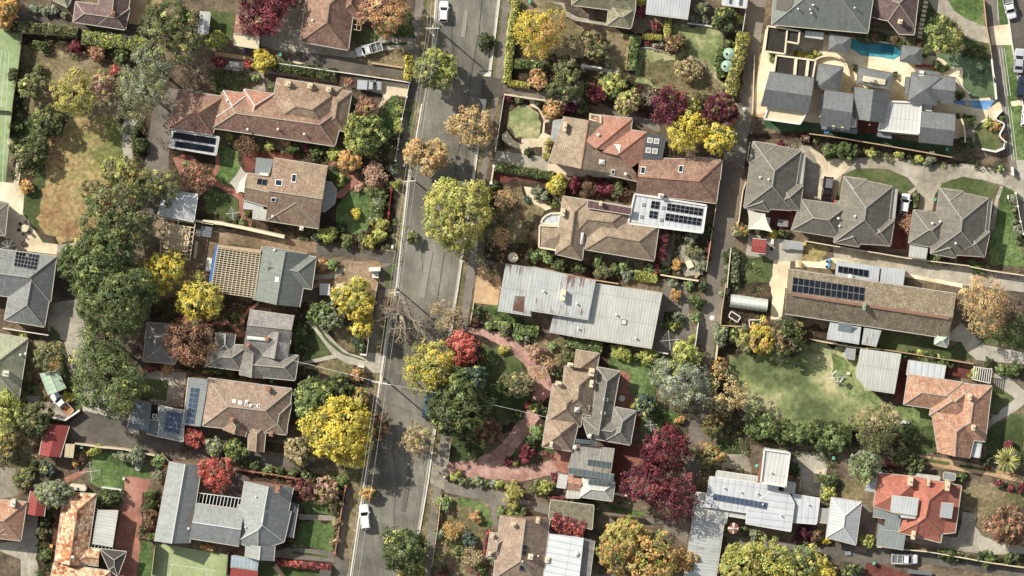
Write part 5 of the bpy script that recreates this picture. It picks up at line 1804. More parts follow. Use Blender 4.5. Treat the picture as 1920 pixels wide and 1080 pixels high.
h = House('charcoal_house', 'house', 'blue grey slate house with white ridges round a slatted courtyard pergola', 'house', [
 ('03 1228,250 1458,276 1370,842 1118,828', 3.3, 26, (0, 2), 'slate_pale', 'ridge_white'),
 ('P 368,944 458,956 448,1024 355,1009', 3.2, 23, (1, 3), 'slate_pale', 'ridge_white'),
 ('13 305,393 655,440 602,705 262,655', 3.3, 27, (0, 2), 'slate_pale', 'ridge_white'),
 ('13 262,560 640,610 588,832 400,896 240,832', 3.25, 27, (0,), 'slate_pale', 'ridge_white'),
 ('13 315,850 522,860 512,972 308,942', 3.0, 25, (0, 2), 'slate_pale', 'ridge_white'),
 ('13 642,545 692,560 652,805 598,795', 2.7, 5, (0, 2, 3), 'metal_dark', None)], 'wall_brick')
h.chimney('13 540,455', 0.7, 1.2, 1.3, 'wall_brick').vent('03 1365,735').vent('13 310,725 385,505', 0.12)
h.beams('pergola_beam', '13 -40,478 288,520', '13 -55,555 270,603', 14, 2.8, 0.12, 0.16, 'white_paint')
h.beams('pergola_rail', '13 -40,478 -55,555', '13 288,520 270,603', 2, 2.9, 0.14, 0.16, 'white_paint')
c = [(p.x, p.y) for p in ats('13 -40,478 288,520 270,603 -55,555', 0.1)]
MB().prism(c[::-1], 0.02, 0.1).build('courtyard_floor', 'solar_cell', h.root)
House('blue_shed', 'shed', 'pale blue corrugated shed between the tennis court and the red roof', 'shed', [
 ('13 207,930 406,965 396,1040 200,1015', 2.6, 4, (0, 1, 3), 'metal_blue', None)], 'wall_white')
House('red_roof_shed', 'shed', 'red corrugated shed roof below the pale blue shed at the bottom edge', 'shed', [
 ('13 205,1018 402,1045 385,1160 190,1130', 2.8, 6, (0, 1, 3), 'metal_red', None)], 'wall_brick')

# ---------------------------------------------------------------- east side of the street
h = House('olive_house', 'house', 'olive tiled house at the top edge beside the white corrugated garage', 'house', [
 ('30 -255,-110 205,-90 194,95 -262,35', 3.2, 25, (), 'tile_olive', 'ridge_pale'),
 ('30 10,20 200,60 165,206 -8,182', 3.1, 25, (), 'tile_olive', 'ridge_pale')], 'wall_brick')
House('white_garage', 'garage', 'white corrugated garage roof at the top edge above the back garden', 'garage', [
 ('30 290,-110 610,-80 578,138 272,98', 3.2, 4, (0, 1, 3), 'metal_white', None)], 'wall_white')
h = House('lane_garage', 'garage', 'white roofed garage with grey panels beside the back lane at the top edge', 'garage', [
 ('30 832,-60 1012,-40 1000,58 826,34', 3.0, 0, (), 'metal_bright', None)], 'wall_white')
h.solar('30 880,-30 900,-28 893,30 873,28', 1, 1, ('solar_frame', 'solar_grey')).solar('30 952,-20 975,-18 968,42 945,40', 1, 1, ('solar_frame', 'solar_grey'))

h = House('gabled_house', 'house', 'large orange and tan tiled house behind the circular garden path', 'house', [
 ('A 290,138 985,240 990,965 70,800', 3.2, 21, (0, 2), 'tile_tan', 'ridge_terracotta'),
 ('A 660,110 1277,172 1215,650 760,600 600,480', 3.4, [20, 20, 20, 20, 20], (2, 3, 4), 'tile_orange', 'ridge_terracotta'),
 ('A 840,640 1230,332 1480,372 1425,760 1250,890 1085,698', 3.4, 21, (0, 3, 4, 5), 'tile_orange', 'ridge_terracotta'),
 ('A 600,570 820,640 1095,690 1330,950 1345,1078 560,900', 3.2, 21, (0, 1, 2, 3, 5), 'tile_brown', None),
 ('B 145,428 1338,468 1255,1088 92,948', 3.2, 25, (3,), 'tile_rust', 'ridge_terracotta'),
 ('B 1000,425 1338,470 1310,760 990,720', 3.25, 24, (), 'tile_brown', 'ridge_terracotta')], 'wall_brick')
h.chimney('A 300,290', 0.6, 1.6, 1.5, 'wall_cream').skylight('A 1050,605', 1.2, 1.5).skylight('A 1000,945', 0.7, 0.9)
h.skylight('A 840,800', 1.0, 0.9, mats=('white_paint', 'white_paint')).vent('A 785,400 1180,970', 0.2).skylight('B 197,610 745,590', 0.9, 1.4)
h.slab('roof_deck', px('A 655,95 830,130 830,240 650,185'), 0.3, 0.3, ('flat_cream', 'wall_brick'), 0.4)
House('entry_porch', 'porch', 'small slate porch with a curved rim on the west wall of the gabled house', 'porch', [
 ('A 140,205 275,190 250,500 105,480', 2.8, 12, (1,), 'slate_pale', None)], 'wall_cream')
h = House('skylight_box', 'house', 'dark flat roofed box with four square skylights beside the orange gable', 'house', [
 ('B 232,78 525,128 460,478 195,440', 3.4, 0, (), 'metal_dark', None)], 'wall_dark', None, 'gutter_dark')
h.skylight('B 298,178 393,190 275,322 370,333', 1.0, 1.0, mats=('white_paint', 'metal_pale'))
h = House('solar_studio', 'house', 'white flat roofed studio covered in dark solar panels beside the back lane', 'house', [
 ('31 192,400 712,482 684,680 145,612', 3.3, 0, (), 'metal_bright', None, None, 0.45, None, 0.16, 'white_paint')], 'wall_white')
h.solar('31 316,448 376,456 367,510 306,500', 2, 2).solar('31 302,518 362,527 354,580 294,570', 2, 2)
h.solar('31 430,465 690,505 681,558 422,517', 8, 2).solar('31 418,537 678,577 669,630 410,589', 8, 2)
h.skylight('31 258,478 243,565 400,500 387,588', 0.6, 0.6, mats=('steel', 'metal_pale'))
h.chimney('31 383,410', 0.9, 0.5, 0.5, 'white_paint')
h = House('turret_house', 'house', 'sprawling tan tiled house with a curved white porch roof on its west side', 'house', [
 ('C 428,62 800,122 702,982 320,892', 3.2, 25, (), 'tile_tan', 'ridge_brown'),
 ('C 428,62 1420,215 1330,690 560,640', 3.2, 22, (), 'tile_tan', 'ridge_brown'),
 ('C 860,330 1808,485 1735,992 745,826', 3.2, 25, (), 'tile_tan', 'ridge_brown'),
 ('C 90,478 500,500 470,860 80,795', 2.9, 16, (), 'tile_tan', None, None, 0.2, None, 0.16, 'cream_paint'),
 ('C 395,305 375,470 110,450 130,390 180,340 250,308', 2.9, 0, (), 'metal_bright', None, None, 0.2, None, 0.16, 'cream_paint'),
 ('C 788,120 1412,232 1400,325 780,225', 4.5, 0, (), 'metal_maroon', None, 'none')], 'wall_cream')
h.chimney('C 972,165', 0.5, 0.6, 1.0, 'wall_cream').chimney('C 425,290', 0.7, 1.3, 1.4, 'wall_cream')
h.slab('box_gutter', px('C 695,580 728,585 712,755 680,750'), 0.2, 0.15, ('white_paint', 'white_paint'))

h = House('corrugated_house', 'house', 'long white corrugated house streaked with rust beside the sandy driveway', 'house', [
 ('P 948,494 1001,502 996,592 933,582', 3.1, 3, (0, 1, 3), 'metal_rusty', None),
 ('P 999,501 1117,526 1103,599 984,580', 4.2, 2, (0, 1, 3), 'metal_rusty', None),
 ('P 1113,530 1242,549 1222,653 1095,633', 3.0, 3, (0, 1, 3), 'metal_pale', None),
 ('P 1038,588 1104,597 1096,634 1030,622', 2.9, 3, (0, 1, 3), 'metal_rusty', None)], 'wall_cream')
h.slab('rust_patch', px('22 790,95 865,100 850,215 775,200'), 0.03, 0.02, ('rust_streaks', 'rust_streaks'))
h.vent('22 1000,60 1240,150 32 60,230 200,400 22 1250,330', 0.14)
h.chimney('22 1140,90', 0.8, 1.9, 1.1, 'cream_paint').skylight('32 115,285', 1.0, 1.0, mats=('steel', 'white_paint'))

h = House('rambling_house', 'house', 'rambling house of tan tiles and charcoal tiles behind the pink gravel drive', 'house', [
 ('D 425,262 860,320 785,930 365,870', 3.6, 28, (), 'tile_tan', 'ridge_brown'),
 ('D 262,505 700,560 640,1080 185,1008', 3.5, 27, (), 'tile_tan', 'ridge_brown'),
 ('D 572,42 892,95 852,312 540,262', 3.3, [24, 24, 24, 24], (2, 3), 'tile_tan', 'ridge_brown'),
 ('E 190,-90 620,-25 520,405 120,340', 3.4, 27, (), 'tile_pink', 'ridge_brown'),
 ('D 862,276 1168,332 1010,1230 740,1150', 3.4, 28, (2,), 'tile_charcoal', 'ridge_grey'),
 ('E 1085,-195 1388,-138 1306,318 960,262', 3.3, 26, (), 'tile_slate', 'ridge_grey'),
 ('E 650,-60 1220,0 1190,296 740,222', 3.3, 25, (), 'tile_charcoal', 'ridge_grey'),
 ('E 555,300 1100,365 1050,702 463,620', 3.0, 3, (0, 1, 3), 'metal_dirty', None),
 ('E 475,722 662,750 638,948 455,925', 3.0, 24, (1, 3), 'tile_orange_mottled', None),
 ('E 660,750 1102,818 1066,1078 628,1020', 3.3, 24, (), 'metal_pale', 'ridge_white'),
 ('E 458,930 640,955 626,1036 444,1030', 2.9, 0, (), 'metal_pale', None),
 ('E 350,705 472,726 442,912 318,896', 2.7, 3, (0, 1, 2), 'metal_pale', None)], 'wall_brick')
h.chimney('D 785,345', 0.9, 1.3, 1.5, 'wall_cream').chimney('D 785,500', 0.5, 1.2, 0.8, 'cream_paint').chimney('D 340,500 500,248', 1.0, 0.4, 1.0, 'cream_paint').chimney('E 243,310', 0.4, 0.9, 1.0, 'cream_paint')
h.skylight('D 978,715 942,895', 0.9, 0.5).skylight('D 592,852', 0.9, 1.0, mats=('white_paint', 'white_paint'))
h.vent('E 760,190 560,345', 0.25)
h.slab('roof_hatch', px('D 640,800 765,800 755,855 632,850'), 0.15, 0.1, ('cream_paint', 'tile_rust'))
h.solar('E 482,620 1092,708 1080,800 470,708', 10, 1, ('solar_frame', 'solar_grey')).solar('E 750,768 1055,803 1045,888 742,852', 5, 1, ('solar_frame', 'solar_grey'))
h.solar('E 737,507 1046,548 1034,636 726,592', 5, 1, ('solar_frame', 'solar_grey'))
h.slab('skylight', px('E 580,235 862,265 858,320 570,290'), 0.1, 0.1, ('steel', 'solar_grey'))
House('moss_shed', 'shed', 'flat roofed shed covered in dry moss above the crimson creeper', 'shed', [
 ('23 1052,530 1362,570 1350,742 1038,662', 2.7, 0, (), 'flat_moss', None)], 'wall_brick')
h = House('ridge_house', 'house', 'tan tiled house with a long north south ridge at the bottom edge', 'house', [
 ('23 690,640 1045,668 985,1160 635,1100', 3.2, 26, (0,), 'tile_pink', 'ridge_pale'),
 ('23 615,765 760,785 700,960 588,940', 3.1, 24, (), 'tile_pink', 'ridge_pale')], 'wall_brick')
h.chimney('23 780,708', 0.8, 0.5, 1.4, 'wall_cream').chimney('23 958,680', 0.6, 0.8, 1.2, 'wall_cream').chimney('23 905,940', 0.8, 0.9, 0.5, 'cream_paint')
h.skylight('23 865,872 860,912 843,1022', 1.0, 0.9, mats=('gutter_dark', 'pane')).chimney('23 632,790 612,918', 0.5, 0.6, 0.8, 'wall_cream').vent('23 962,933 848,972', 0.12)
h = House('twin_shed', 'garage', 'garage with a white west slope and a pink grey east slope at the bottom edge', 'garage', [
 ('23 1040,772 1290,800 1250,1150 980,1110', 3.1, [10, 10, 10, 10], (0, 1, 2), 'metal_bright', None),
 ('23 1250,800 1368,825 1325,1150 1210,1120', 3.1, [10, 10, 10, 10], (0, 2, 3), 'tile_lavender', None)], 'wall_cream')
h.chimney('23 1025,962', 0.7, 0.9, 0.5, 'cream_paint').vent('23 1235,915', 0.3)

h = House('modern_house', 'house', 'modern white flat roofed house with a single row of solar panels', 'house', [
 ('33 738,362 1230,432 1206,652 705,577', 3.5, 0, (), 'metal_bright', None),
 ('33 1190,460 1308,485 1346,558 1320,757 998,700 1012,590', 3.6, 0, (), 'metal_bright', None),
 ('33 1132,165 1316,190 1284,433 1104,402', 5.4, 0, (), 'metal_ribbed', None, None, 0.2, None, 0.16, 'white_paint'),
 ('33 1340,490 1530,520 1506,704 1328,690', 2.9, 0, (), 'metal_bright', None),
 ('33 640,475 718,486 866,612 854,700 603,656', 2.9, 0, (), 'metal_pale', None),
 ('33 862,605 1006,628 1000,665 858,642', 2.8, 0, (), 'metal_pale', None),
 ('33 790,320 1080,362 1076,398 780,358', 2.8, 0, (), 'metal_pale', None),
 ('33 1285,400 1352,412 1345,482 1275,468', 2.9, 0, (), 'metal_pale', None)], 'wall_white', None, 'white_paint')
h.solar('33 762,480 1157,548 1146,600 755,530', 12, 1, ('solar_frame', 'solar_blue'), 0.05)
h.vent('33 840,440 960,470 1080,480 1250,640 1120,560 1450,560 1180,330', 0.12)
h.slab('chute', px('33 1092,248 1116,252 1108,400 1080,396'), 1.6, 0.3, ('tile_red', 'tile_red'))
House('long_shed', 'shed', 'long white corrugated shed with a rust stained edge at the bottom', 'shed', [
 ('33 608,665 838,700 770,1160 540,1130', 2.9, 4, (0, 2, 3), 'metal_rusty', None)], 'wall_cream')
h = House('red_tile_house', 'house', 'bright red tiled house with a white box on the roof', 'house', [
 ('43 750,358 1090,430 1045,765 950,775 940,838 640,765', 3.2, 25, (), 'tile_red', 'ridge_terracotta'),
 ('43 488,335 800,368 740,665 455,575', 3.2, 24, (), 'tile_red', None),
 ('43 592,500 778,520 764,642 580,612', 5.2, 0, (), 'metal_white', None),
 ('43 655,612 766,626 756,663 654,654', 4.9, 0, (), 'metal_white', None),
 ('43 460,568 580,585 545,665 448,650', 2.8, 3, (0, 1, 3), 'metal_grey', None),
 ('43 545,615 657,648 640,755 530,742', 3.1, 10, (0, 1, 3), 'metal_grey', None),
 ('43 488,700 688,780 670,890 474,856', 2.8, 4, (0, 1, 3), 'metal_grey', None),
 ('43 768,342 935,362 930,390 765,362', 2.7, 0, (), 'metal_pale', None)], 'wall_brick')
h.chimney('43 722,395', 0.8, 1.5, 1.4, 'wall_cream').chimney('43 990,430', 0.7, 1.6, 1.4, 'wall_cream').chimney('43 743,785', 0.6, 1.5, 1.4, 'wall_cream').chimney('43 853,405', 0.4, 1.0, 1.0, 'wall_cream')
h.slab('solar_heater', px('43 947,546 1035,554 1018,664 932,653'), 0.2, 0.15, ('white_paint', 'metal_bright'), 0.05)
House('hip_garage', 'garage', 'grey metal hipped garage west of the bright red tiled house', 'garage', [
 ('43 150,512 367,545 326,855 112,800', 3.0, 20, (), 'metal_white', 'ridge_white')], 'wall_white')
House('white_leanto', 'shed', 'white triangular lean-to under the pale green tree', 'shed', [
 ('43 500,295 518,320 470,472 388,458', 2.5, 5, (0, 1, 3), 'metal_white', None)], 'wall_white')
House('water_cabinet', 'shed', 'small flat grey shed beside the sandy double track', 'shed', [
 ('43 965,330 1048,342 1040,388 960,378', 2.2, 0, (), 'metal_grey', None)], 'wall_cream')
h = House('orange_house', 'house', 'orange mottled tile house with white ridges beside the corrugated barn', 'house', [
 ('42 705,663 1100,722 1060,935 673,880', 3.2, 25, (), 'tile_orange_mottled', 'ridge_pale'),
 ('42 905,695 1190,742 1150,1000 860,960', 3.2, 25, (), 'tile_orange_mottled', 'ridge_pale'),
 ('42 1060,730 1310,748 1262,1150 1000,1110', 3.2, 25, (), 'tile_orange_mottled', 'ridge_pale'),
 ('42 870,900 1230,940 1147,1270 922,1228', 3.2, 25, (2,), 'tile_orange_mottled', 'ridge_pale'),
 ('43 1165,90 1238,102 1220,222 1148,212', 2.6, 0, (), 'metal_bright', None)], 'wall_brick')
h.chimney('42 1152,825', 0.6, 1.0, 1.3, 'wall_cream').chimney('42 1177,1048', 0.6, 0.9, 1.3, 'wall_cream')
House('pale_carport', 'carport', 'pale blue flat carport roof north of the orange mottled house', 'carport', [
 ('42 710,563 976,602 960,697 694,665', 2.8, 0, (), 'metal_bright', None)], 'wall_white')
h = House('barn', 'shed', 'large cream corrugated barn roof with one cut corner on the wide lawn', 'shed', [
 ('42 360,475 656,515 606,800 400,770 324,672', 3.4, [3, 3, 3, 3, 3], (0, 1, 3, 4), 'metal_pale', None)], 'wall_cream')
h = House('shingle_house', 'house', 'long brown shingled house with a salmon ridge and black solar panels', 'house', [
 ('P 1478,505 1793,551 1776,634 1472,588', 3.6, 25, (1, 3), 'shingle', None),
 ('41 187,880 500,925 490,1037 175,992', 3.0, 4, (0, 1, 3), 'metal_white', None),
 ('41 512,925 686,946 670,1064 500,1040', 3.0, 4, (0, 1, 3), 'metal_white', None),
 ('42 140,283 367,315 350,442 116,405', 3.0, 3, (0, 1, 3), 'metal_white', None),
 ('42 386,325 512,345 476,460 368,440', 3.0, 3, (0, 1, 3), 'metal_rusty', None),
 ('42 905,368 1002,375 986,467 895,445', 3.4, 28, (), 'metal_mint', 'ridge_white'),
 ('42 905,305 1005,318 1000,372 902,362', 3.6, 0, (), 'flat_cream', None)], 'wall_cream')
_a, _b = h.on(*px('32 1330,83')[0]), h.on(*px('42 1003,256')[0])
MB().bar(_a + Vector((0, 0, .14)), _b + Vector((0, 0, .14)), 0.55, 0.3).build('ridge_cap', 'tile_orange', h.roofobj())
h.solar('P 1487,519 1622,539 1620,565 1484,547', 13, 2, ('solar_frame', 'solar_cell'), 0.02)
h.solar('41 200,918 420,950 416,1002 196,966', 6, 1, ('solar_frame', 'solar_cell'))
h.slab('skylight', px('42 205,290 305,302 296,362 196,346'), 0.1, 0.1, ('metal_blue', 'metal_blue'))
h.chimney('42 388,172', 0.5, 1.1, 0.9, 'metal_mint')
h.vent('41 285,995', 0.3)

def villa(key, label, wings, extra=None):
 return House(key, 'villa', label, 'house', wings, 'wall_brick', 'three matching grey tiled villas', 'ridge_pale')
villa('villa_a', 'westmost grey tiled villa, standing beside the back lane', [
 ('31 1052,20 1397,85 1330,518 983,497', 3.2, 26, (), 'tile_charcoal', 'ridge_grey'),
 ('31 1050,20 1222,45 1180,200 1020,180', 3.15, 26, (), 'tile_charcoal', 'ridge_grey'),
 ('31 1255,325 1410,340 1386,520 1165,492', 3.2, 26, (), 'tile_charcoal', 'ridge_grey'),
 ('31 1090,385 1190,400 1164,528 985,500', 3.2, 26, (), 'tile_charcoal', 'ridge_grey'),
 ('31 1390,100 1427,108 1405,332 1362,325', 2.7, 5, (0, 2, 3), 'metal_pale', None)]).vent('31 1100,278 1162,293', 0.16)
villa('villa_b', 'middle grey tiled villa, with the black truck parked in its bay', [
 ('41 240,273 590,346 545,770 168,748', 3.2, 26, (), 'tile_charcoal', 'ridge_grey'),
 ('41 240,273 408,296 370,450 225,430', 3.15, 26, (), 'tile_charcoal', 'ridge_grey'),
 ('41 445,575 605,590 575,776 350,742', 3.2, 26, (), 'tile_charcoal', 'ridge_grey'),
 ('41 275,640 375,655 352,782 170,752', 3.2, 26, (), 'tile_charcoal', 'ridge_grey'),
 ('P 1503,374 1590,385 1575,446 1484,431', 3.1, 25, (), 'tile_charcoal', 'ridge_grey'),
 ('41 575,355 627,365 605,582 552,575', 2.7, 5, (0, 2, 3), 'metal_pale', None)]).vent('41 320,560 200,575 208,630', 0.16)
villa('villa_c', 'eastmost grey tiled villa, beside the bright striped side lawn', [
 ('41 935,358 1284,432 1240,852 866,828', 3.2, 26, (), 'tile_charcoal', 'ridge_grey'),
 ('41 935,358 1103,380 1065,530 920,515', 3.15, 26, (), 'tile_charcoal', 'ridge_grey'),
 ('41 1135,660 1296,672 1258,855 1045,828', 3.2, 26, (), 'tile_charcoal', 'ridge_grey'),
 ('41 970,722 1075,740 1048,862 866,830', 3.2, 26, (), 'tile_charcoal', 'ridge_grey'),
 ('41 745,515 1010,552 970,800 708,754', 3.1, 25, (), 'tile_charcoal', 'ridge_grey'),
 ('41 1262,440 1312,450 1284,668 1240,660', 2.7, 5, (0, 2, 3), 'metal_pale', None),
 ('41 716,763 850,786 836,870 708,852', 2.6, 3, (0, 1, 3), 'metal_pale', None)]).vent('41 880,610 935,598 1048,755', 0.16)

h = House('mansion', 'mansion', 'large slate roofed mansion of many blocks below the swimming pool', 'house', [
 ('30 1168,520 1490,565 1450,812 1105,762', 4.2, 25, (1, 3), 'slate', None),
 ('H 180,128 550,180 502,642 120,572', 4.4, 25, (1, 3), 'slate', None),
 ('H 562,90 1030,148 935,546 568,500', 4.6, 25, (0, 2), 'slate', None),
 ('H 1430,402 1862,446 1826,838 1385,792', 4.2, 25, (1, 3), 'slate', None),
 ('40 733,526 942,560 913,760 702,730', 4.8, 25, (), 'slate', None),
 ('40 868,540 1050,562 1030,752 880,735', 4.4, 25, (1, 3), 'slate', None),
 ('H 965,270 1422,292 1388,692 870,642', 3.8, 0, (), 'metal_ribbed', None, None, 0.2, None, 0.16, 'white_paint'),
 ('H 1436,302 1568,325 1552,446 1420,430', 3.4, 0, (), 'metal_ribbed', None),
 ('H 120,178 185,190 150,482 93,470', 3.0, 0, (), 'flat_slate', None),
 ('H 150,575 600,628 590,690 140,625', 3.0, 0, (), 'flat_slate', None),
 ('H 400,465 582,490 572,602 388,578', 4.0, 0, (), 'metal_ribbed', None, None, 0.2, None, 0.16, 'white_paint'),
 ('H 865,665 1040,690 1035,750 858,720', 3.0, 0, (), 'flat_slate', None),
 ('40 765,500 935,525 932,550 760,530', 3.2, 0, (), 'flat_slate', None),
 ('40 690,560 718,560 702,682 678,680', 3.2, 0, (), 'flat_slate', None),
 ('30 1160,768 1442,802 1388,896 1128,860', 3.2, 0, (), 'flat_cream', None, None, 0.2, None, 0.16, 'white_paint'),
 ('F 275,490 842,566 788,882 232,790', 3.3, 0, (), 'flat_black', None, None, 0.1, None, 0.16, 'cream_paint'),
 ('F 150,68 432,110 396,470 102,430', 3.3, 0, (), 'flat_black', None, None, 0.1, None, 0.16, 'cream_paint'),
 ('F 430,112 612,140 590,322 418,290', 3.2, 0, (), 'flat_black', None, None, 0.1, None, 0.16, 'cream_paint'),
 ('F 700,140 968,165 950,262 684,226', 2.8, 0, (), 'metal_ribbed', None)], 'wall_cream', None, 'gutter_dark')
h.beams('roof_beam', 'F 560,545 735,568', 'F 535,820 705,840', 2, 3.6, 0.55, 0.3, 'cream_paint')
h.skylight('40 802,528', 0.9, 0.9, mats=('white_paint', 'white_paint')).skylight('H 1022,308', 0.7, 0.8, mats=('white_paint', 'white_paint'))
h.skylight('H 290,612 405,628', 0.5, 0.5, mats=('cream_paint', 'cream_paint')).vent('H 755,572', .1)
c = ats('H 612,500 872,540 856,705 596,656', 0.05)
MB().prism([(p.x, p.y) for p in c][::-1], 0.0, 0.06).build('sunken_court', 'red_paving', h.root)
House('pavilion_west', 'pavilion', 'square slate pyramid pavilion between the dark roof terrace and the curved wall', 'pavilion', [
 ('F 885,612 1242,665 1190,1008 838,970', 3.3, 24, (), 'slate', None)], 'wall_cream', 'slate pavilions round the pool', 'gutter_dark')
House('pavilion_pool_west', 'pavilion', 'slate pyramid pavilion at the west end of the swimming pool', 'pavilion', [
 ('F 1050,175 1352,230 1322,466 1025,416', 3.3, 24, (), 'slate', None)], 'wall_cream', 'slate pavilions round the pool', 'gutter_dark')
House('pavilion_pool_east', 'pavilion', 'slate pyramid pavilion at the east end of the swimming pool', 'pavilion', [
 ('G 708,345 988,385 978,622 678,575', 3.3, 24, (), 'slate', None)], 'wall_cream', 'slate pavilions round the pool', 'gutter_dark')
h = House('pavilion_spa', 'pavilion', 'slate pavilion with a cream lined opening in its roof south of the pool', 'pavilion', [
 ('G 78,665 574,755 536,990 55,905', 3.3, 16, (), 'slate', None)], 'wall_cream', 'slate pavilions round the pool', 'gutter_dark')
h.slab('roof_opening', px('G 145,785 468,845 455,920 130,865'), 0.25, 0.3, ('cream_paint', 'flat_cream'), 0.25)
h.slab('air_conditioner', px('G 215,820 300,835 295,875 208,860'), 0.8, 0.4, ('white_paint', 'white_paint'))
h = House('north_roof', 'house', 'wide grey green roof at the top edge above the mansion', 'house', [
 ('P 1457,-90 1650,-90 1627,62 1447,46', 4.6, 22, (), 'slate_green', 'ridge_grey')], 'wall_cream')
h.solar('30 1225,-40 1345,-20 1320,85 1213,66', 3, 2, ('gutter_dark', 'gutter_dark'), 0.0)
h.vent('30 1462,68 1480,35 1375,65', 0.12).vent('40 20,35 318,55 5,95', 0.12)
h = House('purple_house', 'house', 'purple slate roofed house beside the white stepping stones', 'house', [
 ('40 440,-120 790,-120 748,250 640,246 560,150 430,120', 3.4, 24, (), 'tile_purple', 'ridge_pale')], 'wall_cream')
h.chimney('40 648,155', 0.7, 0.7, 1.3, 'wall_cream')

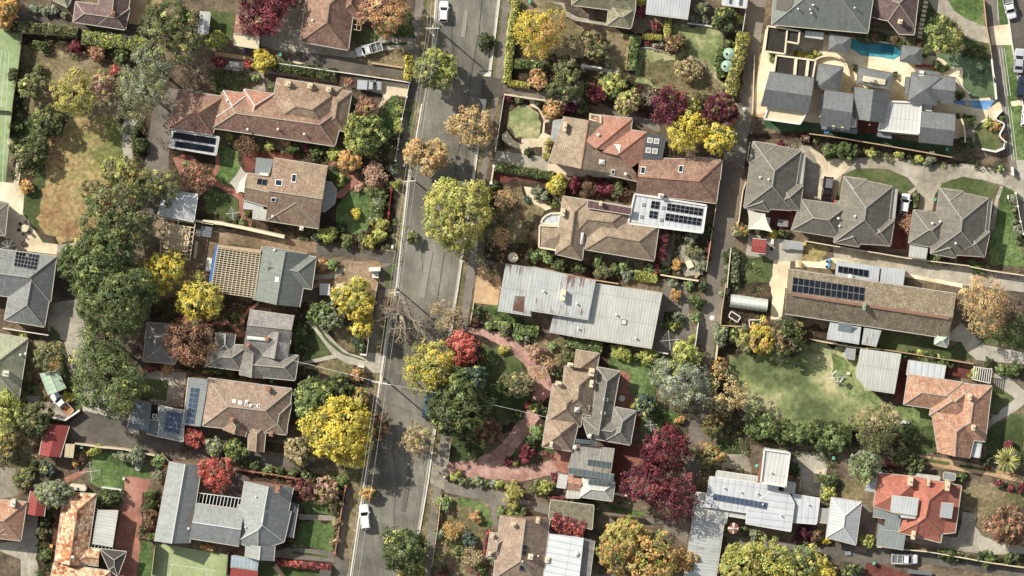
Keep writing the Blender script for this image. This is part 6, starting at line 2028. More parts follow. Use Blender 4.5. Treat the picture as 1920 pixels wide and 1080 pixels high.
# ================================================================ trees
TREES = [
 (3, 18, 32, 'gold', 'golden orange tree filling the top corner beyond the tennis court', {}),
 (322, 55, 57, 'olive', 'very large dense green tree above the purple slate house garden', dict(pal2='dark', p2=.5, h=11, fine=True)),
 (283, 128, 42, 'sage', 'upper grey green gum crown between the long hedge and the bare brown tree', dict(h=11, fine=True, bark='bark_pale')),
 (262, 172, 50, 'sage', 'widest grey green gum crown at the head of the pale garden path', dict(h=12, fine=True, bark='bark_pale', pal2='olive', p2=.25)),
 (137, 178, 42, 'lime', 'pale lime yellow tree standing alone over the dry lawn', dict(h=8)),
 (192, 160, 27, 'pink', 'thin pinkish autumn tree between the lime tree and the gums', dict(dens=.45)),
 (57, 160, 28, 'olive', 'sparse olive tree beside the upper tennis court edge', dict(dens=.7)),
 (92, 228, 30, 'dark', 'dark green tree south of the lime yellow tree', dict(pal2='olive', p2=.3)),
 (60, 285, 28, 'dark', 'dark garden tree inside the angled cream path', dict(pal2='olive', p2=.3, ry=34, ang=80)),
 (50, 350, 13, 'gold', 'small orange tree where the terrace meets the lawn', {}),
 (405, 75, 21, 'yellowgreen', 'yellow green tree next to the small white flat shed', {}),
 (492, 113, 21, 'yellow', 'small yellow tree where the garden path forks', {}),
 (497, 8, 55, 'burgundy', 'big burgundy red tree over the terracotta garage', dict(h=8, pal2='crimson', p2=.45)),
 (722, 28, 44, 'orange', 'feathery orange brown tree by the brown tiled house', dict(h=8, pal2='rust', p2=.45, fine=True)),
 (690, 206, 25, 'brown', 'brown leaved tree beside the tan driveway curve', dict(pal2='rust', p2=.4)),
 (684, 250, 40, 'green', 'glossy green tree between the long house and the front lawn', dict(h=6.5, pal2='yellowgreen', p2=.35)),
 (655, 300, 22, 'gold', 'golden tree at the north end of the brick entry path', dict(pal2='orange', p2=.4)),
 (628, 289, 15, 'yellowgreen', 'small yellow green tree touching the golden tree', {}),
 (368, 333, 30, 'rust', 'rust red tree over the brick patio', dict(pal2='brown', p2=.4)),
 (312, 353, 31, 'olive', 'round grey olive tree hanging over the white tent roof', dict(fine=True, h=7, bark='bark_pale')),
 (222, 320, 32, 'olive', 'thin yellow olive tree at the top of the tree belt', dict(dens=.55, pal2='yellowgreen', p2=.4, h=8)),
 (262, 340, 38, 'mixed', 'mixed green and orange flecked tree at the end of the pale path', dict(dens=.6, pal2='autumn', p2=.4, h=9)),
 (175, 362, 28, 'olive', 'open crowned olive tree leaning over the dry lawn', dict(dens=.45, h=7)),
 (222, 408, 62, 'belt', 'broad olive green tree in the middle of the tree belt', dict(h=12, pal2='olive', p2=.4, dens=.8)),
 (180, 492, 62, 'belt', 'tall green tree beside the solar panelled grey roof', dict(h=13, pal2='green', p2=.3, dens=1.3)),
 (215, 560, 70, 'belt', 'largest green tree where the concrete drive bends', dict(h=14, pal2='green', p2=.3, dens=1.3)),
 (197, 640, 48, 'belt', 'narrow green tree joining the two big crowns over the drive', dict(h=11, pal2='dark', p2=.3)),
 (202, 710, 66, 'belt', 'southmost tall green tree above the solar annexe', dict(h=13, pal2='green', p2=.35, dens=1.3)),
 (302, 512, 43, 'yellow', 'bright yellow tree beside the bare carport frame', dict(h=8, pal2='lime', p2=.4)),
 (372, 560, 42, 'yellow', 'bright yellow tree south of the open roof rafters', dict(h=7.5, pal2='lime', p2=.25, dens=1.2)),
 (353, 637, 50, 'rust', 'wide rust brown tree over the low slate roof', dict(h=8, fine=True, pal2='brown', p2=.35)),
 (93, 668, 30, 'olive', 'round olive tree between the mint shed and the drive', dict(h=6, fine=True, pal2='gold', p2=.15)),
 (5, 768, 40, 'yellowgreen', 'yellow green tree cut by the left edge below the pale green roof', dict(h=6)),
 (60, 785, 34, 'olive', 'shaggy olive tree left of the larger red shed', dict(pal2='dark', p2=.4)),
 (10, 835, 24, 'olive', 'low olive tree at the left edge below the shaggy tree', dict(pal2='gold', p2=.2)),
 (86, 880, 15, 'blue', 'blue green shrubby tree beside the small brick shed', dict(name='tree')),
 (98, 925, 28, 'sage', 'upright grey green tree next to the small red shed', dict(h=6, ry=36, ang=80)),
 (45, 898, 20, 'olive', 'olive tree above the small red shed', {}),
 (128, 745, 9, 'yellow', 'tiny yellow tree beside the parked tray truck', {}),
 (362, 820, 21, 'red', 'small vivid red maple beside the solar annexe', dict(fine=True)),
 (404, 890, 33, 'red', 'large vivid red maple over the courtyard pergola', dict(h=5.5, fine=True)),
 (402, 838, 20, 'sage', 'westmost of two leafy green trees south of the tan house', {}),
 (443, 845, 21, 'green', 'eastmost of two leafy green trees south of the tan house', {}),
 (565, 845, 33, 'olive', 'pale olive tree over the bottom end of the asphalt drive', dict(pal2='tan', p2=.5, fine=True)),
 (588, 752, 42, 'green', 'large glossy green tree east of the tan house', dict(h=7, pal2='bright', p2=.3)),
 (636, 727, 25, 'dark', 'dark green tree between the glossy tree and the street', dict(pal2='green', p2=.4)),
 (675, 745, 20, 'autumn', 'small autumn tinted tree on the front fence line', dict(pal2='orange', p2=.3)),
 (672, 703, 13, 'orange', 'little orange tree beside the drive gate pillars', {}),
 (638, 808, 66, 'yellow', 'huge bright yellow tree at the front of the tan house', dict(h=10, dens=1.4, lobes=32)),
 (708, 800, 27, 'brown', 'thin brown street tree beside the huge yellow tree', dict(dens=.4, pal2='orange', p2=.3)),
 (664, 560, 38, 'yellow', 'yellow street front tree with an open crown', dict(h=8, pal2='lime', p2=.4)),
 (682, 610, 24, 'yellow', 'lower yellow tree above the split driveway', dict(h=6, pal2='lime', p2=.2)),
 (600, 588, 23, 'green', 'dark green round tree beside the split driveway start', dict(pal2='bright', p2=.2)),
 (620, 597, 25, 'sage', 'feathery pale green tree next to the dark round tree', dict(dens=.6)),
 (573, 918, 22, 'crimson', 'maroon brown tree beside the slate bay roof', dict(dens=.7, pal2='brown', p2=.4)),
 (612, 922, 26, 'pink', 'sparse pinkish tan tree on the front lawn corner', dict(dens=.35)),
 (693, 925, 15, 'gold', 'small golden tree on the verge above the white parked car', dict(pal2='olive', p2=.4)),
 (757, 1029, 44, 'dark', 'dense dark green street tree at the bottom', dict(h=8, pal2='green', p2=.35, lobes=26, dens=1.5)),
 (772, 1082, 28, 'lime', 'lime yellow tree cut by the bottom edge', {}),
 (812, 130, 38, 'yellowgreen', 'olive brown street tree between the two poles', dict(h=8, pal2='olive', p2=.5, dens=1.3)),
 (888, 240, 41, 'amber', 'amber street tree on the east kerb', dict(h=7, pal2='orange', p2=.25)),
 (780, 285, 26, 'amber', 'yellow orange half of the pair of street trees', dict(h=7, pal2='orange', p2=.4)),
 (810, 293, 30, 'amber', 'browner half of the pair of street trees', dict(h=7, pal2='orange', p2=.35)),
 (857, 405, 61, 'lime', 'very large lime green street tree covering a parked car', dict(h=11, pal2='yellowgreen', p2=.4, lobes=34, dens=1.3)),
 (772, 447, 14, 'olive', 'small olive tree on the west verge', {}),
 (808, 688, 50, 'lime', 'large yellow green street tree beside the red maple', dict(h=9, pal2='yellow', p2=.4)),
 (872, 655, 30, 'red', 'vivid scarlet maple at the top of the pink gravel drive', dict(h=6, fine=True)),
 (862, 762, 58, 'dark', 'large dark green tree over the parked blue car', dict(h=10, pal2='green', p2=.35, lobes=34, dens=1.6)),
 (892, 712, 24, 'blue', 'grey green crown behind the large dark green tree', dict(h=8)),
 (785, 822, 32, 'tan', 'pale leafless looking street tree with grey tan foliage', dict(dens=.3, h=7)),
 (917, 808, 28, 'brown', 'rust brown tree inside the curve of the pink drive', dict(dens=.6, pal2='rust', p2=.3)),
 (972, 722, 27, 'olive', 'feathery olive tree on the lawn inside the pink drive', dict(fine=True, dens=.7, pal2='tan', p2=.3, ry=34, ang=90)),
 (1003, 660, 18, 'pink', 'small tan tree beside the pink drive bend', dict(dens=.6)),
 (1010, 766, 16, 'dark', 'dark round tree against the rambling house wall', {}),
 (1007, 62, 46, 'yellow', 'large golden yellow tree on the north lawn', dict(h=9, pal2='gold', p2=.35)),
 (1115, 84, 28, 'tan', 'feathery tan green tree beyond the golden tree', dict(fine=True, dens=.6, pal2='olive', p2=.5)),
 (1062, 152, 38, 'olive', 'dark olive tree beside the laneway entrance', dict(h=7, dens=.8, pal2='dark', p2=.5, fine=True)),
 (1008, 150, 20, 'orange', 'small orange tree at the end of the yellow hedge', {}),
 (1036, 205, 19, 'orange', 'orange tree standing in the circular garden path', {}),
 (1122, 172, 20, 'crimson', 'crimson tree beside the laneway wall', dict(dens=.8)),
 (1150, 158, 23, 'bright', 'bright green tree above the crimson tree', dict(pal2='lime', p2=.3)),
 (1177, 192, 24, 'tan', 'tan green tree east of the bright green tree', dict(pal2='yellowgreen', p2=.4)),
 (1255, 200, 38, 'burgundy', 'wine red tree over the laneway end', dict(h=7, pal2='crimson', p2=.3)),
 (1349, 207, 35, 'burgundy', 'darker purple brown tree beside the back lane', dict(h=7, pal2='brown', p2=.3)),
 (1288, 248, 38, 'yellow', 'vivid yellow tree between the two purple trees', dict(h=8)),
 (1348, 260, 30, 'yellow', 'vivid yellow tree touching the back lane', dict(h=7.5, pal2='lime', p2=.25)),
 (1303, 198, 14, 'lime', 'slim lime yellow tree between the purple crowns', {}),
 (1264, 83, 18, 'brown', 'brown bushy tree in the middle of the back lawn', {}),
 (1292, 130, 28, 'tan', 'low tan thicket tree on the worn lawn', dict(dens=.6, h=2.2)),
 (1356, 38, 23, 'dark', 'dark green tree below the lane side garage', {}),
 (1318, 15, 14, 'sage', 'slim grey green tree between the two top garages', {}),
 (1772, 68, 36, 'green', 'feathery green tree beside the curved driveway', dict(h=8, pal2='yellowgreen', p2=.35, fine=True)),
 (1733, 98, 11, 'green', 'small green tree at the east end of the pool', {}),
 (1046, 347, 20, 'yellow', 'yellow tree beside the turret house path', dict(pal2='lime', p2=.4)),
 (1240, 700, 26, 'sage', 'pale sage tree behind the blue green conifer', dict(fine=True, h=8)),
 (1283, 720, 48, 'greygreen', 'large silver grey gum at the end of the back lane', dict(h=10, fine=True, bark='bark_pale')),
 (1284, 673, 33, 'yellowgreen', 'leafy yellow green tree above the silver gum', dict(h=6, pal2='green', p2=.4)),
 (1347, 690, 22, 'tan', 'golden tan tree at the foot of the paved lane', dict(dens=.7, pal2='gold', p2=.3)),
 (1368, 742, 42, 'amber', 'sparse copper tree between the silver gum and the wide lawn', dict(dens=.5, h=8, pal2='olive', p2=.4)),
 (1211, 763, 22, 'blue', 'rounded blue green conifer by the brick terrace', {}),
 (1350, 628, 17, 'sage', 'grey green bush tree beside the paved lane', {}),
 (1380, 630, 16, 'dark', 'dark tree west of the pale variegated tree', {}),
 (1400, 635, 22, 'lime', 'pale cream green tree against the yellow tree', dict(pal2='sage', p2=.5)),
 (1430, 632, 30, 'gold', 'dense golden yellow tree below the greenhouse', dict(pal2='yellow', p2=.5)),
 (1474, 632, 34, 'dark', 'dark bronze green tree east of the dense golden tree', dict(pal2='brown', p2=.25)),
 (1248, 848, 46, 'crimson', 'upper crown of the wine red tree by the brick courtyard', dict(h=9, pal2='burgundy', p2=.5)),
 (1212, 905, 44, 'crimson', 'western crown of the wine red tree by the brick courtyard', dict(h=9, pal2='burgundy', p2=.5)),
 (1268, 935, 46, 'burgundy', 'southern crown of the wine red tree above the yellow trees', dict(h=9, pal2='crimson', p2=.3)),
 (1335, 800, 22, 'olive', 'olive tree where the lane path narrows', dict(dens=.6, pal2='gold', p2=.3)),
 (1328, 855, 24, 'gold', 'straggly golden tree beside the modern white house', dict(dens=.5, pal2='olive', p2=.5, ry=34, ang=85)),
 (1170, 1022, 50, 'gold', 'large golden tree at the bottom beside the twin slope garage', dict(h=9, pal2='lime', p2=.4)),
 (1222, 1050, 48, 'gold', 'large golden green tree at the bottom edge left of the long shed', dict(h=9, pal2='lime', p2=.5)),
 (1286, 1050, 27, 'gold', 'smaller orange gold tree against the long shed', dict(pal2='orange', p2=.3)),
 (1392, 1060, 40, 'yellowgreen', 'westmost leafy yellow green tree along the bottom drive', dict(h=6, pal2='lime', p2=.5)),
 (1450, 1056, 42, 'yellowgreen', 'middle leafy yellow green tree along the bottom drive', dict(h=6, pal2='yellow', p2=.25)),
 (1508, 1064, 38, 'green', 'eastmost leafy tree of the bottom drive clump', dict(h=6, pal2='lime', p2=.35)),
 (1548, 1078, 26, 'yellow', 'yellow tree at the bottom edge beside the dark drive', dict(h=5)),
 (1598, 1078, 22, 'dark', 'dark green tree at the bottom edge left of the tray truck', {}),
 (1642, 802, 44, 'olive', 'large olive tree on the edge of the wide lawn', dict(h=8, fine=True, pal2='tan', p2=.25)),
 (1622, 872, 30, 'bright', 'pale bright green tree above the white lean-to', dict(h=6, pal2='sage', p2=.5)),
 (1848, 572, 48, 'amber', 'large orange autumn tree above the white driveway', dict(h=9, pal2='orange', p2=.5)),
 (1893, 985, 38, 'rust', 'rust brown tree by the bottom concrete drive', dict(h=6, pal2='brown', p2=.4)),
 (1718, 875, 20, 'dark', 'dark tree shading the lawn south of the olive tree', dict(pal2='green', p2=.3)),
 (1695, 855, 22, 'dark', 'shaded green tree east of the large olive tree', {}),
 (1690, 857, 16, 'sage', 'thin grey green tree beside the double track drive', dict(dens=.6)),
 (1387, 433, 15, 'olive', 'small gold tipped tree on the lane corner by the shade sail', dict(pal2='gold', p2=.3)),
 (1600, 30, 10, 'dark', 'dark small tree behind the wide grey green roof', {}),
]
for t in TREES:
 x, y, r, pal, lab, kw = t
 tree(x, y, r, pal, lab, **kw)

bare_tree(368, 135, 33, 'bare brown tree with radiating twigs above the orange slopes', leafpal='brown', leafn=900, bark='bark_pale')
bare_tree(703, 325, 22, 'bare tree with fine orange twigs at the brick entry path', leafpal='pink', leafn=1500, bark='bark_pale')
bare_tree(750, 592, 56, 'large bare street tree with a pale branching crown', leafpal='brown', leafn=650, thick=1.5)
bare_tree(835, 590, 32, 'smaller pinkish bare street tree on the east verge', leafpal='tan', leafn=1000)
bare_tree(768, 822, 24, 'grey bare street tree with pale twigs over the asphalt', leafpal='tan', leafn=500)
bare_tree(945, 375, 20, 'northern bare white branched tree in the turret house garden', leafpal='orange', leafn=420)
bare_tree(943, 447, 21, 'southern bare white branched tree in the turret house garden', leafpal='orange', leafn=420)
bare_tree(1020, 690, 28, 'bare white branched tree over the bend of the pink drive', leafpal='orange', leafn=420)
bare_tree(1214, 184, 17, 'bare white branched tree west of the wine red tree', leafpal='tan', leafn=60)
bare_tree(1300, 133, 18, 'pale dead branches lying on the tan thicket', h=1.6, leafpal='tan', leafn=700)
bare_tree(1702, 418, 17, 'bare tree in the red courtyard between two villas', leafpal='rust', leafn=350)
bare_tree(463, 270, 22, 'bare brown tree beside the long house south wall', leafpal='brown', leafn=900, bark='bark')
bare_tree(848, 995, 18, 'small half bare tree with orange leaves on the bottom front lawn', leafpal='gold', leafn=700)
bare_tree(885, 1045, 20, 'half bare tan tree near the bottom front fence', leafpal='tan', leafn=800)
bare_tree(190, 372, 24, 'twiggy tree with orange leaf patches on the dry lawn edge', leafpal='gold', leafn=600)

def palm(x, y, r, label):
 R = random.Random(7)
 c = at(x, y, 2.2)
 root = thing('palm_tree', label, 'palm tree', (c.x, c.y, 0))
 MB().tube((c.x, c.y, 0), (c.x, c.y, 2.0), .45, .38, 10).build('trunk', 'bark', root)
 V, F, Cc = [], [], []
 NR = np.random.RandomState(5)
 for i in range(64):
  a = 2 * math.pi * i / 64 * 5.03
  el = 1.35 - 1.2 * i / 64
  L = r * S * R.uniform(.9, 1.1)
  p = Vector((0, 0, 2.0))
  d = Vector((math.cos(a) * math.cos(el), math.sin(a) * math.cos(el), math.sin(el)))
  t = Vector((-math.sin(a), math.cos(a), 0))
  col = pick(NR, 'lime' if i % 3 else 'sage', 1)[0]
  for k in range(8):
   w = 0.26 * (1 - (k / 8 - .35) ** 2) * (1 - k / 12)
   q = p + d * (L / 8)
   for sgn in (-1, 1):
    n = len(V)
    off = t * w * sgn - Vector((0, 0, w * .35))
    V += [p, q, q + off, p + off]
    F.append((n, n + 1, n + 2, n + 3))
    Cc.append(col * R.uniform(.8, 1.2))
   p = q
   d = (d + Vector((0, 0, -.16))).normalized()
 np_mesh('crown', np.array([tuple(v) for v in V]), np.array(F), np.array(Cc), parent=root)
palm(1890, 862, 27, 'spiky palm tree beside the sandy double track')

# ---------------------------------------------------------------- shrubs, one by one
SH = [
 (78, 85, 14, 'green', 'leafy green shrub below the dark lane hedge'), (143, 88, 15, 'crimson', 'red brown maple shrub below the long hedge'),
 (181, 96, 15, 'rust', 'rusty brown shrub next to the red maple shrub'), (226, 103, 14, 'green', 'green shrub under the grey gum edge'),
 (216, 133, 9, 'red', 'small pink red shrub beside the thin pinkish tree'), (26, 142, 11, 'dark', 'dark shrub touching the tennis court side'),
 (28, 235, 12, 'green', 'green shrub halfway down the tennis court side'), (74, 130, 12, 'olive', 'silver green shrub at the dry bed rim'),
 (254, 250, 12, 'dark', 'dark shrub beside the pale path'), (262, 268, 11, 'dark', 'second dark shrub lower beside the pale path'),
 (478, 145, 9, 'bright', 'bright green shrub in the fork of the garden path'), (465, 121, 8, 'red', 'small red shrub left of the small yellow tree'),
 (411, 116, 12, 'crimson', 'dull crimson shrub by the white garden bench'), (412, 168, 10, 'green', 'green shrub at the lawn corner by the orange slopes'),
 (512, 165, 10, 'green', 'green shrub at the foot of the long house chimney side'),
 (655, 152, 9, 'rust', 'clipped rusty round shrub at the head of the tan driveway'),
 (430, 255, 8, 'yellowgreen', 'yellow green shrub below the long house wall'), (505, 273, 11, 'yellowgreen', 'first leafy shrub south of the long house'),
 (537, 268, 10, 'orange', 'orange tinted shrub south of the long house'), (548, 280, 14, 'green', 'dark leafy shrub south of the orange tinted shrub'),
 (574, 275, 11, 'crimson', 'dull red shrub south of the long house'), (594, 285, 14, 'green', 'wide green shrub near the east end of the long house'),
 (590, 297, 10, 'dark', 'dark shrub under the wide green shrub'),
 (640, 338, 10, 'yellowgreen', 'yellow green ball shrub by the hexagon veranda'), (667, 401, 10, 'yellow', 'round yellow shrub alone on the bright front lawn'),
 (738, 315, 12, 'sage', 'sage shrub at the front fence by the pole'), (741, 345, 11, 'yellowgreen', 'yellow shrub beside the front gate'),
 (673, 352, 9, 'pink', 'pink tinged shrub beside the brick path'), (697, 362, 12, 'mixed', 'mixed shrub on the lawn rim'), (712, 378, 12, 'green', 'green shrub by the brick gate pillar'),
 (702, 402, 11, 'green', 'green shrub on the east rim of the lawn'), (715, 418, 15, 'lime', 'large leaved lime shrub by the fence corner'), (692, 455, 14, 'lime', 'lime shrub at the corner of the building site drive'),
 (712, 440, 13, 'yellowgreen', 'yellow green shrub near the pole verge'), (680, 445, 13, 'olive', 'olive shrub between the lime shrubs'), (652, 452, 15, 'mixed', 'wide mixed shrub above the shared drive'),
 (612, 440, 16, 'yellowgreen', 'wide yellow green shrub above the shared drive'), (596, 445, 9, 'sage', 'small sage shrub above the shared drive'), (640, 425, 12, 'dark', 'dark shrub south of the round yellow shrub'),
 (454, 418, 7, 'bright', 'bright green shrub at the end of the white wall'), (432, 417, 9, 'dark', 'dark shrub above the white wall'), (463, 400, 6, 'bright', 'tiny bright shrub in the brick path nook'),
 (607, 497, 11, 'orange', 'orange shrub beside the new grey metal roof'), (623, 495, 12, 'bright', 'green shrub beside the orange shrub'),
 (350, 310, 7, 'bright', 'potted green shrub on the brick patio'), (355, 275, 8, 'dark', 'dark shrub below the solar garage'),
 (313, 690, 12, 'orange', 'bright orange shrub below the low slate roof'), (283, 690, 9, 'crimson', 'dull crimson shrub west of the orange shrub'),
 (57, 728, 12, 'dark', 'dark fern like shrub by the pale green house'), (45, 627, 10, 'yellowgreen', 'yellow green shrub at the fence above the pale green roof'),
 (178, 846, 14, 'yellowgreen', 'yellow green shrub on the bright lawn near the lane wall'), (152, 855, 11, 'brown', 'brown shrub beside the brick shed'),
 (140, 868, 9, 'gold', 'golden shrub beside the brick path end'), (228, 855, 13, 'sage', 'pale shrub beside the trampoline'), (257, 855, 20, 'sage', 'wide sage shrub over the trampoline'),
 (297, 863, 16, 'bright', 'bright shrub near the slate house north wall'), (312, 878, 11, 'brown', 'brown shrub beside the slate house north wall'), (298, 892, 14, 'sage', 'grey shrub at the end of the brick drive'),
 (193, 935, 18, 'green', 'clipped green block shrub by the leafy orange roof'), (218, 933, 16, 'dark', 'darker clipped block shrub beside the brick drive'),
 (283, 925, 10, 'green', 'upper green shrub in the bed beside the brick drive'), (284, 945, 12, 'dark', 'second shrub down the bed beside the brick drive'),
 (281, 975, 17, 'brown', 'large brown green shrub in the bed beside the brick drive'), (284, 1008, 12, 'mixed', 'mixed shrub low in the bed beside the brick drive'),
 (85, 975, 13, 'dark', 'dark shrub in the bed beside the leafy roof'), (80, 1000, 11, 'olive', 'olive shrub in the bed beside the leafy roof'), (86, 1040, 12, 'green', 'green shrub low beside the leafy roof'),
 (62, 868, 8, 'green', 'upper small green shrub beside the bin yard'), (60, 880, 8, 'green', 'lower small green shrub beside the bin yard'),
 (395, 1027, 9, 'orange', 'orange shrub between the tennis court and the slate roof'), (385, 1025, 7, 'gold', 'golden shrub at the back corner of the tennis court'),
 (550, 1020, 8, 'dark', 'dark shrub beside the timber plank'), (547, 1012, 8, 'brown', 'brown shrub by the front steps'),
 (670, 640, 9, 'blue', 'ivy green shrub on the drive gate fence'), (675, 655, 10, 'dark', 'white flowering dark shrub by the drive gate'),
 (567, 620, 12, 'green', 'green shrub east of the slate house'), (570, 650, 10, 'dark', 'dark shrub east of the slate house'),
 (912, 80, 18, 'dark', 'dark green verge planting on the east kerb near the top'), (960, 1, 8, 'yellowgreen', 'yellow shrub by the top of the yellow hedge'),
 (1227, 48, 10, 'crimson', 'round crimson shrub below the white corrugated garage'), (1302, 33, 9, 'sage', 'left ball shrub below the white corrugated garage'),
 (1322, 34, 9, 'sage', 'right ball shrub below the white corrugated garage'), (1200, 22, 12, 'crimson', 'crimson shrub beside the white corrugated garage'),
 (1202, 5, 10, 'lime', 'lime shrub at the top beside the white corrugated garage'), (1367, 80, 7, 'green', 'small clipped shrub above the green tanks'),
 (1388, 35, 9, 'lime', 'lime shrub on the back lane fence'),
 (953, 183, 9, 'burgundy', 'burgundy shrub at the corner of the circular garden'), (972, 186, 9, 'mixed', 'mixed shrub at the top of the circular garden'), (1012, 192, 8, 'dark', 'dark shrub in the circular garden'),
 (1071, 205, 13, 'burgundy', 'burgundy shrub beside the gabled house'), (1095, 208, 14, 'dark', 'dark shrub beside the gabled house north wall'),
 (1029, 267, 6, 'lime', 'upper clipped ball by the gabled house'), (1027, 279, 6, 'lime', 'middle clipped ball by the gabled house'), (1025, 293, 6, 'lime', 'lower clipped ball by the gabled house'),
 (990, 285, 9, 'dark', 'dark shrub by the driveway of the gabled house'), (1008, 362, 14, 'sage', 'white flowering shrub by the turret house path'), (1020, 368, 12, 'sage', 'second white flowering shrub by the turret house path'),
 (1040, 382, 10, 'green', 'green shrub against the turret house porch'), (928, 348, 10, 'dark', 'dark shrub at the red driveway corner'), (988, 375, 6, 'blue', 'small blue green shrub in the turret garden'),
 (1075, 345, 16, 'crimson', 'red brown shrub in the bed above the turret house'), (1102, 350, 17, 'brown', 'brown shrub in the bed above the turret house'), (1130, 352, 17, 'crimson', 'dark red shrub in the bed above the turret house'),
 (1158, 355, 16, 'olive', 'olive shrub in the bed above the turret house'), (1172, 363, 12, 'brown', 'brown shrub next to the white studio roof'),
 (1003, 478, 16, 'bright', 'bright shrub below the turret bay'), (1027, 482, 14, 'bright', 'second bright shrub below the turret bay'), (1048, 497, 14, 'dark', 'dark shrub below the turret bay'),
 (1086, 500, 13, 'green', 'green shrub south of the turret house'), (1122, 490, 14, 'bright', 'bright green shrub south of the turret house'), (1133, 507, 16, 'olive', 'olive shrub south of the turret house'),
 (1152, 505, 11, 'green', 'green shrub near the corrugated roof corner'), (1170, 497, 12, 'bright', 'yellowish shrub south of the turret house'), (1176, 515, 12, 'greygreen', 'pale flowering shrub south of the turret house'),
 (1218, 503, 9, 'bright', 'bright shrub at the foot of the pink creeper'), (1246, 507, 10, 'dark', 'dark shrub at the foot of the pink creeper'),
 (1295, 447, 15, 'sage', 'grey green shrub in the paved courtyard garden'), (1300, 470, 13, 'olive', 'olive shrub in the paved courtyard garden'), (1328, 430, 12, 'dark', 'dark shrub beside the white studio roof'),
 (1268, 495, 9, 'gold', 'golden speckled shrub in the paved courtyard'), (1317, 495, 12, 'sage', 'sage shrub at the lane fence of the courtyard'), (1263, 530, 10, 'sage', 'clipped sage ball north of the lane fence'),
 (1292, 533, 10, 'bright', 'clipped bright ball north of the lane fence'), (1316, 535, 11, 'dark', 'dark shrub by the lane north of the oval tree'), (1308, 565, 16, 'green', 'tall oval shrub beside the lane'), (1304, 593, 10, 'bright', 'round bright shrub beside the lane'),
 (1267, 553, 12, 'gold', 'bronze shrub in the gravel court'), (1252, 606, 10, 'green', 'left shrub of the island bed in the gravel court'), (1270, 592, 10, 'sage', 'upper shrub of the island bed in the gravel court'),
 (1262, 612, 9, 'lime', 'lower shrub of the island bed in the gravel court'), (1276, 605, 10, 'dark', 'right shrub of the island bed in the gravel court'), (1300, 635, 9, 'yellowgreen', 'narrow shrub beside the white lane fence'),
 (1172, 660, 17, 'yellowgreen', 'yellow green shrub south of the corrugated house'), (1213, 668, 20, 'yellowgreen', 'large yellow green shrub on the bright back lawn rim'), (1242, 672, 9, 'sage', 'small sage shrub by the gravel court fence'), (1192, 673, 10, 'green', 'green shrub between the yellow green shrubs'),
 (1187, 762, 6, 'lime', 'small lime shrub beside the blue green conifer'), (1275, 787, 9, 'gold', 'golden shrub beside the lane post'), (1253, 805, 12, 'crimson', 'crimson shrub above the wine red tree'),
 (918, 613, 9, 'bright', 'first small shrub under the corrugated house hedge'), (947, 617, 13, 'olive', 'olive shrub at the hedge gap by the corrugated house'), (970, 632, 9, 'bright', 'light green shrub on the pink drive rim'), (987, 636, 7, 'sage', 'small sage shrub on the pink drive rim'),
 (895, 585, 13, 'dark', 'white flowering dark shrub at the sandy drive corner'), (890, 602, 9, 'brown', 'brown shrub below the white flowering shrub'), (1035, 650, 8, 'bright', 'round bright shrub on the worn back lawn'),
 (1067, 670, 11, 'green', 'green shrub against the tan tower roof'), (1047, 702, 13, 'dark', 'dark ivy shrub against the rambling house'), (987, 760, 5, 'red', 'tiny scarlet shrub beside the pink drive'),
 (998, 730, 6, 'crimson', 'small maroon shrub on the pink drive edge'), (945, 655, 8, 'lime', 'pale shrub inside the upper drive bend'), (968, 780, 12, 'dark', 'dark shrub inside the drive loop'),
 (1008, 807, 15, 'bright', 'bright green shrub beside the pink tiled wing'), (985, 853, 17, 'crimson', 'crimson speckled shrub in the drive island'), (955, 865, 8, 'crimson', 'maroon shrub at the drive island tip'), (966, 868, 6, 'lime', 'lime shrub in the drive island'),
 (993, 830, 14, 'dark', 'dark shrub in the drive island'), (888, 855, 11, 'olive', 'olive shrub at the drive entrance'), (1040, 895, 10, 'crimson', 'crimson shrub beside the white veranda'),
 (962, 925, 24, 'lime', 'large lime yellow shrub beside the shared drive'), (1022, 915, 16, 'yellowgreen', 'yellow green shrub west of the white veranda'), (1003, 915, 12, 'olive', 'olive shrub left of the yellow green shrub'), (937, 908, 9, 'yellowgreen', 'small yellow green shrub beside the large lime shrub'),
 (835, 942, 13, 'bright', 'very bright green round shrub at the fence'), (881, 1012, 15, 'blue', 'round blue green shrub on the bottom front lawn'), (904, 1068, 12, 'green', 'clipped green shrub at the bottom of the front lawn'), (922, 1050, 11, 'sage', 'sage shrub against the ridge house'),
 (890, 970, 12, 'orange', 'small orange shrub on the bottom front lawn'), (940, 962, 11, 'bright', 'bright shrub north of the ridge house'), (957, 963, 9, 'yellowgreen', 'yellow shrub north of the ridge house'), (975, 963, 12, 'green', 'green shrub north of the ridge house'),
 (823, 1000, 9, 'sage', 'small pale shrub on the fence line by the shed street'), (855, 1035, 14, 'mixed', 'mixed shrub on the bottom front lawn'),
 (1378, 475, 11, 'dark', 'dark shrub along the lane below the corner tree'), (1372, 510, 11, 'dark', 'second dark shrub further down the lane'),
 (1432, 440, 9, 'dark', 'dark shrub above the red cubby roof'), (1450, 437, 9, 'yellow', 'yellow shrub beside the shade sail tip'), (1467, 437, 9, 'dark', 'dark green shrub beside the yellow shrub'),
 (1555, 285, 16, 'green', 'first dark green shrub on the turning circle'), (1582, 283, 17, 'green', 'second dark green shrub on the turning circle'), (1605, 285, 14, 'dark', 'third dark green shrub on the turning circle'), (1636, 287, 11, 'yellowgreen', 'yellow green shrub on the long driveway bed'),
 (1685, 290, 9, 'yellowgreen', 'second yellow green shrub on the long driveway bed'), (1723, 298, 9, 'yellowgreen', 'third yellow green shrub on the long driveway bed'), (1743, 300, 11, 'sage', 'sage shrub on the long driveway bed'),
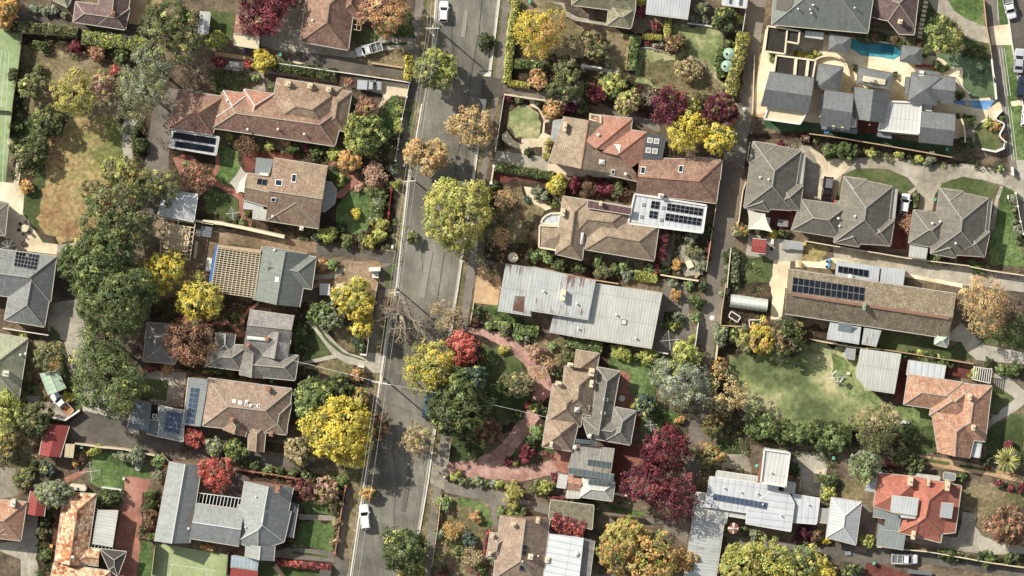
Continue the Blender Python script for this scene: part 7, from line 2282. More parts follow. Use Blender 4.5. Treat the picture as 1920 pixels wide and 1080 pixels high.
 (1463, 275, 8, 'crimson', 'pink red shrub above the westmost villa'), (1478, 280, 8, 'sage', 'sage shrub above the westmost villa'), (1876, 318, 8, 'bright', 'bright shrub near the driveway letterboxes'),
 (1753, 486, 11, 'bright', 'round bright shrub below the eastmost villa'), (1605, 170, 6, 'dark', 'dark ball plant west of the spa pavilion'), (1604, 128, 6, 'dark', 'dark clipped ball west of the spa pavilion roof'),
 (1678, 139, 7, 'dark', 'dark clipped ball east of the spa pavilion roof'), (1757, 123, 8, 'dark', 'dark cycad on the curved terrace'), (1768, 130, 7, 'dark', 'second dark cycad on the curved terrace'), (1774, 127, 6, 'dark', 'third dark cycad on the curved terrace'),
 (1801, 181, 8, 'dark', 'dark clipped ball above the blue pond'), (1795, 217, 4, 'dark', 'tiny dark ball below the blue pond'), (1853, 231, 10, 'yellowgreen', 'yellow green shrub at the curved front wall'), (1868, 237, 10, 'gold', 'bronze shrub at the curved front wall'),
 (1878, 220, 9, 'green', 'green shrub outside the curved front wall'), (1881, 258, 8, 'brown', 'brown shrub outside the curved front wall'), (1815, 268, 14, 'dark', 'dark shrub at the foot of the mansion lawn'), (1450, 107, 7, 'bright', 'bright shrub between the two dark flat roofs'),
 (1558, 955, 13, 'green', 'green shrub near the hip garage roof'), (1553, 900, 15, 'green', 'tall green shrub column beside the gravel yard'), (1552, 925, 14, 'yellowgreen', 'yellow green shrub column beside the gravel yard'),
 (1537, 987, 8, 'lime', 'round lime shrub west of the hip garage'), (1530, 1005, 15, 'brown', 'purple brown shrub west of the hip garage'), (1549, 1012, 9, 'yellow', 'small yellow shrub west of the hip garage'), (1510, 1000, 18, 'burgundy', 'dark burgundy shrub below the modern house'),
 (1623, 1014, 16, 'yellowgreen', 'low yellow green shrub south of the hip garage'), (1802, 895, 10, 'green', 'green shrub at the east corner of the red roof'), (1772, 1037, 9, 'green', 'green shrub on the lower drive rim'),
 (1852, 865, 11, 'dark', 'dark shrub left of the palm'), (1893, 835, 12, 'crimson', 'dark crimson shrub above the palm'), (1830, 700, 13, 'yellowgreen', 'yellow green climber under the white pergola'),
 (1850, 680, 11, 'dark', 'first dark shrub along the white driveway'), (1875, 693, 10, 'bright', 'bright shrub along the white driveway'), (1905, 690, 12, 'green', 'round green shrub along the white driveway'), (1890, 698, 9, 'green', 'green shrub beside the round driveway shrub'),
 (1395, 993, 8, 'green', 'leafy plant beside the red umbrella'), (1413, 1003, 10, 'sage', 'sage plants on the paved yard of the modern house'), (1480, 893, 8, 'gold', 'orange potted shrub by the ribbed tower'), (1489, 880, 14, 'dark', 'dark shrub strip east of the ribbed tower'),
 (1307, 905, 9, 'olive', 'olive shrub at the corner of the modern house'),
]
for x, y, r, pal, lab in SH:
 if r:
  shrub(x, y, r, pal, lab)

row('00 200,60 500,105', 4, 9, 'greygreen/sage', 'pale leafy shrub above the long hedge', 'the golden corner tree', 'pale shrubs above the long hedge')
row('P 445,868 655,905', 9, 10, 'dark/green/bright', 'green shrub below the lower asphalt drive', 'the large red maple', 'green shrubs below the lower drive')
row('23 345,375 640,425', 8, 8, 'yellowgreen/sage/olive/greygreen', 'small shrub below the pink drive', 'the street', 'small shrubs below the pink drive')
row('P 1398,800 1592,826', 9, 17, 'green/bright/green', 'bushy green tree edging the wide lawn', 'the copper tree', 'green screen trees on the wide lawn', h=4.0, name='tree')
row('32 30,500 160,520', 3, 11, 'yellowgreen/green', 'leafy shrub south of the corrugated house', 'the tower roof', 'shrubs south of the corrugated house')
row('42 660,500 1040,600', 8, 11, 'green/dark/yellowgreen', 'green shrub behind the pale carport roof', 'the corrugated barn', 'shrubs behind the pale carport')
row('43 1330,405 1543,445', 5, 6, 'crimson/dark', 'red flowering shrub below the double track', 'the grey shed', 'red flowering shrubs by the sandy track')
row('40 340,260 800,310', 9, 9, 'dark/olive/brown', 'dark shrub above the swimming pool', 'the west pavilion', 'dark shrubs above the pool')
row('F 520,470 920,520', 5, 7, 'yellowgreen/lime', 'clipped yellow green plant on the paved roof court', 'the dark roofs', 'plants on the paved court')
row('41 1150,880 1240,935', 3, 7, 'green/sage', 'small green shrub below the eastmost villa', 'the bright round shrub', 'shrubs below the eastmost villa')
row('41 1465,430 1510,760', 9, 7, 'sage/dark', 'low shrub inside the east villa front fence', 'the driveway gate', 'low shrubs inside the east fence')
row('43 900,925 1543,965', 9, 10, 'dark/green', 'dark shrub along the bottom fence', 'the tray truck', 'dark shrubs on the lower drive fence')
row('13 960,470 950,860', 6, 8, 'olive/tan', 'pale shrub inside the brick front fence', 'the lower asphalt drive', 'pale shrubs inside the slate house fence')
row('11 1290,390 1230,620', 6, 11, 'green/sage/mixed', 'leafy shrub inside the sail house fence', 'the entry path', 'shrubs inside the sail house fence')
row('10 1435,730 1400,1000', 7, 8, 'green/yellowgreen', 'small shrub inside the white front fence', 'the tan driveway', 'small shrubs inside the white fence')
row('P 1362,465 1358,560', 4, 9, 'dark/sage', 'dark shrub beside the lane fence', 'the lane corner tree', 'dark shrubs on the lane fence')

# ---------------------------------------------------------------- hedges
hedge('00 40,190 300,210 560,240', 2.0, 1.6, 'olive', 'dark shaded west part of the long lane hedge', 'dark')
hedge('00 590,265 720,288 880,300 1050,325', 2.6, 2.0, 'yellowgreen', 'sunlit clipped east part of the long lane hedge', 'sage')
hedge('10 495,470 640,495 800,520 960,545', 2.0, 1.7, 'dark', 'dark clipped hedge between the driveways above the long house', 'green')
hedge('10 1490,400 1495,480 1480,580', 1.4, 1.6, 'yellow', 'yellow street hedge at the mouth of the concrete drive', 'lime')
hedge('20 805,0 770,200 750,420 735,600', 1.4, 1.5, 'yellowgreen', 'yellow green hedge along the east footpath near the top', 'lime')
hedge('20 740,600 900,622', 1.0, 1.3, 'lime', 'low yellow hedge beside the laneway entrance', 'yellow')
hedge('20 790,460 1000,480', 1.6, 1.2, 'green', 'dark green hedge below the golden yellow tree', 'bright')
hedge('30 190,270 178,510', 1.6, 1.6, 'bright', 'bright clipped hedge beside the worn back lawn', 'green', .4)
hedge('30 210,280 200,500', 0.8, 1.2, 'dark', 'dark strip hedge against the bright clipped hedge')
hedge('30 437,130 430,275', 1.2, 1.5, 'lime', 'short yellow upright hedge below the white garage')
hedge('30 250,262 390,275', 1.0, 0.9, 'lime', 'low yellow hedge beside the crimson ball shrub')
hedge('30 985,230 955,400 915,520 890,690', 2.2, 2.4, 'lime', 'long yellow green hedge on the back lane', 'olive', .35)
hedge('30 820,330 800,450 825,560', 1.6, 1.4, 'green', 'bright leafy hedge beside the green tanks', 'bright')
hedge('21 650,205 800,225 1070,275', 1.5, 1.3, 'green', 'green hedge between the gabled drive and the red drive', 'olive')
hedge('22 640,305 740,315', 1.3, 1.2, 'bright', 'short bright hedge under the corrugated house')
hedge('22 780,335 960,358', 1.7, 1.3, 'bright', 'rectangular bright hedge under the corrugated house', 'green')
hedge('22 1165,425 1300,450 1425,475', 2.0, 1.5, 'bright', 'wide clipped hedge above the tan tower roof', 'green')
hedge('31 190,985 355,1015', 1.7, 1.1, 'yellowgreen', 'oval clipped yellow hedge south of the turret house')
hedge('31 920,800 915,1040', 1.4, 1.5, 'sage', 'grey green hedge on the east side of the lane', 'dark')
hedge('42 180,460 330,480', 1.0, 0.8, 'greygreen', 'low white flowering border along the barn fence')
hedge('41 768,395 765,500', 1.0, 1.1, 'green', 'short dark hedge beside the white parked hatchback')
hedge('01 1010,0 1000,90', 2.4, 2.2, 'dark', 'dark hedge end beside the pale garden path', 'green')
hedge('13 520,985 930,1025', 1.0, 1.3, 'crimson', 'red creeper hedge below the lower front drive', 'red', .4, name='creeper_hedge')
hedge('12 0,620 230,650', 1.8, 1.2, 'green', 'green hedge south of the low slate wing', 'dark')
hedge('43 20,20 300,60', 3.4, 2.8, 'green', 'thick shaded green hedge above the gravel yard', 'dark')
hedge('41 -70,-5 -10,0', 1.2, 1.0, 'crimson', 'short red leaved hedge above the westmost villa', 'sage')
hedge('40 1100,380 1300,400', 1.6, 1.0, 'dark', 'dark low hedge above the putting green', 'green')
hedge('40 1100,860 1190,880', 1.8, 1.3, 'dark', 'dark hedge below the blue pond')
hedge('31 405,665 375,870', 2.2, 2.4, 'crimson', 'bright crimson creeper over the pergola beside the turret house', 'burgundy', .4, name='creeper')
hedge('31 350,870 355,975', 0.9, 1.2, 'crimson', 'lower tail of the crimson creeper by the courtyard wall', 'red', name='creeper')
hedge('31 745,740 730,870', 0.5, 1.5, 'crimson', 'narrow red creeper on the lane fence', name='creeper')
hedge('23 1055,705 1160,725 1290,765', 4.2, 3.0, 'crimson', 'thick crimson creeper below the mossy flat roof', 'red', .35, name='creeper')
hedge('23 1095,630 1120,700', 1.4, 3.1, 'crimson', 'thin spur of crimson creeper on the mossy roof edge', name='creeper')
hedge('23 1030,525 1175,530', 0.9, 1.0, 'crimson', 'low crimson creeper beside the shared drive end', name='creeper')
hedge('23 615,750 590,850 580,930', 0.9, 1.4, 'crimson', 'crimson creeper on the west wall of the ridge house', 'red', name='creeper')
hedge('23 1200,525 1360,590 1350,700', 1.6, 1.4, 'green', 'green creeper round the mossy flat roof', 'crimson', .2, name='creeper')
hedge('23 245,580 250,640 240,700', 0.8, 1.0, 'brown', 'reddish low hedge below the very bright green shrub', 'yellowgreen')
hedge('12 1140,400 1145,500', 1.2, 1.4, 'dark', 'dark clipped block with white flowers by the drive gate', 'greygreen', .2)

# ---------------------------------------------------------------- mixed planting nobody could count
cover('P 45,65 300,100 325,150 250,120 100,110 45,110', 'dark/olive/brown', 3)
cover('P 25,130 50,120 60,200 100,270 70,330 20,330 22,240', 'dark/olive/green', 4)
cover('P 232,215 262,200 280,280 262,330 240,330', 'dark/green/brown', 4)
cover('P 400,125 470,130 470,175 405,170', 'dark/brown/olive', 2.5)
cover('P 420,258 620,285 720,330 745,335 740,470 700,475 600,455 470,430 440,400 560,430 620,425 700,445 720,400 700,350 620,310 560,290 430,280', 'dark/green/olive/brown', 4.5)
cover('P 400,385 460,410 450,430 400,420', 'dark/green', 4)
cover('P 640,205 665,200 720,250 725,290 650,280 620,270', 'dark/green', 3.5)
cover('P 705,185 768,190 742,330 715,300', 'dark/green/olive', 3)
cover('P 280,560 460,570 450,590 300,600', 'dark/green/brown', 3)
cover('P 390,585 480,580 470,620 400,625', 'dark/green', 3.5)
cover('P 555,585 600,600 575,640 570,700 552,700', 'dark/green/olive', 3.5)
cover('P 555,700 680,705 690,760 600,770', 'dark/olive', 3)
cover('P 30,660 70,640 80,700 100,760 50,770 35,720', 'dark/brown/olive', 3)
cover('P 0,800 80,800 75,890 0,880', 'dark/olive/brown', 3)
cover('P 75,960 105,955 95,1080 70,1080', 'dark/green/olive', 4)
cover('P 270,915 300,920 292,1015 262,1010', 'dark/green/brown', 4)
cover('P 125,835 160,842 155,880 125,878', 'dark/blue/green', 4)
cover('P 330,812 470,838 470,862 330,840', 'dark/green', 3)
cover('P 452,880 640,905 640,925 560,910 450,890', 'dark/brown/rust', 3)
cover('P 965,20 1000,40 960,110 955,150', 'dark/olive/brown', 2)
cover('P 990,120 1180,130 1230,150 1220,185 1100,180 1000,160', 'dark/olive/burgundy', 3)
cover('P 1225,60 1300,75 1290,130 1330,140 1380,170 1370,100 1390,60 1400,60 1385,210 1240,210 1230,160 1320,180 1260,110', 'brown/olive/tan', 2)
cover('P 1198,66 1250,72 1248,95 1202,85', 'greygreen/sage/crimson', 4)
cover('P 944,181 958,184 948,202 943,222', 'dark/olive/burgundy', 4)
cover('P 1026,208 1050,208 1045,235 1030,232', 'dark/olive', 4)
cover('P 920,345 960,350 990,400 1000,470 960,505 905,480 905,420', 'brown/olive/dark', 3)
cover('P 985,350 1030,370 1040,385 1000,370', 'dark/greygreen', 4)
cover('P 1040,335 1185,350 1180,380 1060,365', 'brown/crimson/dark', 4)
cover('P 985,470 1240,510 1235,530 1120,515 990,495', 'dark/green', 3.5)
cover('P 900,485 950,500 940,540 895,520', 'dark/rust/olive', 3)
cover('P 1255,430 1330,440 1320,520 1240,510 1250,470', 'dark/sage/olive', 3)
cover('P 895,572 1010,600 1000,612 895,596', 'dark/rust/green', 3)
cover('P 932,612 1060,640 1040,650 962,632', 'dark/green', 2.5)
cover('P 850,650 905,660 925,720 930,790 905,830 880,852 845,860 850,800', 'dark/olive/brown', 2.2)
cover('P 960,840 1050,850 1030,875 970,868', 'dark/crimson/olive', 4)
cover('P 1012,642 1050,648 1060,672 1042,672', 'tan/olive', 2)
cover('P 1290,640 1330,650 1300,790 1240,800 1230,760', 'dark/olive/brown', 2.5)
cover('P 1205,775 1290,790 1280,840 1230,830', 'dark/brown', 2)
cover('P 1340,620 1520,610 1520,660 1480,670 1400,665 1350,660', 'dark/olive', 3)
cover('P 1340,780 1600,810 1640,850 1500,860 1350,850 1340,900 1310,900', 'dark/green/olive', 3.5)
cover('P 1345,880 1420,880 1420,890 1350,892', 'dark/brown', 4)
cover('P 1600,640 1650,650 1680,670 1640,680 1600,660', 'dark/green', 3)
cover('P 1500,265 1540,262 1620,275 1700,290 1880,312 1880,325 1700,305 1560,290', 'dark/green/olive', 4)
cover('P 1455,265 1500,270 1500,285 1455,275', 'dark/crimson/sage', 4)
cover('P 1600,60 1725,75 1735,95 1610,80', 'dark/brown/green', 4)
cover('P 1785,275 1850,285 1880,300 1780,290', 'dark/green', 2)
cover('P 1365,475 1385,480 1375,560 1355,560', 'dark/sage', 4)
cover('P 1375,490 1440,500 1430,560 1370,555', 'green/bright/dark', 3.5, .35)
cover('P 1370,560 1440,590 1425,620 1362,600', 'brown/dark', 1.5)
cover('P 1720,470 1860,495 1920,510 1920,525 1860,515 1720,485', 'dark/olive/sage', 3)
cover('P 1800,600 1920,590 1920,650 1840,650', 'olive/brown/dark', 2)
cover('P 1610,780 1730,800 1750,850 1650,840', 'dark/olive', 2.5)
cover('P 1530,850 1570,860 1560,960 1535,960', 'dark/green/olive', 4)
cover('P 1480,850 1500,850 1500,900 1478,900', 'dark/green', 4)
cover('P 1495,985 1560,990 1555,1020 1490,1015', 'dark/burgundy/brown', 4)
cover('P 1410,990 1440,985 1440,1005 1400,1010', 'dark/green', 3)
cover('P 1440,1000 1560,1015 1560,1030 1440,1010', 'dark/brown', 2)
cover('P 1750,1030 1920,1045 1920,1060 1760,1050', 'dark/green/olive', 3.5)
cover('P 1810,860 1920,880 1920,895 1810,875', 'dark/olive/crimson', 2)
cover('P 1800,790 1830,800 1850,870 1820,870', 'dark/green', 3)
cover('P 1130,930 1180,935 1190,960 1100,945', 'dark/green', 4)
cover('P 820,930 850,945 860,1000 830,1075 815,1075', 'brown/yellowgreen/dark', 2.5)
cover('P 840,1040 920,1060 920,1090 810,1090', 'crimson/dark/brown', 3)
cover('P 985,600 1010,600 1010,625 985,620', 'dark/green', 2)
cover('P 1120,990 1260,1000 1260,1080 1110,1080', 'dark/brown', 2)
cover('P 1290,990 1300,900 1320,910 1300,1000', 'dark/brown', 2)
cover('P 800,20 812,100 790,150 782,150', 'bright/green', 1.2, .12, .1, 'verge_weeds', .5)
cover('P 735,500 745,470 755,400 765,420 748,520', 'olive/yellowgreen', 1.5, .3, .12, 'verge_weeds', .6)
litter([(638, 808, 80), (700, 860, 60), (750, 600, 60), (835, 600, 50), (664, 560, 50), (790, 830, 50), (888, 240, 60), (797, 288, 60), (690, 925, 30)], 'gold', 260)
litter([(1007, 62, 60), (1300, 240, 60), (1180, 1030, 70), (302, 512, 60), (372, 560, 50), (808, 690, 60), (1430, 632, 40), (1368, 742, 70), (1848, 572, 70)], 'yellow', 170)
litter([(353, 637, 60), (872, 655, 40), (1248, 870, 70), (722, 28, 60), (404, 890, 40), (497, 8, 60), (95, 330, 60), (110, 300, 60)], 'rust', 220)

# ================================================================ vehicles
car(832, 22, 88, 'hatch', 'paint_white', 'white hatchback parked at the kerb near the top', L=3.9, W=1.75)
car(684, 970, 96, 'suv', 'paint_white', 'white family car parked on the west kerb near the bottom', L=4.8)
car(866, 362, 78, 'hatch', 'paint_white', 'white car half hidden under the very large lime green tree', L=4.4)
car(803, 762, 80, 'suv', 'paint_blue', 'blue grey car half hidden beside the large dark green tree', L=4.6)
car(692, 92, 196, 'ute', 'paint_white', 'white tray truck with a ladder rack on the curved concrete drive', L=5.0, W=1.8, rack=True)
car(693, 160, -4, 'ute', 'paint_silver', 'silver truck with a covered tray on the tan driveway', L=4.6, W=1.8, canopy=True)
car(116, 757, 132, 'ute', 'paint_white', 'white truck with a rusty empty tray behind the mint shed', L=5.0, W=1.8, tray='tray_rust')
car(1551, 356, 263, 'ute', 'paint_black', 'black truck in the bay beside the middle villa', L=4.9, W=1.8)
car(1697, 382, 82, 'hatch', 'paint_white', 'white hatchback with a dark windscreen between two villas', L=3.8, W=1.7)
car(1696, 1048, -2, 'ute', 'paint_white', 'white tray truck on the dark drive at the bottom edge', L=5.0, W=1.8, rack=True)
car(1892, 10, 285, 'ute', 'paint_white', 'white truck parked on the east street at the top edge', L=5.2)
car(1911, 114, 86, 'sedan', 'paint_silver', 'silver sedan parked on the east street')
car(1917, 163, 84, 'hatch', 'paint_navy', 'dark blue car parked on the east street cut by the edge', L=4.2)
car(1925, 218, 84, 'hatch', 'paint_white', 'white car barely in view on the east street', L=4.2)

# ================================================================ poles and wires
def pole(x, y, h, label, arms=((8.9, 2.4),), angle=0, lamp=False, box=False):
 """x, y: pixel of the pole top"""
 c = at(x, y, h)
 root = thing('power_pole', label, 'power pole', (c.x, c.y, 0), 'timber power poles along the street')
 MB().tube((c.x, c.y, 0), (c.x, c.y, h), .17, .11, 10).build('pole', 'timber_pale', root)
 a = math.radians(angle)
 for hz, L in arms:
  v = Vector((math.cos(a) * L / 2, math.sin(a) * L / 2, 0))
  o = MB().bar(Vector((c.x, c.y, hz)) - v, Vector((c.x, c.y, hz)) + v, .14, .14).build('crossarm', 'white_paint', root)
  for k in (-.92, -.5, .5, .92):
   p = Vector((c.x, c.y, hz)) + v * k
   MB().tube(p, p + Vector((0, 0, .2)), .06, .04, 6).build('insulator', 'white_paint', o)
 if box:
  MB().tube((c.x + .3, c.y - .1, 6.4), (c.x + .3, c.y - .1, 7.6), .32, .32, 12).build('transformer', 'steel', root)
 if lamp:
  p = Vector((c.x, c.y, 8))
  MB().tube(p, p + Vector((1.6, .2, .5)), .05, .04, 6).build('lamp_arm', 'steel', root)
  MB().box((p.x + 1.9, p.y + .22, 8.42), (.7, .25, .12), .1).build('lamp_head', 'white_paint', root)
 return c
P1 = pole(811, 53, 9.5, 'power pole with one crossarm beside the white hatchback', ((9.2, 2.6),))
P2 = pole(768, 340, 9.5, 'power pole with a crossarm at the brick entry gate', ((9.2, 2.4),), 5)
P3 = pole(740, 549, 9.5, 'power pole with a grey cylinder beside the large bare tree', ((9.2, 1.8),), 8, box=True)
P4 = pole(715, 719, 9.5, 'power pole with two crossarms above the split driveway', ((9.2, 3.6), (8.2, 2.0)), -10)
P5 = pole(866, 490, 7.5, 'short street pole on the east kerb above the sandy drive', ((7.2, 0.9),), 0)
E0, E5 = at(815, -60, 9), at(652, 1150, 9)
def wire(pts, label, r=0.017, sag=0.5, mat='ridge_white'):
 mb = MB()
 base = Vector((pts[0].x, pts[0].y, 0))
 for a, b in zip(pts, pts[1:]):
  n = 10
  q = [a.lerp(b, i / n) - Vector((0, 0, sag * 4 * (i / n) * (1 - i / n))) for i in range(n + 1)]
  for u, v in zip(q, q[1:]):
   mb.tube(u, v, r, r, 4)
 o = mb.build('power_line', mat, None, base)
 return tag(o, label, 'power line', 'overhead wires of the street')
for k, nm in ((-1.0, 'west overhead wire running along the line of street poles'), (-0.45, 'middle overhead wire running along the line of street poles'), (1.0, 'east overhead wire running along the line of street poles')):
 wire([p + Vector((k, 0, 9.4 - p.z)) for p in (E0, P1, P2, P3, P4, E5)], nm)
wire([Vector((P4.x, P4.y, 8.8)), at(860, 745, 7.5), at(1027, 783, 5.2)], 'service wire crossing the street to the rambling house', 0.03)
wire([Vector((P4.x, P4.y, 8.8)), at(545, 675, 5.0)], 'service wire from the double armed pole to the old slate house', 0.03)

# ================================================================ fences and walls
fence('10 1495,600 1475,700 1440,860 1410,1080', 1.2, 'white front fence with pillars before the long house', 'white_paint', .08, 'picket_fence', 'white_paint', 6, postw=.35)
fence('11 1416,0 1395,160', 1.2, 'lower length of white front fence below the long house', 'white_paint', .08, 'picket_fence', 'white_paint', 6, postw=.35)
fence('10 490,450 980,520 1220,555 1490,595', 1.7, 'pale topped fence between the two upper driveways', 'timber', .08, cap='white_paint', post='timber')
fence('11 0,598 140,615 290,645 590,712', 1.9, 'thick cream wall south of the sail house', 'cream_paint', .55, 'garden_wall', cat='wall')
fence('01 1410,595 1543,618', 1.9, 'cream wall behind the scaffold stack', 'cream_paint', .3, 'garden_wall', cat='wall')
fence('11 1365,370 1345,540 1330,640', 1.2, 'brick red front fence with pillars before the sail house', 'tile_red' if False else 'canvas_red', .12, 'brick_fence', 'canvas_red', 4.2, postw=.45)
fence('12 1265,0 1215,300 1185,520', 1.4, 'pale front fence beside the yellow street front trees', 'white_paint', .08, 'timber_fence', 'timber', 2.4)
fence('12 1138,518 1185,525', 1.5, 'short white gate wall north of the split drive', 'white_paint', .3, 'gate_wall', cat='wall')
fence('12 1122,603 1168,612', 1.5, 'short white gate wall south of the split drive', 'white_paint', .3, 'gate_wall', cat='wall')
fence('12 1165,612 1160,690', 1.4, 'front fence length below the split drive', 'timber', .08, post='timber')
fence('13 1035,430 1010,560 975,800 955,915', 1.3, 'brick front fence with pillars before the charcoal slate house', 'wall_brick', .25, 'brick_fence', 'wall_brick', 4.0, postw=.5)
fence('13 230,310 500,345 710,385', 1.2, 'brick retaining wall with pillars along the lower asphalt drive', 'wall_brick', .2, 'garden_wall', 'wall_brick', 2.6, postw=.4, cat='wall')
fence('00 160,240 135,480 95,720 65,1000', 2.4, 'tall court side fence at the upper tennis court', 'timber_dark', .06, 'court_fence', 'steel', 3)
fence('00 30,230 550,262', 1.7, 'dark paling fence under the long lane hedge', 'timber_dark', .08)
fence('02 20,330 350,380', 1.8, 'pale fence between the grey house and the pale green house', 'timber', .1, cap='white_paint')
fence('02 290,960 470,995 575,925', 1.6, 'white angled fence beside the rusty tray truck', 'white_paint', .3)
fence('03 540,122 730,150 900,165 1120,210', 1.7, 'pale lane wall north of the bright lawn', 'wall_cream', .25, 'garden_wall', cat='wall')
fence('03 1170,190 1220,250', 1.7, 'fence end near the slate house gable', 'timber', .1)
fence('20 715,690 690,850 655,1080', 1.1, 'white front fence before the circular garden', 'white_paint', .08, 'picket_fence', 'white_paint', 2.4)
fence('20 715,682 860,705 1020,728', 1.3, 'tan wall above the circular garden', 'wall_cream', .3, 'garden_wall', cat='wall')
fence('21 660,0 650,90', 1.1, 'white front fence end beside the gabled house drive', 'white_paint', .08, 'picket_fence', 'white_paint', 2.4)
fence('21 640,200 620,320', 1.2, 'pale brick front wall beside the red driveway', 'wall_cream', .3, 'garden_wall', 'white_paint', 3, postw=.5, cat='wall')
fence('21 610,330 600,450 570,700', 1.2, 'dark front fence of the turret house garden', 'timber_dark', .08, post='white_paint')
fence('21 930,935 1350,1020 1543,1050', 1.8, 'rust brown fence between the turret house and the corrugated house', 'canvas_red', .14, cap='timber')
fence('22 495,150 470,290', 1.1, 'pale front fence beside the sandy driveway', 'wall_cream', .15, 'timber_fence', 'wall_cream')
fence('20 1275,475 1420,492', 1.0, 'low white fence across the back path', 'white_paint', .35, 'garden_wall', cat='wall')
fence('30 575,168 720,185 800,205', .5, 'low stone edging of the bed below the white garage', 'ridge_white', .25, 'garden_wall', cat='wall')
fence('30 235,345 330,350 450,395', .3, 'curved stone edging on the pale back lawn', 'concrete_old', .25, 'garden_wall', cat='wall')
fence('30 520,450 600,420 690,460 715,530', .3, 'curved stone edging round the tan thicket', 'concrete_old', .3, 'garden_wall', cat='wall')
fence('30 1000,60 975,220', 1.8, 'pale lane fence below the lane side garage', 'white_paint', .1)
fence('30 155,280 130,510', 1.0, 'rusty garden edging beside the bright hedge', 'wall_brick', .2)
fence('31 835,140 800,360 760,640', 1.9, 'timber back fence beside the lane and the rust tile house', 'timber_dark', .1, cap='timber')
fence('31 380,985 520,1010 655,1030', 1.5, 'cream wall at the end of the paved courtyard', 'cream_paint', .2, 'garden_wall', cat='wall')
fence('31 755,660 710,960', 1.8, 'dark lane fence of the paved courtyard', 'timber_dark', .08, cap='timber')
fence('31 1028,30 1008,160', 2.0, 'white panel fence beside the westmost villa', 'white_paint', .12)
fence('31 1000,310 975,380 945,600 900,700', 1.8, 'pale lane fence below the westmost villa', 'timber', .1, cap='timber_pale')
fence('31 890,790 860,1080', 1.7, 'pale fence on the east side of the lane', 'timber', .1, cap='timber_pale')
fence('32 655,290 630,470', 1.7, 'white lane fence by the gravel court', 'white_paint', .12)
fence('32 340,500 435,515', 1.2, 'low white wall at the foot of the gravel court', 'white_paint', .2, 'garden_wall', cat='wall')
fence('32 855,0 825,200 815,310 980,322', 1.6, 'timber fence round the vegetable plot', 'timber', .1)
fence('32 800,400 780,560', 1.6, 'tan wall at the foot of the paved lane', 'wall_cream', .3, 'garden_wall', cat='wall')
fence('41 -40,740 160,775 500,830 700,865 1150,920', 1.8, 'pale paling fence south of the villas', 'timber', .1, cap='timber_pale')
fence('41 1150,925 1300,955 1543,990', 1.8, 'east length of fence above the white driveway', 'timber', .1, cap='timber_pale')
fence('41 1485,395 1500,490 1520,600 1540,690', 1.2, 'white post fence at the east villa front', 'white_paint', .08, 'picket_fence', 'white_paint', 2.8, postw=.32)
fence('H -20,690 400,745 800,815 1300,900 1820,995', 1.9, 'dark red fence between the mansion and the driveway bed', 'canvas_red', .1, cap='timber')
fence('40 1330,560 1345,720', 1.6, 'white wall piece beside the putting green', 'white_paint', .3, 'garden_wall', cat='wall')
fence('40 1310,430 1320,520 1335,600', 1.6, 'white wall beside the street and the putting green', 'white_paint', .3, 'garden_wall', cat='wall')
fence('40 1385,800 1340,860 1400,900 1370,980 1410,1030 1400,1075', 1.3, 'curving white wall in front of the mansion', 'white_paint', .25, 'garden_wall', cat='wall')
fence('41 1415,20 1400,70 1340,95 1240,75', 1.3, 'white wall hook at the foot of the mansion garden', 'white_paint', .3, 'garden_wall', cat='wall')
fence('40 20,440 80,410 160,405 240,440 270,500 290,570 360,615', 0.9, 'curved cream wall round the square pavilion', 'cream_paint', .3, 'garden_wall', cat='wall')
fence('40 1040,560 1080,620 1150,680', 0.5, 'curved cream step beside the putting green', 'cream_paint', .3, 'garden_wall', cat='wall')
fence('40 1090,860 1105,900 1115,960 1118,1030', 1.6, 'curved cream wall east of the slate roofs', 'cream_paint', .3, 'garden_wall', cat='wall')
fence('40 760,480 830,475 900,490', 1.0, 'low red brown seat wall above the large slate roof', 'canvas_red', .4, 'garden_wall', cat='wall')
fence('40 1255,0 1275,200 1300,330 1312,430', 1.4, 'timber fence beside the east footpath', 'timber', .1)
fence('42 0,410 100,430 330,470 500,480', 1.7, 'pale fence north of the corrugated barn', 'timber', .1, cap='timber_pale')
fence('42 500,480 1000,560 1180,590', 1.7, 'fence behind the pale carport', 'timber', .1)
fence('43 540,270 770,300', 1.8, 'dark red timber fence above the red tiled house', 'canvas_red', .14)
fence('43 480,870 690,890 850,905 1300,985 1543,1020', 1.6, 'pale fence along the lower dark drive', 'timber', .1, cap='timber_pale')
fence('33 0,650 260,665', 1.5, 'dark fence below the narrow green strip', 'timber_dark', .1)
fence('33 42,485 140,500', 1.6, 'pale wall stub east of the white hip roof', 'cream_paint', .3, 'garden_wall', cat='wall')
fence('33 800,960 880,940', 1.6, 'pale fence stub beside the long rusty shed', 'timber', .15)
fence('33 1370,370 1395,375 1385,470', 1.2, 'timber planter edge beside the gravel yard', 'timber', .3)
fence('23 325,130 310,250', 1.2, 'pale fence north of the pink drive mouth', 'white_paint', .1, 'timber_fence', 'wall_cream')
fence('23 290,360 275,370', 1.3, 'short pale gatepost wall south of the pink drive mouth', 'wall_cream', .3, 'garden_wall', cat='wall')
fence('23 260,490 235,720 190,1020', 1.3, 'pale front fence of the bottom corner garden', 'wall_cream', .12, 'timber_fence', 'wall_brick')
fence('13 185,910 175,1080', 2.2, 'dark fence at the east end of the lower tennis court', 'timber_dark', .1, 'court_fence')
fence('03 1125,850 1100,1080', 2.2, 'dark fence at the west end of the lower tennis court', 'timber_dark', .1, 'court_fence')
fence('03 735,440 880,460', 1.2, 'white low wall by the slimline water tank', 'white_paint', .2, 'garden_wall', cat='wall')
fence('10 1220,455 1450,490', .6, 'timber edging of the raised bed beside the drive', 'timber', .3)
fence('30 1060,400 1045,840', .6, 'cream wall beside the back lane at the mansion', 'cream_paint', .15, 'garden_wall', cat='wall')

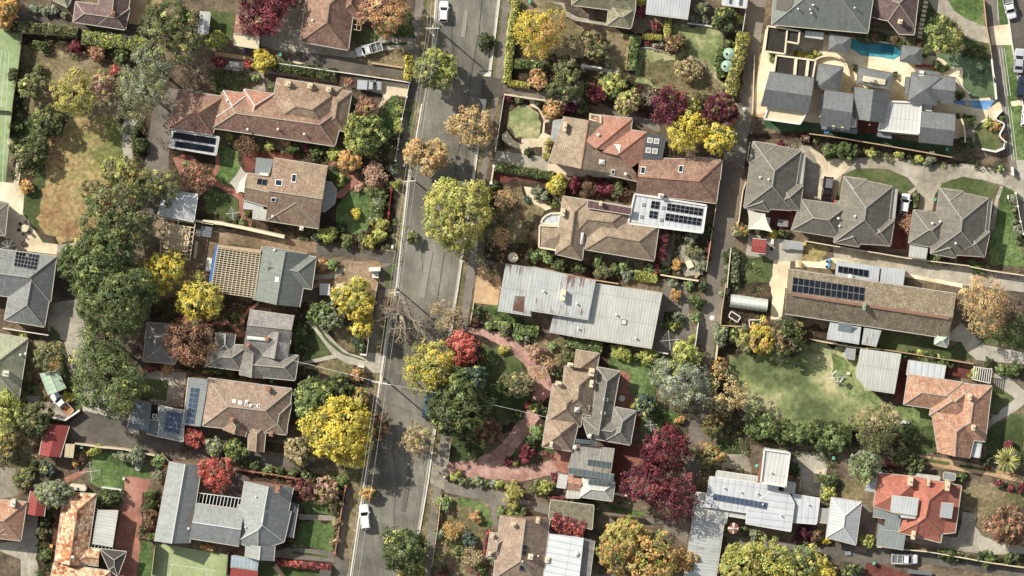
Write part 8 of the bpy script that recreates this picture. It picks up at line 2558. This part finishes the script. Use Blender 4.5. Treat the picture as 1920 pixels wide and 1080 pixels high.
# ================================================================ garden things
def sail(spec, z, label, mat='sail'):
 zs = z if isinstance(z, (list, tuple)) else [z] * len(px(spec))
 P = [at(x, y, zz) for (x, y), zz in zip(px(spec), zs)]
 c = sum(P, Vector()) / len(P) - Vector((0, 0, .25))
 root = thing('shade_sail', label, 'shade sail', (c.x, c.y, 0), 'cream shade sails')
 V, F = [], []
 n = len(P)
 m = 6
 for i in range(n):
  a, b = P[i], P[(i + 1) % n]
  edge = []
  for k in range(m + 1):
   t = k / m
   p = a.lerp(b, t)
   edge.append(p.lerp(c, .13 * 4 * t * (1 - t)))
  for k in range(m):
   j = len(V)
   V += [edge[k], edge[k + 1], c]
   F.append((j, j + 1, j + 2))
 V2 = [v - Vector((0, 0, .02)) for v in V]
 k = len(V)
 F += [(f[0] + k, f[2] + k, f[1] + k) for f in F]
 mesh_obj('fabric', V + V2, F, mat, root)
 for p in P:
  MB().tube((p.x, p.y, 0), p, .05, .05, 6).build('post', 'steel', root)
sail('11 277,200 326,248 300,392 245,396 193,318', [3.4, 2.9, 3.2, 2.8, 3.3], 'cream star shaped shade sail over the brick path')
sail('31 1007,508 1135,540 1192,678 1010,655', [3.0, 2.7, 3.1, 2.6], 'cream shade sail south of the westmost villa')

def umbrella(x, y, r, label, mats=('canvas_dark',), n=8, h=2.6, rib='ridge_white'):
 c = at(x, y, h)
 root = thing('umbrella', label, 'umbrella', (c.x, c.y, 0))
 MB().tube((c.x, c.y, 0), (c.x, c.y, h + .1), .035, .03, 8).build('pole', 'steel', root)
 MB().prism(disc((c.x, c.y), .3, 12), 0, .08).build('base', 'steel', root)
 D = disc((c.x, c.y), r, n, .2)
 V, F, M = [], [], []
 for i in range(n):
  a, b = D[i], D[(i + 1) % n]
  k = len(V)
  V += [(c.x, c.y, h), (a[0], a[1], h - r * .32), (b[0], b[1], h - r * .32)]
  V += [(c.x, c.y, h - .02), (a[0], a[1], h - r * .32 - .02), (b[0], b[1], h - r * .32 - .02)]
  F += [(k, k + 1, k + 2), (k + 3, k + 5, k + 4), (k + 1, k + 4, k + 5, k + 2)]
  M += [i % len(mats)] * 3
 mesh_obj('canopy', V, F, list(mats), root, fm=M)
 for i in range(n):
  MB().tube((c.x, c.y, h + .01), (D[i][0], D[i][1], h - r * .32 + .01), .02, .02, 4).build('rib', rib, root)
umbrella(15, 463, 1.55, 'dark octagonal garden umbrella on the cream terrace')
umbrella(1375, 991, 1.05, 'red and pale striped umbrella on the dark paved yard', ('canvas_red', 'canvas_red', 'sail'), 12)

def table_set(x, y, label, r=.75, n=6, top='timber_pale', chair='canvas_dark', group='outdoor table sets'):
 c = at(x, y, .75)
 root = thing('outdoor_table', label, 'table', (c.x, c.y, 0))
 MB().prism(disc((c.x, c.y), r, 20), .7, .76).build('table_top', top, root)
 MB().tube((c.x, c.y, 0), (c.x, c.y, .7), .09, .06, 8).build('pedestal', 'steel', root)
 words_ = ['east', 'north east', 'north west', 'west', 'south west', 'south east', 'south']
 for i in range(n):
  a = 2 * math.pi * i / n + .3
  q = Vector((c.x + math.cos(a) * (r + .45), c.y + math.sin(a) * (r + .45), 0))
  ch = thing('garden_chair', 'dark garden chair on the %s side of the %s' % (words_[int(round(i * 6 / n)) % 6], label.split(' on ')[0]), 'chair', (q.x, q.y, 0), 'dark garden chairs')
  MB().box((q.x, q.y, .38), (.5, .5, .08), a).build('seat', chair, ch)
  MB().box((q.x + math.cos(a) * .24, q.y + math.sin(a) * .24, .46), (.07, .5, .5), a).build('backrest', chair, ch)
  for u in (-.2, .2):
   for v in (-.2, .2):
    MB().tube((q.x + math.cos(a) * u - math.sin(a) * v, q.y + math.sin(a) * u + math.cos(a) * v, 0), (q.x + math.cos(a) * u - math.sin(a) * v, q.y + math.sin(a) * u + math.cos(a) * v, .38), .025).build('leg', 'steel', ch)
table_set(46, 428, 'round cream outdoor table on the western terrace', .7, 6)
c = at(1166, 747, .75)
root = thing('hexagonal_table', 'white hexagonal table on the red terrace of the rambling house', 'table', (c.x, c.y, 0))
MB().prism(disc((c.x, c.y), .65, 6), .7, .78).build('table_top', 'white_paint', root)
MB().tube((c.x, c.y, 0), (c.x, c.y, .7), .1).build('pedestal', 'steel', root)
for (x, y, lab) in ((1164, 713, 'northmost white pot beside the charcoal roof'), (1162, 718, 'middle white pot beside the charcoal roof'), (1160, 722, 'southmost white pot beside the charcoal roof')):
 c = at(x, y, .5)
 r_ = thing('flower_pot', lab, 'pot', (c.x, c.y, 0), 'white pots on the red terrace')
 MB().tube((c.x, c.y, 0), (c.x, c.y, .5), .18, .27, 12).build('pot', 'white_paint', r_)
 MB().prism(disc((c.x, c.y), .22, 10), .49, .52).build('soil', 'soot', r_)
c = at(45, 457, .4)
r_ = thing('fire_pit', 'dark round fire pit on the cream terrace', 'fire pit', (c.x, c.y, 0))
MB().tube((c.x, c.y, 0), (c.x, c.y, .4), .35, .45, 14).build('bowl', 'soot', r_)
MB().prism(disc((c.x, c.y), .3, 12), .4, .42).build('ash', 'gutter_dark', r_)

def clothesline(x, y, r, label, h=1.9, linen=False):
 c = at(x, y, h)
 root = thing('rotary_clothesline', label, 'clothesline', (c.x, c.y, 0), 'rotary clotheslines')
 MB().tube((c.x, c.y, 0), (c.x, c.y, h), .04, .04, 8).build('post', 'steel', root)
 for i in range(4):
  a = math.pi / 2 * i + .1
  MB().tube((c.x, c.y, h - .1), (c.x + r * math.cos(a), c.y + r * math.sin(a), h + .1), .045, .04, 4).build('arm', 'ridge_white', root)
 for k in (.45, .7, .95):
  mb = MB()
  p = [(c.x + r * k * math.cos(math.pi / 2 * i + .1), c.y + r * k * math.sin(math.pi / 2 * i + .1), h + .1 * k) for i in range(4)]
  for i in range(4):
   mb.tube(p[i], p[(i + 1) % 4], .012, .012, 4)
  mb.build('line', 'ridge_white', root)
 return c
c = clothesline(1570, 708, 1.5, 'rotary clothesline with washing on the wide lawn')
for i, (dx, dy, a, lab) in enumerate(((-1.0, -.1, .0, 'white towel on the west side of the wide lawn clothesline'), (.8, -.5, .9, 'white sheet on the east side of the wide lawn clothesline'), (-.6, .9, .8, 'white cloth on the north side of the wide lawn clothesline'))):
 tag(MB().box((c.x + dx, c.y + dy, 1.15), (1.0, .1, .8), a).build('towel', 'white_paint', None, (c.x + dx, c.y + dy, 0)), lab, 'towel', 'washing on the line')
clothesline(170, 884, 1.9, 'rotary clothesline over the bright lawn by the brick path')
clothesline(1255, 638, 1.9, 'rotary clothesline on the gravel court')
clothesline(436, 400, 1.3, 'rotary clothesline behind the sail house')
clothesline(1220, 797, 1.2, 'rotary clothesline behind the slate wing of the rambling house')

def tank(x, y, r, h, label, mat='green_tank', grp=None):
 c = at(x, y, h)
 root = thing('water_tank', label, 'water tank', (c.x, c.y, 0), grp)
 MB().tube((c.x, c.y, 0), (c.x, c.y, h), r, r, 24).build('body', mat, root)
 D = disc((c.x, c.y), r + .04, 24)
 mb = MB()
 mb.prism(D, h, h + .35, 0, disc((c.x, c.y), .15, 24))
 o = mb.build('lid', mat, root)
 mb = MB()
 for i in range(0, 24, 2):
  mb.bar((c.x + r * math.cos(i * .2618), c.y + r * math.sin(i * .2618), h + .06), (c.x, c.y, h + .4), .05, .06)
 mb.build('rib', mat, o)
 MB().tube((c.x - .45, c.y, h + .1), (c.x - .45, c.y, h + .36), .22, .22, 12).build('hatch', 'soot', root)
tank(1367, 101, 1.05, 2.1, 'upper round pale green water tank by the lane hedge', grp='round green water tanks')
tank(1363, 124, 1.05, 2.1, 'lower round pale green water tank by the lane hedge', grp='round green water tanks')
tank(1555, 490, .42, 1.2, 'north blue drum beside the small solar roof', 'blue_plastic', 'blue drums')
tank(1554, 500, .42, 1.2, 'south blue drum beside the small solar roof', 'blue_plastic', 'blue drums')

c = at(146, 915, 1.9)
root = thing('water_tank', 'long oval cream rainwater tank at the head of the leafy roof', 'water tank', (c.x, c.y, 0))
a = math.radians(-7)
def oval(L, W, n=20):
 o = []
 for i in range(n):
  t = 2 * math.pi * i / n
  x, y = math.cos(t) * W / 2, math.sin(t) * W / 2
  x += (L - W) / 2 * (1 if math.cos(t) > 0 else -1)
  o.append((c.x + x * math.cos(a) - y * math.sin(a), c.y + x * math.sin(a) + y * math.cos(a)))
 return o
MB().prism(oval(3.3, 1.05), 0, 1.9).build('body', 'cream_paint', root)
MB().prism(oval(3.0, .8), 1.9, 1.98).build('lid', 'sail', root)
MB().tube((c.x, c.y - .1, 1.95), (c.x, c.y - .1, 2.1), .2, .2, 12).build('hatch', 'soot', root)

def boxy(name, cat, label, spec, h, mat, group=None, lid=None, z0=0.0, legs=False, slats=0):
 q = [(p.x, p.y) for p in ats(spec, h)]
 if not ccw(q):
  q.reverse()
 cx, cy = sum(p[0] for p in q) / len(q), sum(p[1] for p in q) / len(q)
 root = thing(name, label, cat, (cx, cy, z0), group)
 top = h
 if legs:
  for p in q:
   u = (p[0] + (cx - p[0]) * .12, p[1] + (cy - p[1]) * .12)
   MB().tube((u[0], u[1], 0), (u[0], u[1], h - .05), .04, .04, 6).build('leg', mat, root)
  if slats:
   for k in range(slats):
    t0, t1 = (k + .08) / slats, (k + .92) / slats
    A, B, C, D = [Vector((*p, 0)) for p in (q[0], q[1], q[2], q[3])]
    s = [A.lerp(D, t0), B.lerp(C, t0), B.lerp(C, t1), A.lerp(D, t1)]
    MB().prism([(p.x, p.y) for p in s], h - .05, h).build('slat', mat, root)
  else:
   MB().prism(q, h - .06, h).build('top', mat, root)
 else:
  MB().prism(q, z0, h - .06).build('body', mat, root)
  ins = [(p[0] + (p[0] - cx) * .05, p[1] + (p[1] - cy) * .05) for p in q]
  MB().prism(ins, h - .06, h).build('lid', lid or mat, root)
 return root
boxy('garden_bench', 'bench', 'white slatted bench beside the dull crimson shrub', '10 200,447 267,452 263,485 197,480', .5, 'white_paint', legs=True, slats=5)
boxy('timber_stack', 'timber stack', 'pale boards stacked on the garden path by the dark hedge', '10 655,440 742,458 738,472 650,455', .4, 'timber_pale')
plain('bin_yellow', hexc('c9a23a'), .5); plain('bin_red', hexc('b8483c'), .5); plain('bin_green', hexc('5aa88c'), .5); plain('bin_purple', hexc('6a5a94'), .5); plain('bin_body', hexc('38443c'), .6)
def bin_(x, y, lid, label):
 c = at(x, y, 1.05)
 root = thing('wheelie_bin', label, 'bin', (c.x, c.y, 0), 'wheelie bins')
 MB().box((c.x, c.y, .08), (.46, .5, .9), -.12, taper=1.15).build('body', 'bin_body', root)
 MB().box((c.x, c.y, .98), (.58, .64, .08), -.12, taper=.94).build('lid', lid, root)
 for s_ in (-1, 1):
  MB().tube((c.x + s_ * .18, c.y + .26, .1), (c.x + s_ * .24, c.y + .26, .1), .1, .1, 10).build('wheel', 'tyre', root)
for a_ in ((495, 93, 'bin_yellow', 'yellow lidded bin below the terracotta garage'), (501, 93, 'bin_red', 'red lidded bin below the terracotta garage'), (525, 102, 'bin_green', 'green lidded bin on the concrete yard near the small yellow tree'),
   (458, 95, 'bin_purple', 'purple lidded bin below the terracotta garage'), (993, 3, 'bin_green', 'green lidded bin at the top beside the yellow hedge'), (509, 715, 'bin_green', 'green lidded bin between the slate and tan houses'),
   (153, 838, 'bin_green', 'green lidded bin against the lane wall'), (115, 850, 'bin_yellow', 'yellow lidded bin beside the larger red shed'), (96, 1024, 'bin_yellow', 'orange yellow bin beside the leafy roof'),
   (1566, 378, 'bin_red', 'red lidded bin in front of the black truck'), (1571, 379, 'bin_green', 'green lidded bin in front of the black truck'), (1753, 374, 'bin_green', 'green lidded bin beside the eastmost villa'),
   (1776, 280, 'bin_green', 'green lidded bin on the artificial lawn strip'), (1563, 859, 'bin_green', 'green lidded bin beside the gravel yard'), (1419, 873, 'bin_green', 'green lidded bin beside the ribbed tower'),
   (1639, 1056, 'bin_green', 'green lidded bin at the bottom beside the truck'), (622, 569, 'bin_green', 'green lidded bin under the yellow street front tree'), (630, 568, 'bin_red', 'red lidded bin under the yellow street front tree'),
   (1509, 457, 'bin_yellow', 'yellow lidded bin beside the white workbench'), (1500, 494, 'bin_yellow', 'yellow lidded bin on the cream paving below the workbench')):
 bin_(*a_)
boxy('air_compressor', 'machine', 'white unit in the corner of the brick drive', '03 888,368 902,370 900,386 886,384', .9, 'white_paint')
boxy('scaffold_stack', 'scaffold stack', 'grey stack of scaffold parts behind the carport frame', '01 1420,650 1543,665 1530,710 1415,695', .8, 'steel', legs=True, slats=9)
boxy('scaffold_stack', 'scaffold stack', 'taller grey scaffold bundle against the cream wall', '01 1455,630 1535,640 1525,715 1450,705', 1.3, 'steel', legs=True, slats=5)
boxy('white_board', 'board', 'white insulation board leaning at the blue edged extension', '11 35,860 68,870 55,960 18,955', .5, 'white_paint')
boxy('timber_pack', 'timber stack', 'upright pair of long boards beside the carport frame', '01 1412,745 1432,745 1418,865 1400,862', .3, 'timber_pale')
boxy('garden_table', 'table', 'white slatted table on the site below the new roof', '12 845,5 920,8 922,92 845,90', .8, 'white_paint', legs=True, slats=8)
boxy('portable_toilet', 'portable toilet', 'white roofed site cabin beside the front fence', '11 1205,935 1285,935 1282,958 1203,960', 2.2, 'white_paint', lid='white_paint')
boxy('crate', 'crate', 'white topped crate below the site cabin', '11 1228,965 1272,968 1270,1008 1226,1005', 1.0, 'canvas_red', lid='white_paint')
boxy('rubble_crate', 'crate', 'pale crate beside the yellow street front tree', '12 965,10 1020,5 1018,55 965,58', .7, 'wall_cream')
boxy('timber_plank', 'plank', 'long pale plank on the grass at the bottom', '13 505,1015 540,1000 592,1078 560,1090', .3, 'timber')
boxy('mesh_box', 'garden frame', 'white frame with dark mesh at the bottom edge by the red creeper', '13 850,1038 930,1045 920,1090 840,1085', 1.4, 'white_paint', lid='gutter_dark')
boxy('picnic_table', 'table', 'grey outdoor table in the red courtyard of the westmost villa', '31 1230,578 1305,590 1300,640 1225,632', .75, 'wall_grey', legs=True, slats=4)
boxy('white_cupboard', 'cupboard', 'white cupboard under the shade sail edge', '31 1140,570 1175,575 1165,628 1135,620', 1.6, 'white_paint')
h2 = House('cubby_house', 'cubby house', 'small cubby house with a flat red roof on pale paving', 'cubby house', [
 ('31 1045,723 1147,733 1138,832 1036,820', 2.2, 10, (1, 3), 'metal_red', None)], 'wall_white')
boxy('kitchen_bench', 'bench', 'white outdoor bench with trays beside the pale paving', '31 1262,732 1322,738 1312,802 1252,795', .9, 'cream_paint', lid='metal_pale')
boxy('white_workbench', 'table', 'white covered table east of the outdoor bench', '31 1322,742 1414,758 1408,806 1312,795', 1.0, 'white_paint', lid='metal_bright')
boxy('barbecue', 'barbecue', 'dark barbecue beside the cubby house', '31 1178,785 1192,786 1190,810 1176,808', .9, 'soot')
boxy('white_locker', 'locker', 'narrow white locker north of the barbecue', '31 1182,725 1200,727 1196,768 1178,765', 1.0, 'white_paint')
boxy('garden_chair', 'chair', 'square cream lounge chair in the paved courtyard garden', '31 558,888 600,878 622,925 578,942', .5, 'cream_paint')
boxy('sun_lounger', 'lounger', 'orange brown lounger in the courtyard corner', '31 625,998 660,965 672,975 637,1012', .4, 'timber', legs=True, slats=3)
boxy('garden_shed', 'shed', 'tiny white cabinet with red rows beside the barn', '42 258,472 326,480 318,560 245,548', 1.8, 'wall_white', lid='metal_white')
boxy('hatch_table', 'table', 'small cream stool beside the barn path', '42 262,645 285,648 283,668 260,665', .5, 'cream_paint', legs=True)
boxy('compost_bay', 'compost bay', 'dark slatted compost bay at the foot of the wide lawn', '32 1075,925 1195,945 1185,968 1065,950', .7, 'timber_dark', legs=True, slats=6)
boxy('kayak', 'boat', 'small white dinghy on the grass by the large olive tree', '42 655,1000 710,1000 712,1018 650,1020', .4, 'white_paint')
boxy('salvage_box', 'box', 'timber box beside the low drive truck', '33 995,862 1058,866 1055,905 990,900', .8, 'timber')
boxy('blue_tarp', 'tarpaulin', 'pale blue tarpaulin bundle on the dark drive', '43 248,903 290,903 292,928 252,930', .35, 'metal_blue')
boxy('brick_planter', 'planter', 'pale brick planter north of the dark bottom drive', '43 325,865 408,870 400,912 320,905', .7, 'wall_brick', lid='tile_pink')
boxy('metal_rack', 'rack', 'grey rails of an open trailer at the bottom edge', '43 700,1030 882,1050 875,1078 695,1060', .7, 'steel', legs=True, slats=4)
boxy('letterbox', 'letterbox', 'white letterbox post at the villa driveway entrance', '41 1452,205 1468,208 1472,265 1458,265', 1.2, 'white_paint')
boxy('letterbox', 'letterbox', 'white letterbox on the striped side lawn', '41 1425,410 1434,410 1434,438 1425,436', 1.0, 'white_paint')
boxy('electrical_pillar', 'utility box', 'small white utility box on the upper west verge', '20 155,118 168,118 166,133 152,132', .8, 'white_paint')
boxy('electrical_pillar', 'utility box', 'small white utility box near the brick entry gate', '11 1452,182 1463,183 1460,203 1450,202', .8, 'white_paint')
boxy('electrical_pillar', 'utility box', 'small white utility box by the shared site drive', '11 1366,772 1380,774 1377,795 1363,793', .8, 'white_paint')
boxy('electrical_pillar', 'utility box', 'small white utility box on the verge below the double armed pole', '12 1200,798 1212,800 1210,820 1198,818', .8, 'white_paint')
def planter(spec, label):
 q = ats(spec, .45)
 root = thing('raised_planter', label, 'planter', (q[0].x, q[0].y, 0), 'white raised planters')
 mb = MB()
 for i in range(4):
  mb.bar(q[i], q[(i + 1) % 4], .18, .45)
 mb.build('frame', 'white_paint', root)
 f = [(p.x, p.y) for p in q]
 MB().prism(f if ccw(f) else f[::-1], .02, .3).build('soil', 'bark_dark', root)
planter('32 893,207 960,250 935,287 870,243', 'tilted white planter frame west of the other planter')
planter('32 1020,270 1102,268 1100,320 1025,320', 'white planter frame above the dense golden tree')
q = ats('32 893,88 1160,128 1146,222 884,185', 2.0)
root = thing('greenhouse', 'long white arched greenhouse in the vegetable plot', 'greenhouse', (q[0].x, q[0].y, 0))
plain('poly_cover', hexc('b9bfb8'), .35, .06)
V, F = [], []
for i in range(13):
 u = i / 12
 for j in range(9):
  v = j / 8
  p = q[0].lerp(q[1], u).lerp(q[3].lerp(q[2], u), v)
  V.append((p.x, p.y, .1 + 1.9 * math.sin(math.pi * v) ** .6))
for i in range(12):
 for j in range(8):
  a = i * 9 + j
  F.append((a, a + 1, a + 10, a + 9))
F += [tuple(range(9)), tuple(range(12 * 9, 13 * 9))[::-1]]
mesh_obj('cover', V, F, 'poly_cover', root, smooth=False)
for i in (0, 3, 6, 9, 12):
 mb = MB()
 for j in range(8):
  mb.tube(Vector(V[i * 9 + j]) + Vector((0, 0, .03)), Vector(V[i * 9 + j + 1]) + Vector((0, 0, .03)), .035, .035, 4)
 mb.build('hoop', 'white_paint', root)
mb = MB()
for i in range(12):
 mb.tube(Vector(V[i * 9 + 4]) + Vector((0, 0, .04)), Vector(V[i * 9 + 13]) + Vector((0, 0, .04)), .03, .03, 4)
mb.build('ridge_rail', 'white_paint', root)
c = at(259, 877, .6)
root = thing('trampoline', 'round grey trampoline beside the wide sage shrub', 'trampoline', (c.x, c.y, 0))
MB().prism(disc((c.x, c.y), .42, 24), .57, .6).build('mat', 'wall_grey', root)
mb = MB()
D = disc((c.x, c.y), .52, 24)
for i in range(24):
 mb.tube((*D[i], .6), (*D[(i + 1) % 24], .6), .06, .06, 6)
mb.build('rim', 'ridge_white', root)
for i in range(4):
 MB().tube((*D[i * 6], 0), (*D[i * 6], .58), .04).build('leg', 'steel', root)
g = grid_frame('pergola', 'white timber pergola over a climber beside the orange mottled house', 'pergola', '42 1185,608 1312,626 1298,728 1172,700', 9, 2, 2.5, .12, 'white_paint')
g = grid_frame('pergola', 'grey slatted pergola at the west end of the hip garage', 'pergola', '43 62,590 132,595 115,700 45,692', 12, 2, 2.4, .08, 'ridge_white')
g = grid_frame('pergola', 'dark timber pergola behind the rust tile house', 'pergola', 'B 480,280 1000,345 985,440 465,390', 10, 2, 2.6, .12, 'timber_dark')
def round_(name, cat, x, y, r, h, mat, label, grp=None):
 c = at(x, y, h)
 root = thing(name, label, cat, (c.x, c.y, 0), grp)
 MB().tube((c.x, c.y, 0), (c.x, c.y, h), r, r, 20).build('body', mat, root)
 MB().prism(disc((c.x, c.y), r * .8, 20), h, h + .03).build('top', mat, root)
c = at(962, 482, 1.2)
root = thing('garden_parasol', 'round cream shade disc at the corner of the corrugated house', 'umbrella', (c.x, c.y, 0))
MB().prism(disc((c.x, c.y), .95, 18), 1.9, 2.0, 0, disc((c.x, c.y), .3, 18)).build('canopy', 'cream_paint', root)
MB().tube((c.x, c.y, 0), (c.x, c.y, 1.9), .04).build('pole', 'steel', root)
round_('manhole_cover', 'manhole cover', 1395, 204, .32, .02, 'ridge_white', 'round pale cover on the lane beside the mansion')
round_('manhole_cover', 'manhole cover', 1335, 596, .5, .02, 'ridge_white', 'round pale cover on the lane beside the gravel court')
c = at(1550, 246, .1)
root = thing('garden_hose', 'coiled blue hose on the artificial lawn below the mansion', 'hose', (c.x, c.y, 0))
for r_, nm in ((.45, 'outer_coil'), (.28, 'inner_coil')):
 mb = MB()
 D = disc((c.x, c.y), r_, 24)
 for i in range(24):
  mb.tube((*D[i], .12), (*D[(i + 1) % 24], .12), .07, .07, 6)
 mb.build(nm, 'blue_plastic', root)
c = at(1811, 131, .1)
root = thing('golf_flag', 'small white cup marker on the putting green', 'flag', (c.x, c.y, 0))
MB().tube((c.x, c.y, 0), (c.x, c.y, 1.6), .02).build('pole', 'white_paint', root)
MB().box((c.x + .2, c.y, 1.3), (.4, .03, .28)).build('pennant', 'metal_blue', root)
for i in range(9):
 x, y = 1736 - i * 1.5, 4 + i * 8.2
 q = [(p.x, p.y) for p in [at(x - 4, y - 3, .05), at(x + 4.5, y - 2, .05), at(x + 4, y + 3.6, .05), at(x - 4.5, y + 2.6, .05)]]
 o = MB().prism(q[::-1], 0, .06).build('stepping_stone', 'cream_paint', None, (q[0][0], q[0][1], 0))
 ords = ['first', 'second', 'third', 'fourth', 'fifth', 'sixth', 'seventh', 'eighth', 'last']
 tag(o, 'square pale stepping stone beside the purple house, %s from the top' % ords[i], 'stepping stone', 'stepping stones beside the purple house')
q = ats('P -40,205 18,209', 1.0)
root = thing('tennis_net', 'tennis net across the upper court', 'net', (q[0].x, q[0].y, 0))
MB().bar(q[0], q[1], .05, .95).build('net', 'soot', root)
for p in q:
 MB().tube((p.x, p.y, 0), (p.x, p.y, 1.1), .05).build('post', 'steel', root)

# ---------------------------------------------------------------- tidy up
for o in bpy.data.objects:
 if '_o' in o:
  del o['_o']
for lab, names in LABELS.items():
 if len(names) > 1:
  print('DUPLICATE LABEL', lab, names)
for o in scene.objects:
 if o.get('label') and len(o['label'].split()) > 16:
  print('LONG', o.name, o['label'])
